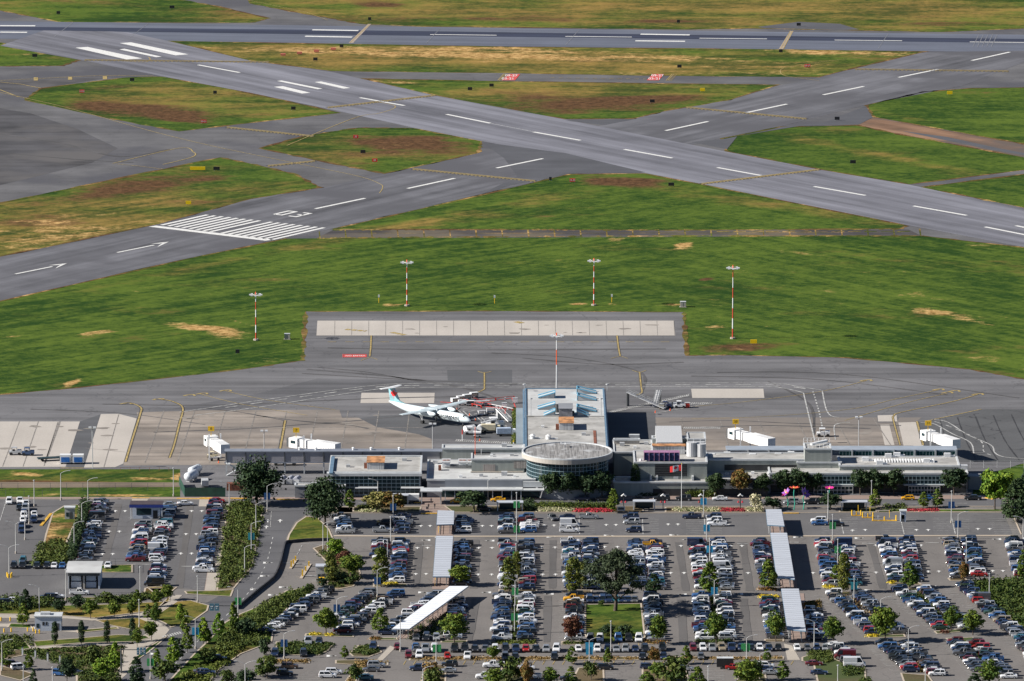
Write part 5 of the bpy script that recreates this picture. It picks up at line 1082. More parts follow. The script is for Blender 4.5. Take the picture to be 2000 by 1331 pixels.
# roadside at the terminal
one(973,980,'sedan','yellow',180,'yellow taxi waiting in front of the left entrance doors'); one(893,983,'hatchback','yellow',180,'yellow taxi half hidden behind the round shrub'); one(1773,977,'hatchback','yellow',180,'yellow taxi outside the right glass hall'); one(1810,977,'sedan','blue',180,'blue and white police car behind the yellow taxi'); one(1900,977,'sedan','black',180,'black sedan at the right end of the terminal kerb')
for x, k, c, l in [(1137,'suv','navy','navy SUV under the trees before the rotunda'),(1178,'sedan','black','black sedan right of the rotunda trees'),(1247,'sedan','black','black sedan in the shade left of the flagpole'),(1292,'suv','black','black SUV just left of the flagpole'),(1335,'suv','black','black SUV just right of the flagpole'),(1406,'sedan','white','white sedan on the kerb behind the flower bed'),(1546,'suv','silver','silver SUV behind the flower sculptures'),(1587,'suv','black','black car in front of the purple flower sculpture')]: one(x, 978 if x < 1500 else 985, k, c, 180, l)
one(946,998,'suv','black',0,'black SUV in front of the left bus shelter'); one(362,988,'sedan','white',10,'white sedan crossing the top of the left lot')
# far left lot
for x, y, c, rz, l in [(18,984,'white',-88,'white car facing forward at the top left'),(39,982,'white',-85,'white car behind a dark one at top left'),(38,996,'black',-85,'black car second in the leftmost queue'),(51,988,'white',-85,'white car beside the first left lamp post'),(49,997,'silver',-85,'silver car third in the leftmost queue'),(47,1005,'navy',-85,'navy car fourth in the leftmost queue'),(47,1012,'white',-85,'white car fifth in the leftmost queue'),(45,1020,'white',-85,'white car sixth in the leftmost queue'),(43,1030,'navy',-85,'navy car next to last in the leftmost queue'),(42,1040,'navy',-85,'navy car last in the leftmost queue'),(67,1009,'white',-85,'white car pulled out right of the queue'),(66,1020,'navy',-85,'dark car pulled out right of the queue')]:
    one(x, y, rng.choice(['suv','sedan']), c, rz, l)
for x, c, l in [(27,'black','black car right of the yellow bollards'),(45,'teal','dark teal car behind the yellow bollards'),(44,'black','black car nose out near the yellow bollards'),(72,'black','black car below the hedge tip'),(92,'black','black car next to the white one below the hedge'),(106,'white','white car below the hedge'),(122,'blue','bright blue car beside the wash building'),(211,'white','white car right of the wash building')]:
    one(x, 1109 if x != 45 else 1100, 'sedan' if x > 60 else 'suv', c, -90, l)
one(93,1171,'suv','black',180,'black SUV behind the left lawn'); one(110,1169,'sedan','white',5,'white sedan behind the left lawn'); one(155,1162,'pickup','white',0,'white pickup in front of the wash building'); one(26,1177,'sedan','white',5,'white sedan at the left end of the lawn'); one(14,1182,'suv','black',5,'black SUV half hidden by shrubs at far left')
one(38,1308,'suv','white',20,'white SUV at the lower left corner'); one(24,1302,'suv','maroon',20,'maroon SUV behind the lower left white one'); one(120,1320,'suv','blue',-15,'blue and white car behind the lower left lamp'); one(143,1316,'sedan','black',-20,'black car under the lower left tree'); one(395,1317,'sedan','grey',0,'grey sedan at the bottom of the entrance slope')
# near head-on rows
hrow([813+19.7*k for k in range(3)],1250,'upper nose-out row below the slanted roof', cols={0:'grey',1:'black',2:'silver'}); hrow([813,831,849]+[888+19.9*k for k in range(11)]+[1130,1167,1187,1204,1222,1241,1260],1272,'long nose-out row in front of the grass island', cols={0:'grey',1:'silver',3:'black',4:'black',5:'black',6:'grey',7:'white',8:'black',9:'navy',10:'red',11:'black',12:'silver',13:'white',14:'white',15:'white',16:'navy',17:'silver',18:'silver',19:'navy',20:'black'}, kinds={1:'pickup'})
hrow([1288,1294] [1:]+[1354,1373,1391,1410,1429,1448,1467,1484,1502,1520,1557,1577,1595,1612],1270,'nose-out row left and right of the ramp', cols={4:'tan',8:'white'}, kinds={5:'pickup'})
hrow([1153,1172,1208,1228,1248],1252,'nose-out row on the grass island edge', cols={2:'blue',4:'white'})
hrow([553,602,623,550,541][1:3],1258,'pair above the shrubby island'); hrow([537,593],1281,'pair in the shrubby island bays')
hrow([729,776,812],1268,'nose-out trio below the slanted walkway foot', cols={0:'navy',1:'maroon',2:'blue'}); hrow([798,819],1284,'lower pair under the lamp', cols={0:'maroon',1:'white'})
hrow([874,913],1286,'lower pair left of centre', cols={0:'red',1:'white'}, kinds={1:'pickup'}); hrow([987,1007,1083],1288,'lower trio at centre', cols={0:'grey',1:'black',2:'black'}); hrow([1255,1296,1369],1287,'lower trio right of centre', cols={0:'black',1:'navy',2:'grey'})
hrow([1152+k*12.5 for k in range(8)],1176,'shaded nose-out row under the oak')
for a in [(426,1292,'suv','black',0,'black SUV at the near left bay'),(403,1318,'sedan','navy',0,'navy sedan by the bottom left bays'),(480,1328,'hatchback','teal',180,'teal hatchback at the bottom left'),(566,1306,'suv','brown',0,'brown SUV beside the bushy divider'),(556,1319,'suv','black',0,'black SUV at the bottom of the bushy divider'),(652,1317,'suv','white',0,'white SUV behind another white SUV at the bottom'),(640,1324,'suv','white',0,'white SUV nearest at the bottom left of centre'),(735,1304,'suv','silver',0,'silver SUV right of the tan divider'),(725,1312,'sedan','grey',180,'grey sedan right of the tan divider'),(712,1328,'sedan','teal',180,'teal sedan at the bottom of the tan divider'),
 (817,1310,'suv','navy',180,'navy SUV below the tan shrubs'),(878,1302,'suv','black',180,'black SUV behind a silver sedan'),(875,1314,'sedan','silver',180,'silver sedan in front of a black SUV'),(964,1304,'pickup','white',180,'white pickup left of the round bush'),(970,1318,'sedan','maroon',0,'maroon sedan beside the round bush'),(947,1326,'suv','white',180,'white SUV cut off at the bottom centre'),(1028,1308,'sedan','white',0,'white sedan right of the round bush'),(1037,1326,'pickup','white',180,'white pickup cut off right of the round bush'),
 (1182,1308,'suv','black',0,'black SUV right of the leafy divider'),(1110,1330,'sedan','black',0,'black sedan at the bottom right of centre'),(1337,1310,'sedan','silver',0,'silver sedan right of the big shrub'),(1266,1307,'suv','navy',0,'navy SUV tucked behind shrubs'),(1434,1308,'sedan','red',0,'red sedan beside the dark trailer'),(1495,1305,'suv','white',0,'white SUV at the back of three by the young tree'),(1492,1312,'sedan','navy',180,'navy sedan in the middle of three by the young tree'),(1506,1318,'sedan','silver',0,'silver sedan nearest of three by the young tree'),(1590,1300,'sedan','maroon',0,'maroon sedan below the rock garden'),(1600,1318,'sedan','navy',0,'navy sedan below the maroon one'),(1830,1320,'suv','white',180,'white SUV alone at the bottom right')]: one(*a)
ORD = ['nearest','second','third','fourth','fifth','sixth','seventh','eighth','ninth','tenth','eleventh','twelfth','thirteenth','fourteenth','fifteenth','sixteenth','seventeenth','eighteenth','nineteenth','twentieth']+['twenty-'+x for x in ('first','second','third','fourth','fifth','sixth','seventh','eighth','ninth')]+['thirtieth']+['thirty-'+x for x in ('first','second','third','fourth','fifth','sixth','seventh','eighth','ninth')]+['fortieth','forty-first','forty-second','forty-third','forty-fourth','forty-fifth']
CARS.sort(key=lambda c: -c['py']); near, rest = CARS[:292], CARS[292:]
for c in near:
    if c['row'] is None: lab = c['label']
    elif c['side']: lab = '%s %s, %s in the %s' % (c['col'], KWORD[c['kind']], ORD[c['idx']], c['row'])
    else: lab = '%s %s, %s from the left in the %s' % (c['col'], KWORD[c['kind']], 'first' if c['idx'] == 0 else ORD[c['idx']], c['row'])
    if c['row']: lab = lab.replace('from the left in the', 'from left in the').replace('pickup truck', 'pickup')
    taxi = c['col'] == 'yellow' and c['row'] is None
    car(c['kind'], c['col'], c['pos'], c['rz'], lab, 'vehicles parked at the airport', name='taxi' if taxi else None, cat='taxi' if taxi else None)
# the far cars beyond the nearest three hundred, as one merged mass
slots = {}; vs, fs, mi = [], [], []; base = 0
mats_ = []
def slot(mt):
    if mt.name not in slots: slots[mt.name] = len(mats_); mats_.append(mt)
    return slots[mt.name]
for c in rest:
    m, g, w, wp = CAR_CACHE.get(c['kind']) or CAR_CACHE.setdefault(c['kind'], car_parts(c['kind']))
    cs, sn = math.cos(c['rz']), math.sin(c['rz']); px, py, pz = c['pos']
    def put(mbx, off, mm):
        global base
        A = (np.array(mbx.v)+np.array(off))*1.07; B = np.stack([A[:,0]*cs-A[:,1]*sn+px, A[:,0]*sn+A[:,1]*cs+py, A[:,2]+pz], -1); vs.append(B)
        for f, q in zip(mbx.f, mbx.m): fs.append([i+base for i in f]); mi.append(mm[q])
        base += len(A)
    put(m, (0,0,0), [slot(carpaint(c['col'])), slot(M_LIT), slot(M_TAIL), slot(M_TRIMB)]); put(g, (0,0,0), [slot(M_CGL)])
    for x in wp[:2]:
        for s in (1, -1): put(w, (x, s*wp[2], wp[3]), [slot(M_RUBB), slot(M_RIM)])
me = bpy.data.meshes.new('distant_parked_cars'); me.from_pydata(np.concatenate(vs).tolist(), [], fs)
for mt in mats_: me.materials.append(mt)
me.polygons.foreach_set('material_index', mi); me.update()
o = bpy.data.objects.new('distant_parked_cars', me); C.objects.link(o); tag(o, 'hundreds of parked cars packed in the far rows of the lots', 'cars', kind='stuff')
print('CARS', len(CARS), 'near', len(near), 'min py', near[-1]['py'])
# ================================================================ VEGETATION
LM = dict(maple=leafmat('leaf_mid_green', (.045,.09,.012), (.135,.175,.02)), dark=leafmat('leaf_dark_green', (.014,.034,.014), (.040,.066,.022)), lime=leafmat('leaf_lime_green', (.07,.15,.012), (.20,.27,.025)),
  poplar=leafmat('leaf_olive_green', (.045,.075,.012), (.13,.135,.02)), maroon=leafmat('leaf_maroon', (.07,.025,.018), (.16,.07,.035)), yellow=leafmat('leaf_yellow_flower', (.30,.26,.09), (.09,.10,.02)), oak=leafmat('leaf_oak', (.020,.036,.018), (.055,.075,.035)),
  shrub=leafmat('leaf_shrub', (.024,.050,.009), (.088,.112,.02)), hedge=leafmat('leaf_hedge', (.045,.07,.011), (.11,.135,.02)), autumn=leafmat('leaf_autumn', (.10,.09,.02), (.22,.10,.03)), cream=leafmat('petal_cream', (.62,.56,.38), (.16,.20,.06), 1.5), rose=leafmat('petal_rose', (.62,.03,.07), (.20,.05,.04), 1.5), gold=leafmat('petal_yellow', (.70,.52,.03), (.35,.30,.03), 1.5), tan=leafmat('dry_stalks', (.28,.18,.07), (.14,.10,.03)))
BARK = plain('bark', (.085,.065,.05), .9, .25, 2)
nr = np.random.default_rng(5)
def leafquads(cen, nrm, size, flat=.55):
    """one small leaf-spray quad per centre, facing roughly along nrm"""
    n = len(cen); nr_ = nrm+nr.normal(0, flat, (n, 3)); nr_ /= np.linalg.norm(nr_, axis=1, keepdims=True)
    a = np.cross(nr_, nr.normal(0, 1, (n, 3))); a /= np.linalg.norm(a, axis=1, keepdims=True)+1e-9; b = np.cross(nr_, a)
    s = (size*nr.uniform(.55, 1.25, n))[:, None]; k = nr.uniform(.5, .9, n)[:, None]
    v = np.stack([cen-a*s, cen-b*s*k, cen+a*s*.9, cen+b*s*k], 1).reshape(-1, 3); return v
def qmesh(name, v, mat):
    n = len(v)//4; me = bpy.data.meshes.new(name); me.vertices.add(len(v)); me.vertices.foreach_set('co', v.astype(np.float32).ravel())
    me.loops.add(n*4); me.loops.foreach_set('vertex_index', np.arange(n*4)); me.polygons.add(n)
    me.polygons.foreach_set('loop_start', np.arange(0, n*4, 4)); me.polygons.foreach_set('loop_total', np.full(n, 4)); me.update()
    for m in (mat if isinstance(mat, list) else [mat]): me.materials.append(m)
    return me
def blob_crown(kind, R_, z0, z1, K, per, size, gap=0.0):
    """clumps of leaf sprays spread through the crown's volume"""
    out = []; zc, hz = (z0+z1)/2, (z1-z0)/2
    for k in range(K):
        if kind == 'cone': t = nr.uniform(0, 1)**1.3; rr = R_*.8*(1-t**1.5)*min(1, .45+1.8*t)+.08*R_; z = z0+(z1-z0)*(.04+t*.92); br = R_*(.40-.20*t)*nr.uniform(.75, 1.25)
        elif kind == 'column': t = nr.uniform(0, 1); rr = R_*.62*math.sin(math.pi*min(.97, .12+t*.83))**.6; z = z0+(z1-z0)*t; br = R_*.48
        else: 
            u = nr.normal(0, 1, 3); u /= np.linalg.norm(u); d = nr.uniform(.35, .92); rr = R_*d*math.hypot(u[0], u[1]); z = zc+hz*d*u[2]*1.0; br = R_*nr.uniform(.26, .44)
        th = nr.uniform(0, 2*math.pi); c = np.array([rr*math.cos(th), rr*math.sin(th), z]); 
        d = nr.normal(0, 1, (per, 3)); d /= np.linalg.norm(d, axis=1, keepdims=True); d[:, 2] = np.where(d[:, 2] < -.5, -d[:, 2], d[:, 2])
        rad = br*nr.uniform(.55, 1.12, per)[:, None]; out.append(leafquads(c+d*rad*np.array([1, 1, .8 if kind != 'cone' else .6]), d, size))
    return np.concatenate(out)
def trunk(h, r, zb, R_, seed=0, limbs=5):
    m = MB(); m.tube((0, 0, -.1), (0.05, .03, zb), r, 8, r2=r*.8); m.tube((.05, .03, zb), (0, 0, h*.85), r*.8, 6, r2=r*.2); q = random.Random(seed)
    for k in range(limbs):
        a = 2*math.pi*k/limbs+q.uniform(-.4, .4); z = zb*(.9+.25*k/limbs); m.tube((.03, .02, z), (R_*.65*math.cos(a), R_*.65*math.sin(a), z+R_*q.uniform(.5, 1.0)), r*.45, 5, r2=r*.12)
    return m.mesh('trunk', BARK)
TP = {}
def tproto(kind, v):
    """unit prototypes: crown + trunk meshes with nominal height and radius"""
    key = (kind, v)
    if key in TP: return TP[key]
    if kind in ('maple', 'lime', 'maroon', 'dark', 'yellow', 'autumn'): c = blob_crown('round', 3.0, 1.5, 8.0, 64, 46, .31); t = trunk(7.5, .17, 2.3, 3, v); h, r = 8.0, 3.0
    elif kind == 'big': c = blob_crown('round', 6.5, .6, 14.0, 110, 62, .42); t = trunk(12, .4, 2.2, 5, v); h, r = 14.0, 6.5
    elif kind == 'cone': c = blob_crown('cone', 2.2, 1.0, 8.0, 64, 34, .28); t = trunk(7.8, .13, 1.6, 1.2, v, 3); h, r = 8.0, 2.2
    elif kind == 'poplar': c = blob_crown('column', 2.0, 1.0, 10.0, 70, 38, .27); t = trunk(9.5, .16, 1.6, .8, v, 3); h, r = 10.0, 2.0
    elif kind == 'conifer': c = blob_crown('cone', 4.2, .8, 13.0, 120, 44, .38); t = trunk(12, .3, 1.5, 1, v, 3); h, r = 13.0, 4.2
    elif kind == 'bush': c = blob_crown('round', 2.0, .1, 3.2, 26, 30, .26); t = trunk(2.2, .1, .4, 1.3, v, 4); h, r = 3.2, 2.0
    else: raise KeyError(kind)
    TP[key] = (c, t, h, r, {}); return TP[key]
SHAPE = dict(big=('big','dark'), maple=('maple','maple'), lime=('lime','lime'), maroon=('maroon','maroon'), dark=('dark','dark'), yellow=('yellow','yellow'), autumn=('autumn','autumn'), cone=('cone','maple'), conedark=('cone','dark'), conelime=('cone','lime'), poplar=('poplar','poplar'), cypress=('poplar','dark'), conifer=('conifer','dark'), bush=('bush','shrub'), bushdark=('bush','dark'), bushcream=('bush','cream'), bushtan=('bush','tan'))
NAMES = dict(big='broadleaf_tree', maple='maple_tree', lime='bright_green_tree', maroon='maroon_tree', dark='broadleaf_tree', yellow='flowering_tree', autumn='autumn_tree', cone='young_tree', conedark='conifer_tree', conelime='young_tree', poplar='poplar_tree', cypress='cypress_tree', conifer='conifer_tree', bush='bush', bushdark='bush', bushcream='bush', bushtan='bush')
tcount = 0
def tree(x, y, kind, h, r, label, group=None):
    global tcount
    sh, lf = SHAPE[kind]; tcount += 1; c, t, ph, pr_, cache = tproto(sh, tcount % 3)
    if lf not in cache: cache[lf] = qmesh('crown', c, LM[lf])
    p = P(x, y); o = thing(NAMES[kind], label, 'bush' if 'bush' in kind else 'tree', (p.x, p.y, .1), random.uniform(0, 6.28), group)
    s = (r/pr_, r/pr_, h/ph)
    for nm, me in (('crown', cache[lf]), ('trunk', t)):
        if nm == 'trunk' and sh == 'bush' : nm = 'stems'
        q = bpy.data.objects.new(nm, me); C.objects.link(q); q.parent = o; q.scale = s
    return o
# the big oak on the grass island, built on its own
def oak():
    p = P(1202, 1194); o = thing('oak_tree', 'huge dark spreading oak with a thick bare trunk on the grass island', 'tree', (p.x, p.y, .1)); m = MB(); q = random.Random(3); cl = []
    m.tube((0, 0, -.1), (.2, 0, 3.0), .62, 10, r2=.48); m.tube((.2, 0, 3.0), (-.3, .2, 7.5), .46, 9, r2=.32)
    for k in range(15):
        a = 2*math.pi*k/15*1.0+q.uniform(-.3, .3); z = 3.2+4.2*(k % 5)/4; L = q.uniform(5.5, 8.6); rise = q.uniform(.25, 1.1)
        b0 = Vector((0, 0, z)); b1 = b0+Vector((math.cos(a)*L*.5, math.sin(a)*L*.5, L*rise*.55)); b2 = b1+Vector((math.cos(a+q.uniform(-.5, .5))*L*.5, math.sin(a+q.uniform(-.5, .5))*L*.5, L*rise*.45))
        m.tube(b0, b1, .24, 6, r2=.15); m.tube(b1, b2, .15, 5, r2=.05); cl += [(b1+Vector((0,0,.4)), 1.3), (b2, 1.9), (b2+Vector((q.uniform(-2,2), q.uniform(-2,2), q.uniform(-.5,1.2))), 1.5), (b2*.8+Vector((q.uniform(-1.5,1.5), q.uniform(-1.5,1.5), 1.5+z*.15)), 1.4)]
    for k in range(52):
        a = q.uniform(0, 6.28); d = q.uniform(0, 7.6); z = 16.8-(d/8.0)**2*6.5+q.uniform(-1.4, .3); cl.append((Vector((d*math.cos(a), d*math.sin(a), z)), q.uniform(1.2, 1.9)))
        if k % 3 == 0: m.tube((0, 0, 7.5), (d*math.cos(a), d*math.sin(a), z-.6), .16, 5, r2=.04)
    m.build('trunk', BARK, o); vs = []
    for c_, br in cl:
        if q.random() < .06: continue
        n = 110; d = nr.normal(0, 1, (n, 3)); d /= np.linalg.norm(d, axis=1, keepdims=True); rad = br*nr.uniform(.3, 1.1, n)[:, None]; vs.append(leafquads(np.array([c_.x*1.05, c_.y*1.05, c_.z])+d*rad*np.array([1.15, 1.15, .68]), d, .33))
    q_ = bpy.data.objects.new('crown', qmesh('crown', np.concatenate(vs), LM['oak'])); C.objects.link(q_); q_.parent = o
oak()
TREES = [(502,986,'big',14.3,7.2,'large dark tree standing before the elevated gate corridor'),(635,1027,'big',15,6.4,'large dense dark green tree beside the entrance road fork'),(683,996,'cone',6.2,1.9,'small green tree between the dense tree and the glass hall'),
 (735,1002,'yellow',6.6,3.8,'cream flowering tree left of the bus stop'),(764,1003,'autumn',6.2,4.4,'olive bushy tree right of the cream flowering one'),(926,1001,'dark',6.8,5.2,'round dark tree beside the far walkway roof'),
 (1078,976,'dark',8.9,3.9,'first dark tree from the left before the rotunda'),(1110,977,'dark',8.5,3.9,'second dark tree from the left before the rotunda'),(1143,977,'dark',8.3,3.9,'third dark tree from the left before the rotunda'),(1176,976,'dark',9.1,3.8,'fourth dark tree from the left before the rotunda'),
 (1198,1002,'cone',7.4,2.1,'pointed green tree by the right end of the flower bed'),(1241,966,'cypress',9,1.5,'narrow dark cypress against the arrivals wall'),(1398,971,'dark',7.3,3.2,'dark round tree just right of the flagpole'),(1445,969,'autumn',8,3.4,'yellowish open tree before the long canopy'),(1488,968,'dark',6.6,3.2,'dark tree between the yellowish one and the corner'),
 (1530,966,'dark',7.6,3.2,'dark tree behind the flower sculptures'),(1560,967,'dark',8,3.6,'taller dark tree behind the purple flower'),(1594,966,'dark',6.5,2.6,'dark tree at the left end of the glass hall'),(1680,967,'dark',8.2,3.2,'first dark tree from left before the departures glass'),(1710,967,'dark',7.8,3.4,'second dark tree from left before the departures glass'),(1746,967,'dark',8,3.5,'third dark tree from left before the departures glass'),(1863,968,'dark',8.6,4.0,'dark tree at the right end of the departures hall'),
 (1510,996,'bushdark',3.5,3.4,'dark shrub before the flower sculptures'),(1477,1000,'bushcream',5.4,2.2,'tall cream flowering shrub at the bed end'),(1622,996,'dark',5.2,3.4,'round dark shrub tree below the pink flower'),(1709,994,'cone',6,2.0,'small tree beside the tall lamp near the glass hall'),(1804,993,'cone',5,1.8,'left of two small trees on the right lawn'),(1831,992,'cone',5.8,1.9,'right of two small trees on the right lawn'),
 (1943,996,'lime',13.2,4.4,'tall bright yellow-green tree at the terminal\'s right end'),(1968,985,'lime',10,2.6,'smaller yellow-green tree behind the bright tall one'),(1988,1020,'conifer',13.5,5.0,'dark conifer at the right edge above the lot'),(2010,1000,'conifer',14,4.5,'dark conifer cut by the right edge'),
 (646,1141,'poplar',9.3,1.8,'narrow columnar tree beside the exit kiosk'),(655,1092,'lime',5.8,2.7,'pale green tree at the top of the kiosk island'),(672,1112,'maroon',5.5,2.6,'reddish tree on the kiosk island'),(685,1128,'maple',6.8,3.9,'broad green tree on the kiosk island'),(668,1140,'bushdark',3,2.6,'dark low bush on the kiosk island'),(690,1142,'bush',2.8,2.4,'olive low bush at the kiosk island tip'),(629,1147,'bushdark',2.6,1.9,'round bush left of the columnar kiosk tree'),(605,1158,'bush',2.4,1.7,'round bush at the top of the hedge slope'),
 (744,1146,'poplar',11,2.4,'tall weeping tree at the end of the left far row'),(899,1144,'maple',6.2,3.2,'round green tree beside the left walkway roof'),(994,1159,'poplar',10,2.2,'left poplar of the pair under the first far double row'),(1009,1131,'poplar',7.6,1.5,'right slimmer poplar in the first far double row'),(1119,1161,'poplar',10.3,2.3,'left poplar of the pair in the second double row'),(1136,1152,'poplar',7.8,1.6,'right slimmer poplar in the second double row'),
 (1277,1166,'conedark',6.8,2.5,'thin dark tree right of the oak'),(1386,1164,'cone',10,3.2,'pointed green tree between the blue banners'),(1500,1153,'cone',9,2.7,'pointed green tree left of the right walkway roof'),(1648,1158,'poplar',11,1.9,'tall narrow poplar beside the green banner'),(1632,1140,'cone',5.5,1.8,'smaller tree left of the tall narrow poplar'),(1776,1149,'cone',7.8,2.9,'green tree at the end of the red car rows'),(1883,1141,'autumn',6.5,1.5,'thin yellowing tree in the far right double row'),(1999,1130,'cone',8.5,2,'green tree cut by the right edge of the lot'),
 (637,1240,'maple',7.6,3.3,'round maple at the foot of the slanted rows'),(743,1238,'cone',7.4,2.6,'oval maple left of the slanted walkway foot'),(887,1256,'maple',8.8,3.8,'leafy maple right of the slanted walkway roof'),(1117,1257,'maroon',7.8,2.8,'maroon leaved tree by the grass island corner'),(1284,1259,'maple',8.4,2.7,'oval maple right of the grass island'),(1399,1258,'maple',9,3.0,'oval maple in the near blue banner rows'),(1515,1254,'maple',8.6,2.6,'narrow maple left of the near walkway roof'),(1627,1259,'maple',7.8,3.1,'round maple right of the near walkway roof'),(1729,1254,'maple',10.2,3.9,'largest maple at the slanted rows of the right block'),(1858,1234,'maple',7,2.5,'small maple in the third slanted row'),(1900,1241,'maple',7,3.1,'round maple at the end of the fourth slanted row'),
 (1187,1243,'bushdark',3.2,2.5,'left round bush on the grass island'),(1221,1242,'bushdark',3.0,2.4,'right round bush on the grass island'),(1174,1184,'bush',1.6,1.1,'tiny bush at the back of the grass island'),
 (962,1292,'maple',4.3,1.9,'small maple in the kerb strip left of centre'),(1117,1298,'cone',5,1.7,'first young tree in the kerb strip below the grass island'),(1187,1298,'cone',4.6,1.5,'second young tree in the kerb strip below the grass island'),(1278,1298,'autumn',4.8,1.8,'reddish young tree in the kerb strip'),(1340,1298,'cone',5.2,1.6,'young tree in the kerb strip left of the dark row'),(1498,1293,'cone',3.6,1.3,'tiny tree in the kerb strip near the ramp'),(673,1288,'cone',3.8,1.3,'tiny tree between the two near planted islands'),
 (1115,1340,'cone',5.4,1.8,'young tree at the bottom in front of the leafy divider'),(1075,1343,'maple',5.5,2.4,'green tree at the bottom edge left of the divider'),(1029,1345,'autumn',7.5,1.9,'yellowish tree at the bottom edge by the round bush'),(998,1330,'bush',6,3.8,'large round bush at the bottom centre'),(962,1345,'maple',5.5,3.2,'leafy tree at the bottom edge left of the round bush'),(842,1322,'bushtan',4,2.6,'tan shrub behind the bottom lamp'),(846,1345,'bush',5.4,3.2,'green shrub at the bottom edge under the lamp'),(1155,1330,'bush',5.2,2.4,'leafy shrub on the divider right of centre'),
 (1284,1330,'maple',5.4,2.2,'green tree left of the big shrub at the bottom'),(1315,1338,'bush',7,4.6,'big olive shrub at the bottom'),(1362,1345,'cone',6,2.5,'pointed green tree at the bottom right of the shrub'),(1263,1345,'cone',4.6,2.6,'green tree at the bottom edge left of the shrub'),(1316,1308,'bush',3.6,2.2,'small bush behind the big shrub'),(1458,1345,'maple',8,4.2,'broad green tree at the bottom beside the red sedan'),(1475,1330,'bushdark',5.5,2.6,'dark bush behind the broad bottom tree'),(1528,1329,'cone',5.4,2.1,'young tree right of the white and silver cars'),(1931,1343,'maple',7.6,3.3,'round maple in the bottom right rows'),(1903,1345,'conedark',4.2,2.2,'small dark tree at the bottom right edge'),(1690,1345,'bush',3,2.4,'bush at the bottom edge below the white van'),
 (50,1200,'conedark',7.2,2.1,'dark pointed tree behind the left lawn'),(45,1223,'cone',6.6,1.9,'young tree beside the gate booth kerb'),(116,1201,'dark',4.6,2.1,'first dark round tree on the left lawn'),(150,1190,'bushdark',3.6,2.9,'dark bush below the white pickup'),(177,1209,'maple',5.8,2.0,'second round tree on the left lawn'),(223,1207,'maple',5.0,2.0,'third round tree on the left lawn'),(258,1206,'maple',5,1.5,'narrow tree behind the tall lamp on the lawn'),(268,1187,'cone',5.2,1.5,'small tree behind the lawn near the lamp'),(210,1178,'bush',3,2.4,'open bush behind the lawn'),(305,1186,'maple',5,1.9,'round tree at the lawn\'s right end'),(327,1173,'maple',4.8,1.8,'round tree at the foot of the short car row'),(304,1223,'maple',6.4,1.6,'narrow tree on the path between lawns'),(289,1212,'cone',4.6,1.5,'small tree left of the path'),(353,1216,'conelime',5.4,1.6,'pale thin tree on the right lawn'),
 (107,1262,'cypress',6.6,1.0,'first columnar tree from the left on the booth strip'),(159,1259,'cypress',6.4,1.0,'second columnar tree from the left on the booth strip'),(209,1258,'cypress',6.2,1.0,'third columnar tree from the left on the booth strip'),(259,1254,'cypress',6.4,1.0,'fourth columnar tree from the left on the booth strip'),(268,1264,'maple',5.4,1.6,'round tree beside the fourth columnar one'),(296,1251,'maple',5.6,2.0,'leafy tree on the path fork'),(363,1242,'cone',7.4,1.5,'narrow pointed tree by the crosswalk'),(366,1275,'cone',7,1.8,'pointed tree in the road median'),(397,1258,'conelime',7.6,2.0,'bright pointed tree beside the entrance road'),(337,1300,'conelime',8,2.2,'bright pointed tree in the lower road median'),(348,1290,'conedark',6,1.8,'darker tree behind the bright median tree'),(306,1306,'conelime',5.6,1.4,'small bright tree beside the green banner'),
 (267,1342,'conedark',8.4,2.4,'pointed tree at the bottom by the path'),(225,1313,'conelime',8.4,2.1,'bright tree left of the lower path'),(181,1297,'bush',5,2.8,'green bush in the lower planting'),(198,1332,'lime',6.4,2.6,'bright round tree in the lower planting'),(131,1336,'dark',7,2.2,'dark tree over the lower left cars'),(56,1309,'cone',4.6,1.5,'small tree on the lower left island'),(12,1304,'cone',5,1.6,'young tree by the lower left lamp'),(322,1331,'bush',5.6,4.2,'wide bush in the lower road median'),(65,1345,'conedark',5.5,1.2,'thin tree at the bottom left edge'),(222,1345,'bush',4,2.6,'bush at the bottom beside the path'),
 (427,1245,'conelime',6.9,1.9,'pale young tree beside the entrance slope'),(457,1237,'cone',9.2,1.6,'tall narrow tree by the green banner post'),(403,1258,'cone',5,1.6,'young tree at the left foot of the slope'),(478,1242,'bushdark',4.4,3.4,'dark round bush on the hedge slope'),(445,1340,'bush',4.4,2.4,'bush at the bottom edge of the slope'),(508,1322,'cone',5.2,1.7,'young tree on the bushy divider'),(522,1325,'bush',4.2,3.0,'dense bush on the bushy divider'),(528,1306,'bush',3.6,2.6,'olive bush at the top of the bushy divider'),(517,1280,'bushdark',4.6,1.9,'dark tree at the left of the shrubby island'),(692,1332,'bush',4.4,2.4,'round green bush on the tan divider'),(480,1344,'bushdark',5,3.2,'bush at the bottom edge of the divider'),(405,1296,'bush',4,3,'green bush on the lower slope'),(500,925,'bushdark',2.4,1.6,'dark bush under the gate corridor')]
for t_ in TREES: tree(*t_, group='trees and bushes around the airport')
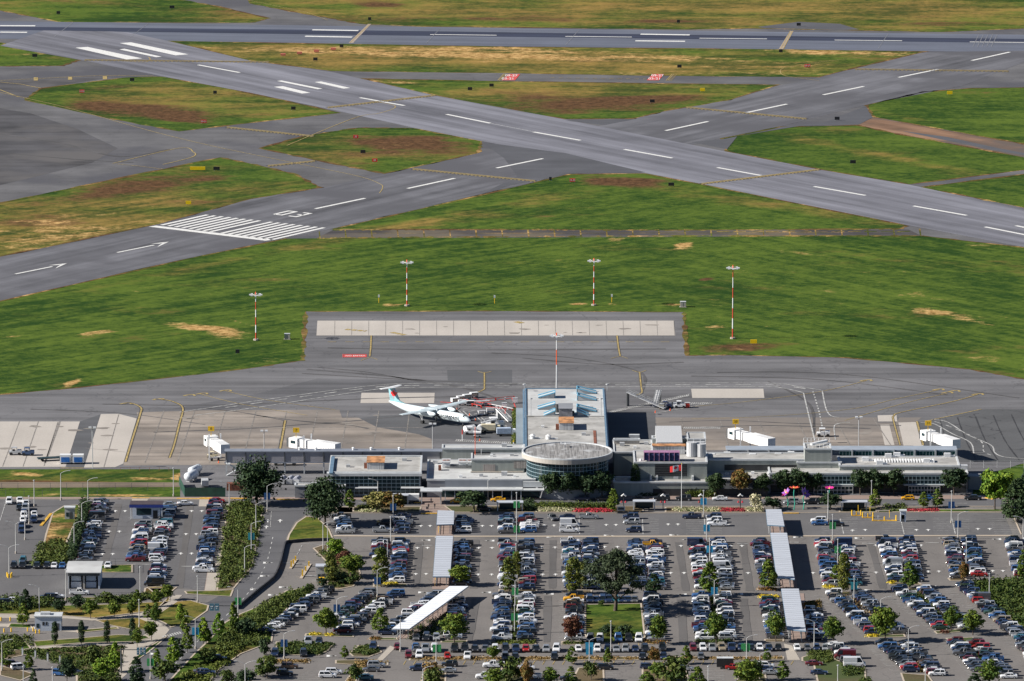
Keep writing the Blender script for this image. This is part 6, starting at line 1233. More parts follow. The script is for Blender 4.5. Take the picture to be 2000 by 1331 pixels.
def mass(name, px, h, n, size, mat, label, clump=1.0, flatk=.8):
    """shrubbery or flowers filling an outline: one uncountable mass"""
    W = [P(*p) for p in px]; X = [p.x for p in W]; Y = [p.y for p in W]; out = []; k = 0
    def inside(x, y):
        c = False; j = len(W)-1
        for i in range(len(W)):
            if (Y[i] > y) != (Y[j] > y) and x < (X[j]-X[i])*(y-Y[i])/(Y[j]-Y[i])+X[i]: c = not c
            j = i
        return c
    sp = 1
    if name == 'shrubbery' and n >= 200: sp = 1.75; n = int(n/2.1)
    while k < n:
        x, y = nr.uniform(min(X), max(X)), nr.uniform(min(Y), max(Y))
        if not inside(x, y): continue
        k += 1; m_ = 16 if sp == 1 else 46; s = nr.uniform(.6, 1.3)*clump*sp*(1 if sp == 1 else nr.uniform(.6, 1.2)); hh = h*nr.uniform(.5, 1.15)*(1 if sp == 1 else nr.uniform(.6, 1.5)); d = nr.normal(0, 1, (m_, 3)); d /= np.linalg.norm(d, axis=1, keepdims=True); d[:, 2] = np.abs(d[:, 2])
        out.append(leafquads(np.array([x, y, .1])+d*np.array([s, s, hh])*nr.uniform(.6, 1.05, m_)[:, None], d, size))
    o = bpy.data.objects.new(name, qmesh(name, np.concatenate(out), LM[mat])); C.objects.link(o); tag(o, label, {'flower_bed':'flowers'}.get(name, 'shrubs'), kind='stuff'); return o
mass('shrubbery', [(448,988),(473,982),(512,994),(503,1040),(495,1080),(488,1110),(453,1149),(426,1153),(438,1055)], 1.5, 900, .30, 'shrub', 'long hedge bank between the left lot and the entrance road')
mass('shrubbery', [(600,1152),(560,1158),(520,1182),(480,1206),(440,1240),(420,1270),(440,1276),(520,1256),(530,1215),(570,1182),(606,1160)], 1.5, 800, .30, 'shrub', 'shrubs covering the slope beside the slanted rows')
mass('shrubbery', [(330,1345),(400,1290),(440,1262),(475,1270),(430,1310),(400,1345)], 1.2, 260, .30, 'hedge', 'green shrubs at the foot of the entrance slope')
mass('shrubbery', [(1896,1141),(2010,1130),(2200,1130),(2200,1260),(2060,1236),(2000,1226),(1962,1203),(1922,1168)], 2.0, 1500, .34, 'shrub', 'shrubby bank at the right edge of the lots', 1.4)
mass('shrubbery', [(0,1280),(50,1272),(155,1266),(238,1264),(230,1300),(212,1345),(152,1345),(150,1308),(60,1280)], .8, 700, .28, 'shrub', 'wild planting above the lower left lane')
mass('shrubbery', [(-20,1240),(60,1245),(64,1262),(0,1278),(-20,1262)], 1.2, 160, .28, 'shrub', 'shrubs below the booth lane')
mass('shrubbery', [(-20,1170),(100,1172),(104,1186),(60,1190),(0,1195),(-20,1195)], 1.7, 260, .3, 'shrub', 'shrubs behind the left lawn')
mass('shrubbery', [(190,1170),(330,1160),(330,1168),(280,1176),(190,1180)], 1.1, 200, .28, 'shrub', 'low shrubs along the fence behind the lawn')
mass('tall_hedge', [(160,985),(174,983),(176,1000),(154,1062),(146,1096),(134,1097),(142,1050),(158,1006)], 3.2, 420, .32, 'dark', 'tall dark hedge beside the straw island', 1.1)
mass('shrubbery', [(78,1066),(110,1060),(136,1062),(128,1104),(68,1106)], 1.6, 280, .3, 'shrub', 'rough shrubs at the lower end of the straw island')
mass('shrubbery', [(542,1257),(648,1259),(640,1270),(622,1279),(542,1278)], 1.0, 260, .27, 'shrub', 'shrubs filling the first near planted island'); mass('shrubbery', [(686,1276),(701,1264),(735,1264),(740,1275),(718,1281)], 1.0, 110, .27, 'shrub', 'shrubs on the second near planted island')
mass('shrubbery', [(614,1075),(640,1078),(668,1072),(698,1105),(700,1128),(670,1150),(645,1146),(648,1100)], .9, 260, .27, 'shrub', 'low planting on the kiosk island')
mass('shrubbery', [(522,1291),(602,1292),(602,1296),(522,1296)], .8, 60, .25, 'tan', 'dry shrubs on the thin lower strip'); mass('shrubbery', [(694,1291),(756,1295),(715,1299),(696,1325),(676,1342),(700,1300)], 1.0, 120, .25, 'tan', 'dry shrubs on the tan divider')
mass('shrubbery', [(805,1285),(1525,1285),(1525,1288.5),(805,1290)], .5, 330, .22, 'tan', 'dry low plants along the kerb strip'); mass('shrubbery', [(968,1254),(1044,1254),(1044,1259),(968,1259)], .7, 90, .24, 'hedge', 'bright low hedge at the first near double row end')
mass('shrubbery', [(1100,1255),(1141,1255),(1141,1259),(1100,1259)], .5, 40, .22, 'hedge', 'low hedge below the maroon tree'); mass('shrubbery', [(1358,1253),(1430,1252),(1430,1257),(1358,1257)], .8, 70, .22, 'shrub', 'shrubs at the near blue banner row ends'); mass('shrubbery', [(1258,1254),(1300,1254),(1300,1258),(1258,1258)], .7, 40, .22, 'autumn', 'reddish shrubs right of the grass island')
mass('shrubbery', [(1483,1166),(1517,1166),(1517,1170),(1483,1170)], .9, 50, .22, 'gold', 'golden shrubs at the row top by the right walkway'); mass('shrubbery', [(1483,1150),(1517,1150),(1517,1154),(1483,1154)], .7, 40, .22, 'autumn', 'olive shrubs at the row end by the right walkway')
for i, (x0, x1, y, m_, l) in enumerate([(1609,1630,1148,'gold','bright yellow flowers left of the tall poplar'),(1695,1712,1243,'gold','bright yellow flowers left of the largest maple'),(608,624,1240,'gold','yellow flowers left of the round maple'),(637,650,1241,'gold','yellow flowers right of the round maple'),(748,775,1141,'gold','yellow flowers by the weeping tree'),(1737,1745,1139,'gold','orange flowers at the end of the red car rows'),(725,745,1249,'autumn','orange plants at the slanted walkway foot'),(1838,1852,1236,'maroon','dark shrub at the third slanted row end')]):
    mass('flower_bed', [(x0,y-2),(x1,y-2),(x1,y+2),(x0,y+2)], .6, 26, .2, m_, l)
mass('flower_bed', [(1048,994),(1122,995),(1122,1000),(1050,1000)], .6, 260, .2, 'cream', 'cream flowers left in the bed before the rotunda'); mass('flower_bed', [(1122,996),(1196,996),(1196,1001),(1122,1001)], .6, 260, .2, 'rose', 'red flowers right in the bed before the rotunda'); mass('flower_bed', [(1316,994),(1412,994),(1412,1000),(1318,1000)], .7, 300, .2, 'cream', 'cream flowers right of the flagpole'); mass('flower_bed', [(1405,995),(1456,996),(1456,1000),(1405,1000)], .7, 180, .2, 'rose', 'red flowers below the globe lamp'); mass('flower_bed', [(1455,994),(1487,994),(1487,1000),(1455,1000)], .8, 110, .2, 'cream', 'cream flowers beside the tall shrub'); mass('flower_bed', [(1770,996),(1830,996),(1830,1000),(1770,1000)], .5, 150, .2, 'rose', 'red flowers beside the payment booth'); mass('flower_bed', [(1178,996),(1200,996),(1200,1000),(1178,1000)], .6, 40, .2, 'rose', 'pink flowers left of the information board')
mass('flower_bed', [(704,997),(760,998),(760,1001),(704,1001)], .6, 90, .2, 'cream', 'cream flowers below the flowering tree')
mass('clipped_hedge', [(1046,988),(1110,988),(1110,993),(1048,993)], 1.6, 200, .22, 'hedge', 'yellow-green clipped hedge behind the cream flowers'); mass('clipped_hedge', [(1110,988),(1190,988),(1190,993),(1110,993)], 1.6, 220, .22, 'shrub', 'dark clipped hedge behind the red flowers'); mass('clipped_hedge', [(1020,984),(1044,984),(1046,1000),(1022,1000)], 2.0, 120, .24, 'dark', 'dark hedge right of the left bus shelter'); mass('clipped_hedge', [(1342,968),(1400,968),(1400,972),(1342,972)], 2.4, 130, .24, 'hedge', 'green hedge right of the flagpole at the wall'); mass('clipped_hedge', [(700,990),(740,990),(740,995),(700,995)], 1.2, 70, .22, 'hedge', 'clipped hedge left of the flowering tree'); mass('clipped_hedge', [(1004.5,803),(1007,803),(1006,870),(1003,870)], 1.8, 160, .24, 'hedge', 'thin hedge along the pier annexe'); mass('clipped_hedge', [(1240,964),(1290,964),(1290,970),(1240,970)], 1.6, 120, .24, 'dark', 'dark hedge below the arrivals wall'); mass('clipped_hedge', [(1725,988),(1765,986),(1770,998),(1730,1000)], .9, 60, .24, 'shrub', 'low shrubs before the right bus shelter')
for px, mt, lb in [([(1640,1168),(1668,1164),(1762,1236),(1722,1240)],'tan','dry plants between the first two slanted rows'),([(1780,1156),(1795,1154),(1858,1222),(1842,1226)],'shrub','green plants between the third and fourth slanted rows'),([(1746,1262),(1756,1262),(1808,1312),(1796,1314)],'tan','dry plants between the bottom slanted rows'),([(1880,1258),(1890,1258),(1935,1310),(1925,1312)],'shrub','plants between the bottom right rows'),([(1006,1168),(1010,1168),(1008,1252),(1003,1252)],'shrub','plants between the near double row under green banners'),([(744,1168),(750,1168),(665,1228),(655,1228)],'hedge','plants between the two slanted rows left of the maple'),([(1390,1170),(1395,1170),(1398,1250),(1393,1250)],'shrub','plants between the near blue banner rows'),([(800,1232),(870,1200),(872,1244),(800,1250)],'shrub','shrubs beneath the slanted walkway roof'),([(1570,1180),(1600,1176),(1602,1192),(1572,1194)],'autumn','shrubs at the top of the shaded short row'),([(1575,1272),(1618,1266),(1632,1290),(1600,1300),(1585,1290)],'shrub','plants in the rock garden right of the ramp'),([(1648,1300),(1688,1308),(1686,1318),(1650,1322)],'shrub','shrubs in front of the white van')]:
    mass('shrubbery', px, .9, 130 if mt != 'shrub' else 150, .24, mt, lb)
# ================================================================ LAMPS AND MASTS
def lamp(x, yt, yb, arms, label, banner=None):
    """arms: -1 left, 1 right, 2 both, 0 none"""
    p = P(x, yb); h = (yb-yt)/sc(yb)/.98; t = thing('street_lamp', label, 'street lamp', (p.x, p.y, .05), 0, 'street lamps of roads and lots')
    m = MB(); m.tube((0,0,0), (0,0,h-.3), .15, 8, r2=.09); m.build('pole', M_POLE, t); m = MB(); m.cyl(0, 0, 0, .7, .28, 8); m.build('base', M_WALK, t)
    for s in ((-1,) if arms == -1 else (1,) if arms == 1 else (-1, 1) if arms == 2 else ()):
        m = MB(); pts = [(0,0,h-.4),(s*.7,0,h+.05),(s*1.5,0,h+.35),(s*2.3,0,h+.5)]
        for a, b in zip(pts, pts[1:]): m.tube(a, b, .07, 6)
        m.build('arm', M_POLE, t); m = MB(); m.box(min(s*2.2, s*3.0), max(s*2.2, s*3.0), -.18, .18, h+.42, h+.56); m.build('lamp_head', M_STEEL, t)
    if arms == 0: m = MB(); m.cyl(0, 0, h-.3, h, .25, 8); m.build('lamp_head', M_STEEL, t)
    if banner:
        for s in (-1, 1):
            m = MB(); m.box(min(s*.15, s*.95), max(s*.15, s*.95), -.03, .03, h*.45, h*.45+2.1); m.build('banner', BAN[banner], t)
    return t
BAN = dict(green=plain('green_banner', (.06,.36,.11), .6, .1, 1), blue=plain('sky_blue_banner', (.03,.33,.55), .6, .1, 1), navy=plain('navy_banner', (.02,.09,.25), .6, .1, 1), teal=plain('teal_banner', (.03,.28,.33), .6, .1, 1))
LMP = [(119,923,978,1,'first lamp from left on the grass verge'),(172,937,993,1,'tall lamp at the top of the dark hedge'),(339,914,970,0,'plain post at the right end of the verge'),(67,938,990,0,'plain post beside the leftmost queue'),(57,969,1024,0,'post in front of the leftmost queue'),(49,998,1055,0,'nearer post below the leftmost queue'),(31,1022,1082,2,'double lamp in the empty left lot'),(18,1068,1126,2,'double lamp standing in yellow bollards'),(160,982,1031,1,'lamp halfway down the dark hedge'),(145,1022,1074,1,'lamp at the lower end of the dark hedge'),(77,1146,1201,-1,'lamp behind the gate booth'),(274,1107,1171,0,'plain post beside the short row'),(272,1171,1226,0,'plain post on the triangular lawn'),(386,1125,1178,0,'post at the end of the long concrete path'),(129,1112,1172,0,'post with yellow foot at the wash building'),
 (382,1207,1268,-1,'left-armed lamp with a blue banner by the crosswalk','blue'),(294,1270,1327,0,'post with a green banner in the lower median','green'),(4,1253,1311,2,'double lamp at the lower left edge'),(46,1301,1352,0,'post at the bottom left corner'),(103,1303,1352,0,'second post at the bottom left corner'),(448,944,990,-1,'left-armed lamp at the top of the hedge bank'),(522,948,1000,1,'lamp in front of the large dark tree','navy'),(500,984,1038,1,'lamp on the entrance road below the dark tree'),(491,1022,1082,1,'lamp with teal banner on the entrance road','teal'),(738,939,983,-1,'left-armed lamp before the left glass hall'),(768,968,1022,0,'post behind the short-stay cars on the left','navy'),(478,1068,1122,1,'lamp halfway down the hedge bank'),(465,1150,1208,-1,'lamp with green banner at the road junction','green'),(631,1022,1079,1,'lamp at the top of the kiosk island'),(737,1112,1167,1,'lamp beside the weeping tree','navy'),(658,1169,1217,2,'double lamp with navy banner among slanted rows','navy'),(555,1236,1287,2,'double lamp with navy banner on the shrubby island','navy'),(479,1295,1352,2,'double lamp at the bottom left of centre'),(782,1211,1273,0,'thin post at the slanted walkway foot'),(757,1055,1112,0,'thin post left of the walkway far row'),(763,1009,1066,0,'thin post between far rows on the left'),
 (1009,962,1018,0,'post with first green banner above the short-stay row','green'),(1009,1010,1066,0,'post with second green banner at the lot divider','green'),(1008,1062,1116,0,'post with third green banner in the far double row','green'),(1006,1133,1187,2,'double lamp with green banner on the centre aisle','green'),(1005,1182,1238,0,'post with green banner in the near double row','green'),(852,1244,1299,2,'double lamp with green banner below the leafy maple','green'),(1151,1249,1304,2,'double lamp with blue banner below the grass island','blue'),(1193,1213,1281,0,'plain post in front of the grass island'),(826,1305,1352,1,'lamp at the bottom left of the tan shrub'),
 (1374,958,1010,0,'post with first blue banner by the flower bed','blue'),(1380,1007,1065,0,'post with second blue banner at the lot divider','blue'),(1386,1051,1104,0,'post with third blue banner in the far rows','blue'),(1395,1132,1186,2,'double lamp with blue banner on the right aisle','blue'),(1401,1180,1236,1,'lamp among the near blue banner rows'),(1458,1244,1296,2,'double lamp with green banner by the nose-out row','green'),(1484,1276,1327,2,'double lamp beside the broad bottom tree'),(1383,1301,1352,0,'plain post at the bottom right of centre'),(1590,1213,1271,-1,'left-armed lamp at the near walkway foot'),(1636,1053,1104,0,'post with green banner over the poplar row','green'),(1617,959,1019,0,'post behind the pink flower sculpture'),(1626,1005,1058,0,'post with green banner right of the black SUV','green'),(1702,939,990,0,'tall post before the departures hall'),(1858,959,1022,0,'tall post with navy banner on the right lawn','navy'),(1871,1003,1054,1,'lamp with navy banner in the empty bays','navy'),(1998,1012,1062,-1,'lamp at the right edge below the conifer'),(1668,1125,1174,0,'post with teal sign at the first slanted row','teal'),(1720,1169,1217,1,'lamp behind the largest maple'),(1774,1226,1281,2,'double lamp beside the grey van'),(1807,1299,1352,0,'post at the bottom of the tan verge rows'),(1932,1120,1172,0,'post on the shrubby right bank'),(1636,1299,1352,0,'post at the bottom below the rock garden'),(1887,1050,1112,0,'thin post in the far right double row'),(640,1024,1080,0,'thin signpost beside the big dense tree'),(953,937,975,1,'lamp before the front entrance canopy')]
for l in LMP: lamp(*l[:5], *(l[5:] or (None,)))
# ornate black lamps with globe clusters
M_GLOBE = plain('white_globe', (.8,.8,.78), .3, .02, 1)
for x, l in ((1218,'globe lamp left of the middle bus shelter'),(1295,'globe lamp right of the middle bus shelter'),(1369,'globe lamp beside the first blue banner'),(1446,'globe lamp above the red flowers')):
    p = P(x, 996); t = thing('ornate_lamp', 'black '+l, 'street lamp', (p.x, p.y, 0), 0, 'black globe lamps by the flower beds'); m = MB(); m.tube((0,0,0),(0,0,4.2),.12,8); m.box(-.7,.7,-.05,.05,3.9,4.0); m.build('post', M_BLACK, t)
    for dx, z in ((-.6,4.1),(.6,4.1),(0,4.55),(-.3,4.3),(.3,4.3)):
        m = MB(); m.cyl(dx, 0, z, z+.22, .12, 8, r2=.26); m.cyl(dx, 0, z+.22, z+.46, .26, 8, r2=.1); m.build('globe', M_GLOBE, t)
    for dx in (-.6, .6): m = MB(); m.cyl(dx, 0, 2.2, 2.8, .35, 8, r2=.15); m.build('flower_basket', LM['rose'], t)
# apron floodlight masts
M_MRED = plain('mast_red', (.55,.06,.03), .5, .06, .5)
def mast(x, yt, yb, bands, label, top=M_MRED):
    p = P(x, yb); h = (yb-yt)/sc(yb)/.98; t = thing('floodlight_mast', label, 'light mast', (p.x, p.y, 0), 0, 'floodlight masts around the apron'); z = 0
    for k in range(bands):
        m = MB(); m.tube((0,0,h*k/bands), (0,0,h*(k+1)/bands), .25-.12*k/bands, 10, r2=.25-.12*(k+1)/bands); m.build('pole_section', (M_MRED if k % 2 == 0 else M_WHT) if x != 1087 else (M_ORNG if k == 3 else M_WHT), t)
    m = MB(); m.cyl(0, 0, -.1, .5, .9, 8); m.build('footing', M_WALK, t)
    for k in range(8):
        a = 2*math.pi*k/8; c_ = (1.9*math.cos(a), 1.9*math.sin(a)); m = MB(); m.bar((0,0,h-.5), (c_[0], c_[1], h-.3), .1, .1); m.box(c_[0]-.38, c_[0]+.38, c_[1]-.38, c_[1]+.38, h-.5, h-.1); m.build('floodlight', M_WHT, t)
    m = MB(); m.cyl(0, 0, h-.2, h+.7, .2, 8); m.build('beacon', M_ORNG, t)
mast(795,512,598,8,'striped floodlight mast left on the grass behind the pad'); mast(1160,509,597,8,'striped floodlight mast right on the grass behind the pad'); mast(1431,523,662,7,'tallest striped floodlight mast right of the concrete pad'); mast(500,575,665,6,'thick striped floodlight mast left of the concrete pad'); mast(1087,655,800,5,'floodlight mast rising behind the pier')
for x, yt, yb, l in ((516,842,880,'short apron lamp behind the gate corridor'),(181,835,915,'apron lamp left of the yellow lead line'),(845,828,880,'apron lamp behind the baggage block'),(1677,815,874,'apron lamp behind the glazed corridor'),(1610,845,866,'short apron lamp behind the stair tower')):
    p = P(x, yb); h = (yb-yt)/sc(yb); t = thing('apron_lamp', 'grey '+l, 'light mast', (p.x, p.y, 0), 0, 'small apron lamps'); m = MB(); m.tube((0,0,0),(0,0,h),.13,8); m.build('pole', M_STEEL, t)
    for s in (-.7, .7): m = MB(); m.box(s-.45, s+.45, -.4, .4, h-.1, h+.35); m.build('floodlight', M_WHT, t)
# ================================================================ AIRFIELD SIGNS AND BOXES
M_SRED = plain('sign_red', (.62,.03,.03), .5, .03, 1); M_SYEL = plain('sign_yellow', (.85,.58,.0), .5, .03, 1); M_SBLK = plain('sign_black', (.012,.012,.014), .5, .05, 1)
def sign(x, y, c, wd, l, txt=None):
    wd *= .62 if c == 'k' else .8
    p = P(x, y); mt = dict(r=M_SRED, y=M_SYEL, k=M_SBLK)[c]; t = thing('airfield_sign', l, 'airfield sign', (p.x, p.y, 0), 0, 'airfield signs on the grass'); m = MB(); m.box(-wd/2, wd/2, -.2, .2, .35, 1.6); m.build('panel', mt, t)
    for s in (-1, 1): m = MB(); m.box(s*wd*.38-.06, s*wd*.38+.06, -.1, .1, 0, .35); m.build('leg', M_STEEL, t)
    if txt: q = flat_text('lettering', txt, (0,0), (1,0), .95, 0, M_WHT if c == 'r' else M_SBLK, kind=None); q.rotation_euler = (math.pi/2, 0, 0); q.location = (0, -.23, .98); q.parent = t
for s in [(160,183,'r',2.6,'red runway sign on the left diamond grass','14-32'),(398,242,'r',3,'red runway sign at the bottom of the left diamond','03-21'),(695,272,'r',2.6,'red runway sign in the small island','32'),(732,318,'r',2.6,'red runway sign near the small island\'s lower edge','03'),(1118,357,'r',2.8,'red runway sign at the tip of the triangle','14-32'),(1577,133,'r',3.2,'red runway sign below the far runway','09-27'),(386,334,'y',7.5,'long yellow direction sign right of the left apron',None),(368,401,'y',2.6,'yellow sign in the lower left grass',None),(1372,180,'y',2.6,'yellow sign right in the centre island',None),(1855,186,'y',2.8,'yellow sign on the upper right grass',None),(1472,673,'y',2.8,'yellow sign right of the tall mast',None),
  (423,334,'k',4,'black sign back beside the long yellow sign'),(573,216,'k',3,'black sign back on the left diamond'),(258,160,'k',3,'black sign back at the top of the left diamond'),(420,185,'k',2.4,'black box on the left diamond'),(336,18,'k',3.5,'black sign back beyond the far runway'),(114,29,'k',2.6,'black box at the top left'),(722,41,'k',2.2,'black box beside the far crossing strip'),(616,120,'k',3,'dark box in the tan grass'),(667,94,'k',2.6,'dark box right of the four red lights'),(918,178,'k',3,'black sign back left in the centre island'),(960,171,'k',3,'black sign beside the painted red square'),(1274,202,'k',3.2,'black sign back low in the centre island'),(1327,134,'k',3,'black sign above the right red square'),(1525,104,'k',2.6,'black sign below the far crossing strip'),(709,301,'k',3.2,'black sign back in the small island'),(1311,365,'k',3.6,'black sign right of the brown mound'),(1075,354,'k',1.6,'small black box at the triangle tip'),(1666,321,'k',3.6,'black sign on the right grass'),(1635,236,'k',3.2,'black box at the end of the dirt track'),(68,113,'k',3.4,'dark box on the left grass wedge'),(1560,52,'k',3,'black box on the far asphalt pad'),(464,692,'k',2.2,'small black box left of the notch'),(1325,46,'k',2.2,'black box in the far brown grass')]: sign(*s)
for k, (x, y) in enumerate([(553,110),(585,107),(618,103),(651,99)]):
    p = P(x, y); t = thing('approach_light_box', '%s of four red approach light boxes from the left' % ('first','second','third','last')[k], 'light box', (p.x, p.y, 0), 0, 'four red light boxes beside the far runway'); m = MB(); m.box(-1.1, 1.1, -.6, .6, .3, 1.2); m.build('housing', plain('salmon_box', (.55,.16,.11), .6, .05, 1), t)
    for s in (-.8, .8): m = MB(); m.box(s-.05, s+.05, -.1, .1, 0, .3); m.build('leg', M_STEEL, t)
for x, y, w_, l in [(561,663,1.9,'pale utility cabinet between the left mast and the pad'),(1334,600,2.0,'pale utility cabinet at the pad\'s top right corner')]:
    p = P(x, y); t = thing('utility_cabinet', l, 'cabinet', (p.x, p.y, 0)); m = MB(); m.box(-w_/2, w_/2, -.8, .8, .15, 1.9); m.build('cabinet', M_BEIGE, t); m = MB(); m.box(-w_/2-.05, w_/2+.05, -.85, .85, 1.903, 2.0); m.build('lid', M_TRIM, t); m = MB(); m.box(-w_/2-.2, w_/2+.2, -1, 1, 0, .147); m.build('plinth', M_WALK, t); m = MB(); m.box(-.03, .03, -.83, -.803, .3, 1.8); m.build('door_gap', M_DGREY, t)
for x, y, l in [(740,592,'white marker post left of the left grass mast'),(966,593,'white marker post midway behind the pad'),(1195,591,'white marker post right of the right grass mast')]:
    p = P(x, y); t = thing('marker_post', l, 'marker post', (p.x, p.y, 0), 0, 'marker posts behind the pad'); m = MB(); m.tube((0,0,0),(0,0,2.0),.1,6); m.build('post', M_YELP, t); m = MB(); m.box(-.3,.3,-.15,.15,2.0,2.9); m.build('head', M_WHT, t)
# ================================================================ GROUND EQUIPMENT ON THE APRON
def at(x, y, z=0): p = P(x, y); return (p.x, p.y, z)
def wheels(t, xs, ys, r=.3):
    for x in xs:
        for y in ys: m = MB(); m.tube((x, y-.1, r), (x, y+.1, r), r, 10); m.build('wheel', M_RUBB, t)
def cart(x, y, rz, l, load=None):
    t = thing('baggage_cart', l, 'baggage cart', at(x, y), R(rz), 'carts and equipment around the gates'); m = MB(); m.box(-1.3, 1.3, -.7, .7, .5, .65); m.build('deck', M_STEEL, t); wheels(t, (-.9, .9), (-.6, .6), .25)
    m = MB(); m.box(-1.3, -1.22, -.7, .7, .65, 1.7); m.box(1.22, 1.3, -.7, .7, .65, 1.7); m.box(-1.35, 1.35, -.75, .75, 1.7, 1.8); m.build('canopy_frame', M_WHT if load else M_STEEL, t)
    if load: m = MB(); m.box(-1.1, 1.1, -.55, .55, .66, 1.5); m.build('load', load, t)
M_CRM = plain('cream_container', (.62,.56,.40), .6, .08, .8)
for k, (x, y) in enumerate([(889,788),(900,784),(912,781),(926,777)]): cart(x, y, 25, '%s covered cart from the left in the slanted line behind the wing' % ('first','second','third','last')[k], M_CRM)
for x, y, rz, l in [(948,793,0,'empty grey cart right of the red ground line'),(903,792,10,'red and white cart nearest the wing tip'),(919,793,0,'loaded dark cart behind the red line'),(934,794,0,'small white cart behind the red line'),(958,808,10,'grey cart by the zigzag queue'),(941,813,20,'flat cart among the barrier rails')]: cart(x, y, rz, l, {903: M_WHT, 919: M_DGREY}.get(x))
def tug(x, y, rz, l, c=None, s=1.0):
    t = thing('baggage_tractor', l, 'tractor', at(x, y), R(rz), 'carts and equipment around the gates'); t.scale = (s, s, s); m = MB(); m.box(-1.5, 1.5, -.75, .75, .45, 1.0); m.box(.5, 1.5, -.7, .7, 1.003, 1.3); m.build('chassis', c or M_WHT, t); wheels(t, (-1, 1), (-.7, .7), .38)
    m = MB(); m.box(-.9, .4, -.7, .7, 1.85, 1.95); [m.box(a, a+.07, b, b+.07, 1.0, 1.85) for a in (-.9, .33) for b in (-.7, .63)]; m.build('cab_roof', c or M_WHT, t); m = MB(); m.box(-.7, -.1, -.4, .4, 1.003, 1.35); m.build('seat', M_BLACK, t)
tug(967,838,10,'large white aircraft tug parked beside the pier', None, 1.9); tug(890,815,30,'small white tug beside the nose line'); tug(920,849,0,'white tug behind the tank trailers', None, 1.3); tug(30,889,0,'grey ground power tractor on the left slab', M_STEEL, 1.3); tug(55,890,0,'dark blue ground tractor on the left slab', plain('tractor_blue', (.05,.09,.18), .5, .1, 1), 1.3); tug(1608,853,0,'white tug behind the stair tower', None, 1.4); tug(1328,797,0,'white tug at the right end of the equipment line', None, 1.2); tug(1301,797,0,'dark blue tug in the right equipment line', M_NAVY, 1.1); tug(415,895,0,'tan tug under the far left jet bridge', M_CRM, 1.1); tug(565,909,0,'white and red tug under the gate corridor', M_WHT, 1.5); tug(547,909,0,'silver tug under the gate corridor', M_STEEL, 1.3)
def tanktrailer(x, y, rz, l, n=1, r=.95, L=3.6, c=None):
    t = thing('tank_trailer', l, 'tank trailer', at(x, y), R(rz), 'carts and equipment around the gates'); m = MB(); m.tube((-L/2,0,1.6),(L/2,0,1.6),r,16); m.build('tank', c or M_WHT, t); m = MB(); m.box(-L/2,L/2,-.5,.5,.45,.7); m.build('frame', M_STEEL, t); wheels(t, (-L*.3, L*.3), (-.6, .6), .35)
tanktrailer(917,846,35,'white tank trailer nearest the red marker post'); tanktrailer(937,846,80,'upright white tank trailer beside another'); tanktrailer(932,855,0,'small white tank trailer in front', r=.5, L=2.5)
def truck(x, y, rz, l, c1=None, c2=None, L=6.5, name='service_truck'):
    t = thing(name, l, 'truck', at(x, y), R(rz), 'carts and equipment around the gates'); c1 = c1 or M_WHT; c2 = c2 or c1; m = MB(); m.frus((L/2-1.9, L/2, -1, 1), (L/2-1.8, L/2-.5, -.9, .9), .6, 2.3); m.build('cab', c1, t); m = MB(); m.box(-L/2, L/2-2.0, -1.05, 1.05, .9, 2.7); m.build('box_body', c2, t)
    m = MB(); m.box(L/2-.35, L/2-.03, -.85, .85, 1.45, 2.1); m.build('windscreen', M_CGL, t); m = MB(); m.box(-L/2, L/2, -.6, .6, .5, .75); m.build('chassis', M_BLACK, t); wheels(t, (-L*.32, L*.33), (-.9, .9), .42)
truck(960,845,0,'white service truck with yellow end beside the pier', M_CRM); truck(990,852,5,'pale blue service truck next to the pier annexe', M_WHT, plain('pale_blue_box', (.40,.48,.60), .5, .1, 1))
truck(793,982,180,'white shuttle bus with dark windows stopped behind the olive tree', M_WHT, M_WHT, 8, 'shuttle_bus')
# mobile boarding stairs
def stairs(x, y, rz, l, L=6.0, hgt=3.0):
    t = thing('boarding_stairs', l, 'boarding stairs', at(x, y), R(rz), 'carts and equipment around the gates'); m = MB(); n = 12
    for k in range(n): m.box(-L/2+L*k/n, -L/2+L*(k+1)/n, -.7, .7, .4+hgt*k/n, .52+hgt*(k+1)/n)
    m.build('steps', M_STEEL, t)
    for s in (-1, 1):
        m = MB(); m.bar((-L/2, s*.75, 1.4), (L/2, s*.75, 1.4+hgt), .07, .07); m.bar((-L/2, s*.75, .5), (L/2, s*.75, .5+hgt), .1, .3)
        for k in range(5): m.tube((-L/2+L*k/4, s*.75, .5+hgt*k/4), (-L/2+L*k/4, s*.75, 1.4+hgt*k/4), .04, 5)
        m.build('handrail', M_WHT, t)
    m = MB(); m.box(L/2-.9, L/2, -.6, .6, 0.3, hgt); m.build('support_frame', M_STEEL, t); wheels(t, (-L*.35, L*.4), (-.65, .65), .28)
stairs(984,823,125,'white boarding stairs leaning toward the pier', 7, 3); stairs(955,829,10,'low grey ramp stairs by the queue rails', 5, 1.2)
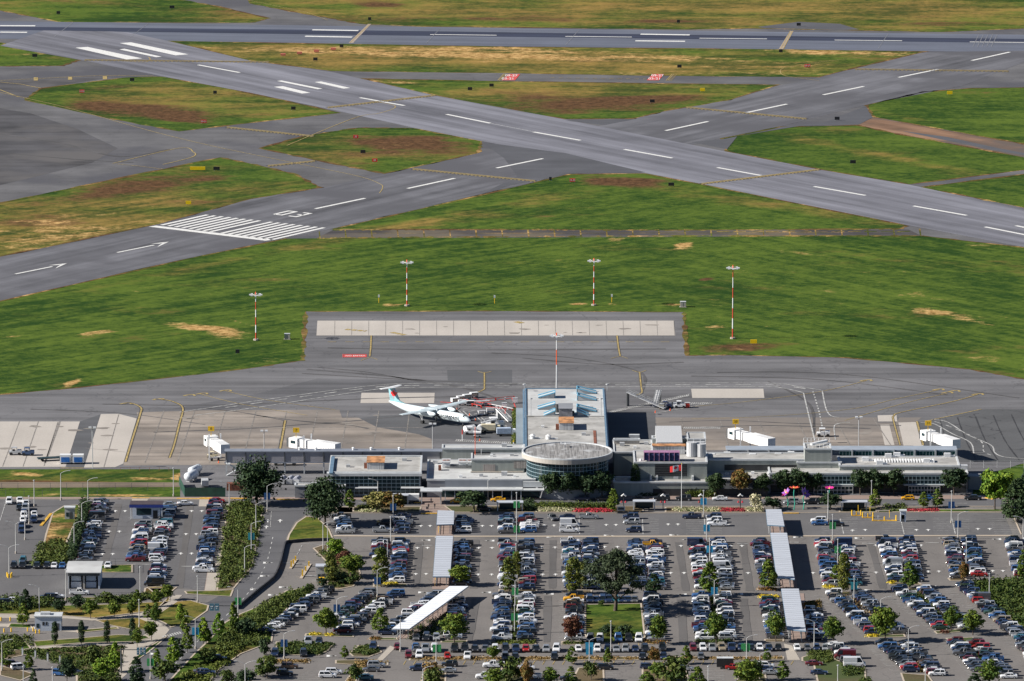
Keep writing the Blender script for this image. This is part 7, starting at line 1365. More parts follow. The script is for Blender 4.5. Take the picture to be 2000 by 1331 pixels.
def access_ramp(x, y, rz, l, L=13, z0=.4, z1=3.4):
    t = thing('access_ramp', l, 'ramp', at(x, y), R(rz), 'folding access ramps right of the pier'); m = MB(); m.bar((-L/2,0,z0),(L/2,0,z1),1.7,.15); m.build('walkway', M_STEEL, t)
    for s in (-1, 1):
        m = MB()
        for dz in (.6, 1.1): m.bar((-L/2,s*.85,z0+dz),(L/2,s*.85,z1+dz),.09,.09)
        for k in range(9): f = k/8; m.tube((-L/2+L*f, s*.85, z0+(z1-z0)*f), (-L/2+L*f, s*.85, z0+(z1-z0)*f+1.1), .05, 5)
        m.build('railing', plain('ramp_grey', (.20,.21,.22), .5, .1, 1) if 'ramp_grey' not in bpy.data.materials else bpy.data.materials['ramp_grey'], t)
    m = MB(); m.box(L/2-.3, L/2, -.7, .7, 0, z1); m.build('support_leg', M_DGREY, t); return t
access_ramp(1262,797,150,'grey folding ramp rising left toward the pier shadow', 14, .5, 4.6); access_ramp(1283,792,80,'dark upright ramp section beside the baggage line', 9, .4, 4.2)
for x, y, c, l in [(1292,799,M_CRM,'yellow equipment box at the left of the right line'),(1309,797,M_STEEL,'silver equipment box in the right line'),(1317,797,M_WHT,'white equipment box in the right line'),(1342,797,M_REDS,'red equipment box at the end of the right line'),(1006,788,M_WHT,'white equipment box at the pier corner'),(985,797,M_WHT,'white box by the red barrier')]:
    t = thing('equipment_box', l, 'equipment', at(x, y), 0, 'carts and equipment around the gates'); m = MB(); m.box(-.8, .8, -.7, .7, .2, 1.7); m.build('box', c, t); wheels(t, (-.5, .5), (-.6, .6), .2); m = MB(); m.box(-.85, .85, -.75, .75, 1.703, 1.8); m.build('lid', M_STEEL, t)
def containr(x, y, l):
    t = thing('cargo_trailer', l, 'trailer', at(x, y), 0, 'blue and white cargo trailers on the left slab'); m = MB(); m.box(-1.7, 1.7, -1.2, 1.2, .5, 3.0); m.build('body', M_WHT, t); m = MB(); m.box(-1.3, 1.3, -1.26, -1.21, .7, 2.3); m.build('blue_panel', plain('cobalt_panel', (.02,.14,.45), .45, .1, 1) if 'cobalt_panel' not in bpy.data.materials else bpy.data.materials['cobalt_panel'], t); wheels(t, (-1.1, 1.1), (-1.0, 1.0), .35)
containr(128,906,'left of two blue and white cargo trailers'); containr(153,906,'right of two blue and white cargo trailers')
t = thing('flat_trailer', 'dark low flat trailer angled beside the blue cargo trailers', 'trailer', at(101,900), R(15)); m = MB(); m.box(-4.5, 4.5, -1.2, 1.2, .8, 1.1); m.build('deck', plain('dark_green_deck', (.02,.04,.045), .6, .1, 1), t); wheels(t, (-3, 3), (-1, 1), .4)
# red barriers, cones
M_BAR = M_REDS
for i, (a, b, l) in enumerate([((895,783),(960,795),'long red and white barrier rail behind the nose'),((960,795),(1002,803),'red barrier rail reaching the pier'),((905,790),(940,798),'short red barrier rail among the carts'),((932,786),(1004,779),'thin red hose line toward the pier corner')]):
    p, q = P(*a), P(*b); t = thing('barrier_rail', l, 'barrier', (p.x, p.y, 0), 0, 'red barriers by the pier'); d = q-p
    m = MB(); m.bar((0,0,.85), (d.x, d.y, .85), .1, .16); m.build('rail', M_BAR if i != 1 else M_WHT, t)
    for k in range(5): f = k/4; m = MB(); m.box(d.x*f-.25, d.x*f+.25, d.y*f-.25, d.y*f+.25, 0, .7); m.build('foot', M_WHT if k % 2 else M_BAR, t)
for x, yt, yb, l in [(903,840,862,'tall red and white marker post by the tank trailers'),(987,800,822,'red and white marker post by the pier hedge'),(1003,860,870,'short yellow post at the annexe corner')]:
    p = P(x, yb); h = (yb-yt)/6; t = thing('marker_pole', l, 'marker post', (p.x, p.y, 0), 0, 'marker poles by the pier'); m = MB(); m.tube((0,0,0),(0,0,h*.6),.12,6); m.build('lower_pole', M_WHT, t); m = MB(); m.tube((0,0,h*.6),(0,0,h),.16,6); m.build('upper_pole', M_REDS if x < 1000 else M_YELP, t)
for k, (x, y) in enumerate([(929,822),(917,812),(893,800),(1309,803),(937,862),(1346,793),(1200,880),(427,905),(1280,807),(899,812)]):
    t = thing('traffic_cone', 'orange cone %s' % ['before the aircraft nose','left of the zigzag queue','by the wing tip carts','below the right equipment line','in front of the tank trailers','at the end of the right equipment line','in the pier shadow','at the foot of the escape stair','under the folding ramp','between nose and queue rails'][k], 'cone', at(x, y), 0, 'orange traffic cones on the apron'); m = MB(); m.cyl(0,0,.05,.85,.24,8,r2=.05); m.build('cone', M_ORNG, t); m = MB(); m.box(-.32,.32,-.32,.32,0,.05); m.build('base', M_BLACK, t)
# silver tanks, skips and yard things at the left end
for k, (x, y, r) in enumerate([(374,940,1.35),(381,928,1.25)]):
    t = thing('storage_tank', ['nearer','farther'][k]+' silver storage tank by the green yard fence', 'tank', at(x, y), R(68), 'silver storage tanks'); m = MB(); L = 5.5
    rings = [[(xx, rr*math.cos(2*math.pi*i/20), r+.5+rr*math.sin(2*math.pi*i/20)) for i in range(20)] for xx, rr in ((-L/2-.7,.1),(-L/2-.5,r*.6),(-L/2,r),(L/2,r),(L/2+.5,r*.6),(L/2+.7,.1))]; m.loft(rings); m.build('shell', plain('tank_silver_%d' % k, (.62,.66,.70), .35, .1, .6), t, smooth=True)
    for s in (-1.6, 1.6): m = MB(); m.box(s-.2, s+.2, -r*.8, r*.8, 0, r*.7); m.build('cradle', M_STEEL, t)
truck(400,952,95,'white flatbed parked against the green fence', M_WHT, M_STEEL, 6)
for k, (x, c) in enumerate([(552,M_STEEL),(567,M_STEEL),(580,M_WHT)]):
    t = thing('covered_skip', ['left','middle','right'][k]+' of three covered skips in the service yard', 'skip', at(x, 945), R(80), 'covered skips in the service yard'); m = MB(); m.frus((-2,2,-.9,.9),(-2.3,2.3,-1.1,1.1),.2,1.7); m.build('bin', c, t); m = MB(); m.frus((-2.3,2.3,-1.1,1.1),(-2.2,2.2,-.3,.3),1.705,2.2); m.build('cover', plain('tarp_%d' % k, (.30,.31,.36), .8, .1, 1), t)
t = thing('pallet_stack', 'stack of reddish pallets beside the large dark tree', 'pallets', at(462,958)); 
for k in range(4): m = MB(); m.box(-3, 3, -1, 1, .1+k*.6, .55+k*.6); m.build('pallet', plain('pallet_wood_%d' % k, (.20,.07,.04), .8, .3, 1.5), t)
# ================================================================ FENCES
def fence(pts, h, label, mat, gap=3.0, mesh_=True, name='chain_fence', solid=None):
    W = [P(*p) for p in pts]; t = thing(name, label, 'fence', (W[0].x, W[0].y, 0)); m = MB()
    for a, b in zip(W, W[1:]):
        if solid: m.bar((a.x, a.y, h/2+.05), (b.x, b.y, h/2+.05), .08, h-.1)
        else:
            for z in ((h, .6*h, .2*h) if mesh_ else (h,)): m.bar((a.x, a.y, z), (b.x, b.y, z), .04, .05)
    m.build('panels' if solid else 'rails', solid or mat, t, True)
    n = 0
    for a, b in zip(W, W[1:]):
        L = (b-a).length; k = max(1, int(L/gap))
        for i in range(k+1):
            if n > 90: break
            q = a+(b-a)*(i/k); m = MB(); m.tube((q.x, q.y, 0), (q.x, q.y, h+.1), .06, 5); m.build('post', mat, t, True); n += 1
fence([(-60,958),(352,958)], 2.2, 'thin dark wire fence along the back of the left grass', M_DGREY, 5); fence([(-60,971),(190,970)], 2.0, 'thin dark fence at the top of the left lots', M_DGREY, 5)
fence([(361,971),(440,971)], 2.9, 'dark green yard fence under the gate corridor', M_GRN, 3, solid=M_GRN, name='yard_fence'); fence([(350,948),(361,971)], 2.9, 'short green fence return beside the silver tanks', M_GRN, 3, solid=M_GRN, name='yard_fence')
fence([(1898,942),(1935,942)], 2.6, 'green panel fence at the terminal\'s right end', M_GRN, 3, solid=M_GRN, name='yard_fence'); fence([(235,920),(330,920)], 1.0, 'low brown rail at the apron edge', M_RUSTD, 3, mesh_=False, name='low_rail'); fence([(1895,915),(2000,915)], 2.4, 'wire fence on the far right apron', M_STEEL, 4)
fence([(192,1105),(258,1105),(258,1120)], 2.0, 'wire fence behind the straw strip at the wash building', M_DGREY, 4); fence([(190,1170),(262,1168)], 1.6, 'low wire fence below the wash building', M_DGREY, 3); fence([(820,1192),(880,1180)][:2], .9, 'thin rail under the slanted walkway', M_STEEL, 3)
# ================================================================ COVERED WALKWAYS
M_CAN = plain('walkway_roof_sheet', (.44,.47,.52), .5, .05, .4, bands=(.3, 3, 1)); M_CANW = plain('white_roof_sheet', (.80,.83,.87), .45, .03, .4, bands=(1, 1, 1))
def canopy(q, z, mat, label, side=-1):
    """q = roof corners in pixels at height z, clockwise from the far left"""
    W = [P(x, y, z) for x, y in q]; c_ = sum(W, Vector())/4; t = thing('covered_walkway', label, 'walkway roof', (c_.x, c_.y, 0), 0, 'covered walkways through the lots')
    m = MB(); m.prism([(p.x, p.y) for p in W], z-.12, z); m.build('roof', mat, t, True)
    m = MB()
    for a, b in zip(W, W[1:]+W[:1]): m.bar((a.x, a.y, z-.22), (b.x, b.y, z-.22), .18, .3)
    m.build('edge_beam', M_BLUE if mat is M_CAN else M_TRIM, t, True)
    n = max(2, int((W[3]-W[0]).length/5)); m = MB()
    for k in range(1, n*2):
        f = k/(n*2); a = W[0]+(W[3]-W[0])*f; b = W[1]+(W[2]-W[1])*f; m.bar((a.x, a.y, z+.02), (b.x, b.y, z+.02), .09, .035)
    build_each(m, 'roof_seam', M_STEEL if mat is M_CANW else M_WALL2, t, True)
    for k in range(n+1):
        f = .04+.92*k/n; a = W[0]+(W[3]-W[0])*f; b = W[1]+(W[2]-W[1])*f
        for s in (.18, .78): p = a+(b-a)*s; m = MB(); m.box(p.x-.1, p.x+.1, p.y-.1, p.y+.1, 0, z-.15); m.build('post', M_TRIM, t, True)
    m = MB(); a, b = W[0]+(W[1]-W[0])*.1, W[3]+(W[2]-W[3])*.1; m.bar((a.x, a.y, 1.0), (b.x, b.y, 1.0), .08, .08); m.bar((a.x, a.y, .5), (b.x, b.y, .5), .08, .08); m.build('handrail', M_YELP if 'far' in label and 'left' in label else M_STEEL, t, True)
    g = [P(x, y+z*6.3, 0) for x, y in q]; return W
canopy([(855,997),(887,998),(886,1024),(853,1025)], 3.2, M_CAN, 'first small grey walkway roof from the far left crossing'); canopy([(852,1047),(885,1047),(879,1126),(846,1126)], 3.2, M_CAN, 'long grey walkway roof in the far left block'); canopy([(878,1145),(915,1145),(800,1228),(766,1228)], 3.4, M_CANW, 'bright white slanted walkway roof left of centre')
canopy([(1496,995),(1526,995),(1532,1027),(1499,1025)], 3.6, M_CAN, 'first small grey roof of the right walkway'); canopy([(1505,1041),(1537,1041),(1552,1131),(1517,1128)], 3.6, M_CAN, 'long grey roof of the right walkway in the far block'); canopy([(1526,1150),(1560,1150),(1574,1232),(1538,1229)], 3.8, M_CAN, 'near grey roof of the right walkway')
m = []; 
quads('walkway_floor', [[(854,1018),(886,1018),(878,1152),(844,1152)],[(1500,1018),(1533,1018),(1560,1160),(1527,1160)],[(1535,1160),(1570,1160),(1582,1256),(1546,1256)],[(878,1168),(912,1168),(812,1246),(770,1250)]], .13, M_PINK)
# crossing canopy before the front entrance
t = thing('crossing_canopy', 'thin white canopy on posts over the front pedestrian crossing', 'canopy', at(845,985)); m = MB(); a, b = P(821,956,4.2), P(864,956,4.2); m.box(a.x, b.x, a.y-3.5, a.y+2, 4.0, 4.3); m.build('roof', M_TRIM, t, True)
for x in (a.x+.3, b.x-.6):
    for y in (a.y-3, a.y+1.5): m = MB(); m.box(x, x+.25, y, y+.25, 0, 4.0); m.build('post', M_TRIM, t, True)
# ================================================================ BUS SHELTERS, BOOTHS AND OTHER SMALL BUILDINGS
def shelter(xl, xr, y, l):
    a, b = P(xl, y), P(xr, y); w_ = b.x-a.x; t = thing('bus_shelter', l, 'bus shelter', ((a.x+b.x)/2, a.y, .05), 0, 'bus shelters along the kerb'); m = MB(); m.box(-w_/2, w_/2, -1.6, 1.6, 2.8, 3.0); m.build('roof', M_CAN, t)
    for s in (-.46, .46): m = MB(); m.box(w_*s-.15, w_*s+.15, -.5, 1.2, 0, 2.8); m.build('post', M_TRIM, t)
    m = MB(); m.box(-w_*.4, w_*.4, 1.0, 1.06, .4, 2.4); m.build('back_glass', M_GL, t); m = MB(); m.box(-w_*.25, w_*.25, .3, .8, .4, .5); m.build('bench', M_BLACK, t)
shelter(1236,1280,997,'grey bus shelter between two globe lamps'); shelter(970,1022,999,'grey bus shelter right of the round dark tree'); shelter(1642,1694,998,'grey bus shelter right of the pink flower sculpture'); shelter(762,798,985,'white bus stop shelter behind the olive bushy tree')
def booth(x, y, w_, d, h, l, wall, name='booth', roofm=None):
    t = thing(name, l, 'booth', at(x, y, .05)); m = MB(); m.box(-w_/2, w_/2, 0, d, 0, h); m.build('wall', wall, t); m = MB(); m.box(-w_/2-.25, w_/2+.25, -.25, d+.25, h+.003, h+.3); m.build('roof', roofm or M_TRIM, t)
    m = MB(); m.box(-w_/2+.4, -w_/2+1.2, -.05, -.004, .9, 2.1); m.build('window', M_GL, t); m = MB(); m.box(w_/2+.004, w_/2+.05, .5, d-.5, 1.0, 2.2); m.build('window', M_GL, t); m = MB(); m.box(w_/2-1.5, w_/2-.6, -.05, -.004, .1, 2.2); m.build('door', M_DGREY, t); return t
M_PB = plain('pale_blue_cladding', (.48,.53,.60), .55, .05, .3, bands=(.2,.2,5))
t = booth(94,1233,7.4,5,4.0,'pale blue toll booth building beside the left lawn', M_PB, 'toll_booth')
m = MB(); m.box(-1.6,-1.0,-.06,-.004,1.6,2.6); m.build('window', M_BLACK, t); m = MB(); m.box(-.6,-.2,-.06,-.004,1.6,2.6); m.build('window', M_BLACK, t); m = MB(); m.box(-2.2,.5,1.2,3.5,4.3,4.9); m.build('rooftop_unit', M_STEEL, t)
booth(1764,1020,1.7,1.8,3.2,'narrow grey payment booth at the exit lanes', M_PB, 'payment_booth'); booth(136,1015,2.9,2.4,3.4,'small silver hut at the top of the straw island', M_STEEL, 'silver_hut'); booth(628,1136,3.0,3.2,4.2,'grey kiosk beside the yellow exit barrier', M_STEEL, 'exit_kiosk', M_CAN)
t = thing('rental_kiosk', 'blue and white rental kiosk with a dark canopy at the top of a car row', 'kiosk', at(286,1014,.05)); m = MB(); m.box(-4.2,4.2,0,4,0,3.6); m.build('wall', M_PB, t); m = MB(); m.box(-5,5,-.8,5,4.4,4.6); m.build('roof', plain('dark_brown_roof', (.06,.045,.05), .7, .1, .5), t)
m = MB(); m.box(-5.1,5.1,-.95,-.85,3.6,4.5); m.build('fascia', plain('royal_blue_fascia', (.02,.04,.22), .5, .06, .5), t); m = MB(); m.box(-3,1.5,-.06,-.005,1.2,3.2); m.build('window', M_GL, t); m = MB(); m.box(2,3.4,-.06,-.005,.1,2.6); m.build('door', M_BLACK, t)
for s in (-4.8, 4.6): m = MB(); m.box(s, s+.25, -.7, -.45, 0, 3.6); m.build('post', M_WHT, t)
t = thing('wash_building', 'open car wash building with a curved grey roof and parked vans inside', 'building', at(164,1151,.05)); w_ = 4.6
m = MB(); n = 10
for k in range(n):
    f0, f1 = k/n, (k+1)/n; z0, z1 = 4.6+1.3*math.sin(math.pi*(f0*.75+.1)), 4.6+1.3*math.sin(math.pi*(f1*.75+.1)); y0, y1 = -.8+f0*15, -.8+f1*15; m.add([(-w_-.6,y0,z0),(w_+.4,y0,z0),(w_+.4,y1,z1),(-w_-.6,y1,z1),(-w_-.6,y0,z0-.2),(w_+.4,y0,z0-.2),(w_+.4,y1,z1-.2),(-w_-.6,y1,z1-.2)], [(0,1,2,3),(7,6,5,4),(0,4,5,1),(1,5,6,2),(3,7,4,0),(2,6,7,3)])
m.build('curved_roof', M_ROOFL, t); m = MB(); m.box(-w_,-w_+.3,0,13,0,4.9); m.build('side_wall', M_TRIM, t); m = MB(); m.box(w_-.5,w_,0,13,0,4.9); m.build('side_wall', M_PB, t); m = MB(); m.box(-w_,w_,12.6,13,0,5); m.build('back_wall', M_WALL2, t); m = MB(); m.box(-w_,w_,-.15,.15,3.9,4.6); m.build('front_beam', M_DGREY, t); m = MB(); m.box(-.3,.3,0,.5,0,3.9); m.build('middle_pier', M_BEIGE, t)
for s in (-2.3, 2.0): m = MB(); m.box(s-1.5, s+1.5, .8, 5, .2, 1.9); m.box(s-1.4, s+1.4, 1, 4, 2.2, 3.6); m.build('wash_machine', M_WHT if s < 0 else M_PB, t)
# bollards and gates at the exit lanes
def gate(x0, x1, y, l):
    a, b = P(x0, y), P(x1, y); t = thing('exit_gate', l, 'parking gate', (a.x, a.y, .05), 0, 'yellow parking gates'); w_ = b.x-a.x; m = MB(); m.box(0, w_, -.6, .6, 0, .2); m.build('island', M_KERBY, t)
    for f in (.04, .5, .96): m = MB(); m.cyl(w_*f, 0, .2, 1.7 if f != .5 else 1.3, .2, 8); m.build('bollard', M_YELP, t)
    m = MB(); m.box(w_*.25-.25, w_*.25+.25, -.2, .2, .2, 1.5); m.build('ticket_machine', M_STEEL, t); m = MB(); m.tube((w_*.7, 0, 1.0), (w_*.7, 1.5, 3.0), .06, 6); m.build('boom', M_YELP, t)
gate(1663,1682,1008,'leftmost yellow parking gate at the exit lanes'); gate(1684,1706,1012,'middle yellow parking gate at the exit lanes'); gate(1703,1752,1018,'rightmost long yellow parking gate beside the payment booth')
def lanegate(x, y, dx, dy, l):
    p = P(x, y); q = P(x+dx, y+dy); t = thing('ticket_gate', l, 'parking gate', (p.x, p.y, .05), 0, 'slanted ticket gates near the kiosk'); d = q-p; m = MB(); m.bar((0,0,.1),(d.x,d.y,.1),.9,.2); m.build('island', M_KERB, t)
    for f in (.15,.5,.85): m = MB(); m.box(d.x*f-.22,d.x*f+.22,d.y*f-.3,d.y*f+.3,.2,1.5 if f > .2 else 2.0); m.build('yellow_box', M_YELP, t)
lanegate(567,1112,12,-18,'left slanted yellow ticket gate'); lanegate(588,1131,18,-28,'right slanted yellow ticket gate by the kiosk')
t = thing('skip_bin', 'bright yellow bin beside the exit kiosk', 'bin', at(628,1139,.05)); m = MB(); m.frus((-.7,.7,-.5,.5),(-.8,.8,-.6,.6),.1,1.5); m.build('bin', M_YELP, t); m = MB(); m.box(-.82,.82,-.62,.62,1.503,1.6); m.build('lid', M_YELP, t)
for k, (x, y) in enumerate([(14,1127),(23,1127),(16,1129.5),(21.5,1129.5)]): t = thing('bollard', 'yellow bollard guarding the double lamp in the left lot', 'bollard', at(x, y, .04), 0, 'four bollards around the left lamp'); m = MB(); m.cyl(0,0,0,1.3,.22,8); m.build('post', M_YELP, t)
for k, (x, y) in enumerate([(2,1214),(8,1236),(20,1214),(22,1235),(52,1215),(54,1234),(65,1234),(70,1238),(77,1238)]):
    t = thing('bollard', 'yellow bollard %s' % ['first on the far booth kerb','first on the near booth kerb','second on the far booth kerb','second on the near booth kerb','third on the far booth kerb','third on the near booth kerb','left of the toll booth','at the toll booth corner','before the toll booth door'][k], 'bollard', at(x, y, .1), 0, 'yellow bollards near the toll booth'); m = MB(); m.cyl(0,0,0,1.1,.2,8); m.build('post', M_YELP, t)
# overhead road signs
M_SBLUE = plain('road_sign_teal', (.09,.20,.27), .5, .08, 1)
def gantry(xp, yb, x0, x1, ya, l, n=3):
    p = P(xp, yb); s = sc(yb); h = (yb-ya)/s; t = thing('overhead_sign', l, 'road sign', (p.x, p.y, .05), 0, 'overhead road signs'); a, b = (x0-xp)/s, (x1-xp)/s; m = MB(); m.tube((0,0,0),(0,0,h+.5),.2,8); m.build('post', M_DGREY, t); m = MB(); m.tube((0,0,h+.2),(a if abs(a) > abs(b) else b,0,h+.2),.13,6); m.build('arm', M_DGREY, t)
    for k in range(n): m = MB(); w_ = (b-a)/n; m.box(a+w_*k+.08, a+w_*(k+1)-.08, -.28, -.2, h-1.2, h+.9); q = m.build('sign_panel', M_SBLUE, t); mm = MB(); mm.box(a+w_*k+.35, a+w_*(k+1)-.35, -.32, -.283, h-.1, h+.15); mm.box(a+w_*k+.5, a+w_*(k+1)-.6, -.32, -.283, h-.6, h-.42); mm.build('lettering_line', M_WHT).parent = q
gantry(237,1316,267,286,1270,'overhead sign with three teal panels above the lower path'); gantry(456,1232,409,429,1184,'overhead sign with two teal panels at the road junction', 2)
# ================================================================ FLAG, SCULPTURES, PEOPLE
p = P(1331, 996); h = 89/sc(996)/.98; t = thing('flagpole', 'tall white flagpole flying a red and white maple leaf flag', 'flagpole', (p.x, p.y, 0)); m = MB(); m.tube((0,0,0),(0,0,h),.11,8,r2=.06); m.build('pole', M_WHT, t); m = MB(); m.cyl(0,0,h,h+.25,.14,8); m.build('finial', M_YELP, t)
fw, fh, NX = 3.7, 1.9, 24; mr, mw = plain('flag_red', (.65,.02,.02), .7, .05, 1), plain('flag_white', (.75,.75,.75), .7, .04, 1)
def fl(u, v): x = -.1-u*fw*.93; return (x, .22*math.sin(u*7)*u, h-.2-v*fh-u*u*.55-.05*math.sin(u*9+v*2))
m = MB()
for i in range(NX):
    for j in range(6):
        u0, u1, v0, v1 = i/NX, (i+1)/NX, j/6, (j+1)/6; q = [fl(u0,v1), fl(u1,v1), fl(u1,v0), fl(u0,v0)]; m.add(q, [(3,2,1,0)], 0 if (u0 < .249 or u0 >= .75) else 1)
fo = m.build('flag', [mr, mw], t); lp = leaf_pts(.40)
for s in (-1, 1):
    m = MB(); vs = []
    for x, y in lp: u = .5+x*fh/fw/1.0; v = .5-y; q = fl(u, v); vs.append((q[0], q[1]+s*.03, q[2]))
    m.add(vs, [tuple(tt) if s > 0 else tuple(tt[::-1]) for tt in tessellate_polygon([[Vector((x, y, 0)) for x, y in lp]])]); m.build('maple_leaf', mr).parent = fo
def petal_flower(x, y, h, col, col2, l, tilt=(0,0), n=7, r=1.7):
    p = P(x, y); t = thing('flower_sculpture', l, 'sculpture', (p.x, p.y, .05), 0, 'giant metal flower sculptures'); pts = [(0,0,0),(.25,0,h*.35),(-.15,0,h*.7),(tilt[0]*.4,0,h)]; m = MB()
    for a, b in zip(pts, pts[1:]): m.tube(a, b, .16, 8)
    m.build('stem', plain('sea_green_%d' % x, (.04,.34,.24), .4, .08, .8), t); c_ = Vector(pts[-1]); ax = Vector((tilt[0], tilt[1], 1)).normalized(); u = ax.orthogonal().normalized(); v = ax.cross(u)
    for k in range(n):
        a = 2*math.pi*k/n; d = u*math.cos(a)+v*math.sin(a); e = ax.cross(d); q = [c_, c_+d*r*.5+e*.55+ax*.2, c_+d*r+ax*.5, c_+d*r*.5-e*.55+ax*.2]; m = MB(); m.add(q+[z-ax*.06 for z in q], [(0,3,2,1),(4,5,6,7),(0,1,5,4),(1,2,6,5),(2,3,7,6),(3,0,4,7)]); m.build('petal', col if k % 2 else col2, t)
    m = MB(); m.cyl(c_.x, c_.y, c_.z, c_.z+.3, .4, 10, r2=.2); m.build('flower_centre', M_YELP, t)
MS = {k: plain('sculpt_'+k, c, .4, .08, 1) for k, c in dict(coral=(.75,.12,.06), purple=(.13,.03,.26), magenta=(.62,.03,.26), wine=(.30,.02,.10), lilac=(.24,.08,.40), pink=(.80,.05,.32)).items()}
petal_flower(1551,996,6.6,MS['coral'],MS['coral'],'tall coral red metal flower on a green stem'); petal_flower(1569,996,5.0,MS['purple'],MS['lilac'],'big purple metal flower tilted right', (1.2,-.8), 8, 2.1); petal_flower(1538,994,4.9,MS['wine'],MS['lilac'],'wine coloured metal flower tilted left', (-.9,-.5)); petal_flower(1620,994,6.2,MS['pink'],MS['magenta'],'flat bright pink metal flower before the glass hall', (0,-.1), 9, 1.5)
def person(x, y, top, legs, l, rz=0, bag=False, stride=.28):
    """one skinned body with trousers and coat colouring, walking"""
    bm = bmesh.new(); J = dict(pelvis=(0,0,.95), waist=(0,0,1.12), chest=(0,0,1.36), neck=(0,0,1.5), head=(0,.02,1.62), crown=(0,.02,1.74), hL=(.1,0,.92), kL=(.11,stride*.7,.5), aL=(.11,stride*.6,.08), tL=(.11,stride*.6+.2,.04), hR=(-.1,0,.92), kR=(-.11,-stride*.2,.5), aR=(-.11,-stride,.1), tR=(-.11,-stride+.2,.04), sL=(.2,0,1.42), eL=(.26,-.06,1.15), wL=(.26,.1,.92), fL=(.26,.14,.83), sR=(-.2,0,1.42), eR=(-.26,.03,1.15), wR=(-.27,.12,.92), fR=(-.27,.16,.83))
    rad = dict(pelvis=.15, waist=.135, chest=.16, neck=.06, head=.095, crown=.06, hL=.1, kL=.065, aL=.045, tL=.04, hR=.1, kR=.065, aR=.045, tR=.04, sL=.065, eL=.047, wL=.034, fL=.03, sR=.065, eR=.047, wR=.034, fR=.03)
    E = [('pelvis','waist'),('waist','chest'),('chest','neck'),('neck','head'),('head','crown'),('pelvis','hL'),('hL','kL'),('kL','aL'),('aL','tL'),('pelvis','hR'),('hR','kR'),('kR','aR'),('aR','tR'),('chest','sL'),('sL','eL'),('eL','wL'),('wL','fL'),('chest','sR'),('sR','eR'),('eR','wR'),('wR','fR')]
    ks = list(J); me = bpy.data.meshes.new('body'); me.from_pydata([J[k] for k in ks], [(ks.index(a), ks.index(b)) for a, b in E], []); o = bpy.data.objects.new('body', me); C.objects.link(o)
    md = o.modifiers.new('s', 'SKIN'); 
    for i, k in enumerate(ks): me.skin_vertices[0].data[i].radius = (rad[k], rad[k]*(.8 if k in ('chest','waist','pelvis') else 1)); me.skin_vertices[0].data[i].use_root = (k == 'pelvis')
    sb = o.modifiers.new('d', 'SUBSURF'); sb.levels = 1; sb.render_levels = 1; bpy.context.view_layer.update(); me2 = bpy.data.meshes.new_from_object(o.evaluated_get(bpy.context.evaluated_depsgraph_get())); o.modifiers.clear(); o.data = me2; o.name = 'body'
    me2.materials.clear(); [me2.materials.append(m) for m in (top, legs, SKIN)]; 
    for f in me2.polygons: z = f.center.z; f.material_index = 1 if z < .97 and abs(f.center.x) < .22 else (2 if z > 1.5 or (z < .93 and abs(f.center.x) > .22) else 0); f.use_smooth = True
    t = thing('person', l, 'person', at(x, y, .08), R(rz), 'people at the terminal crossing'); o.parent = t
    m = MB(); m.cyl(0, 0, 1.66, 1.80, .10, 10, r2=.06); m.build('hair', M_BLACK, t)
SKIN = plain('skin', (.45,.26,.18), .6, .05, 2); CL1, CL2 = plain('dark_coat', (.03,.035,.05), .8, .1, 2), plain('dark_trousers', (.025,.03,.045), .8, .1, 2)
person(842,984,CL1,CL2,'person in dark clothes walking on the front crossing', 180); person(837,995,CL1,CL2,'person in dark clothes at the crossing with a suitcase', 30); person(849,994,CL2,CL1,'person in dark clothes beside the crossing post', 200); person(1396,973,plain('pale_shirt', (.6,.6,.6), .8, .05, 2),CL2,'person in a pale shirt behind the white sedan', 90)
t = thing('suitcase', 'dark suitcase standing beside a person at the crossing', 'suitcase', at(834,995.5,.08)); m = MB(); m.box(-.28,.28,-.14,.14,.08,.78); m.build('shell', CL1, t); m = MB(); [m.box(s-.02,s+.02,-.02,.02,.78,1.05) for s in (-.15,.15)]; m.box(-.17,.17,-.02,.02,1.05,1.08); m.build('handle', M_STEEL, t)
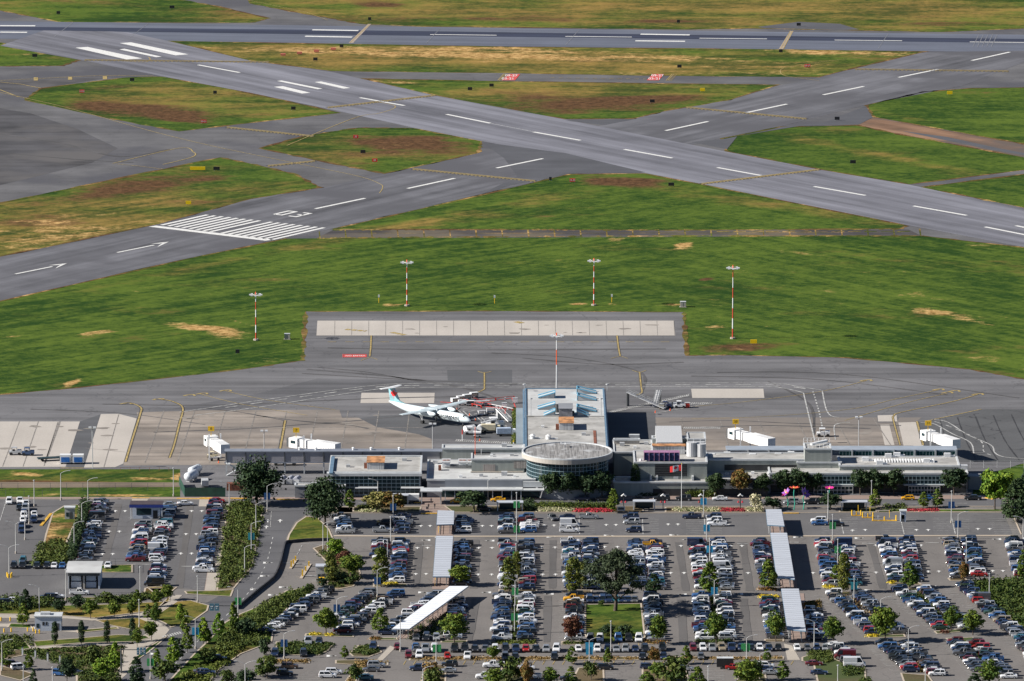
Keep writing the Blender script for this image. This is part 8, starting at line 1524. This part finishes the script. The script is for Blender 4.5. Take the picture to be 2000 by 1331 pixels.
# dark trailer and other single things at the bottom
t = thing('box_trailer', 'black box trailer beside the red sedan at the bottom', 'trailer', at(1416,1306,.05)); m = MB(); m.box(-2.3,2.3,-1.1,1.1,.6,3.0); m.build('body', plain('black_trailer', (.018,.018,.02), .4, .1, .6), t); m = MB(); m.box(-2.3,2.3,-1.1,1.1,3.003,3.08); m.build('roof', M_TRIM, t); wheels(t, (-.5,.5), (-1.0,1.0), .38); m = MB(); m.bar((2.3,0,.7),(3.6,0,.6),.12,.12); m.build('drawbar', M_BLACK, t)
for x, y, c, l in [(854,1276,'green','green banner panel standing in the nose-out row'),(1151,1272,'blue','pale blue panel standing in the nose-out row'),(1455,1274,'green','green panel standing in the right nose-out row')]:
    t = thing('banner_board', l, 'banner', at(x, y, .04), 0, 'boards between nose-out cars'); 
    for s in (-1, 1): m = MB(); m.box(min(s*.1,s*1.1), max(s*.1,s*1.1), -.04, .04, .3, 2.4); m.build('panel', BAN[c], t)
    m = MB(); m.tube((0,0,0),(0,0,2.6),.06,6); m.build('post', M_POLE, t)
for k, (x, y) in enumerate([(44,1281),(69,1286),(93,1292),(117,1297)]):
    t = thing('white_post', '%s white lane post from the left above the lower left lane' % ORD[k if k else 0].replace('nearest','first'), 'post', at(x, y, .05), 0, 'white posts along the lower left lane'); m = MB(); m.box(-.22,.22,-.22,.22,0,2.2); m.build('post', M_WHT, t); m = MB(); m.box(-.26,.26,-.26,.26,2.2,2.35); m.build('cap', M_DGREY, t)
for x, y, l in [(1213,1000,'white information board at the flower bed end'),(1785,1305,'white sign board at the bottom right')][:1]:
    t = thing('information_board', l, 'sign', at(x, y, .08)); m = MB(); m.box(-1.2,1.2,-.15,.15,.3,1.6); m.build('panel', M_WHT, t); m = MB(); m.box(-.9,.9,-.19,-.153,.6,1.3); m.build('map', M_DGREY, t)
for l, x0, x1, y in [('left bench beside the bus shelter',1710,1738,1001)]:
    a, b = P(x0, y), P(x1, y); t = thing('bench', 'pale concrete bench right of the right bus shelter', 'bench', (a.x, a.y, .08)); w_ = b.x-a.x; m = MB(); m.box(0,w_,-.3,.3,.4,.55); m.build('seat', M_WALK, t)
    for f in (.1,.9): m = MB(); m.box(w_*f-.15,w_*f+.15,-.25,.25,0,.4); m.build('leg', M_WALK, t)
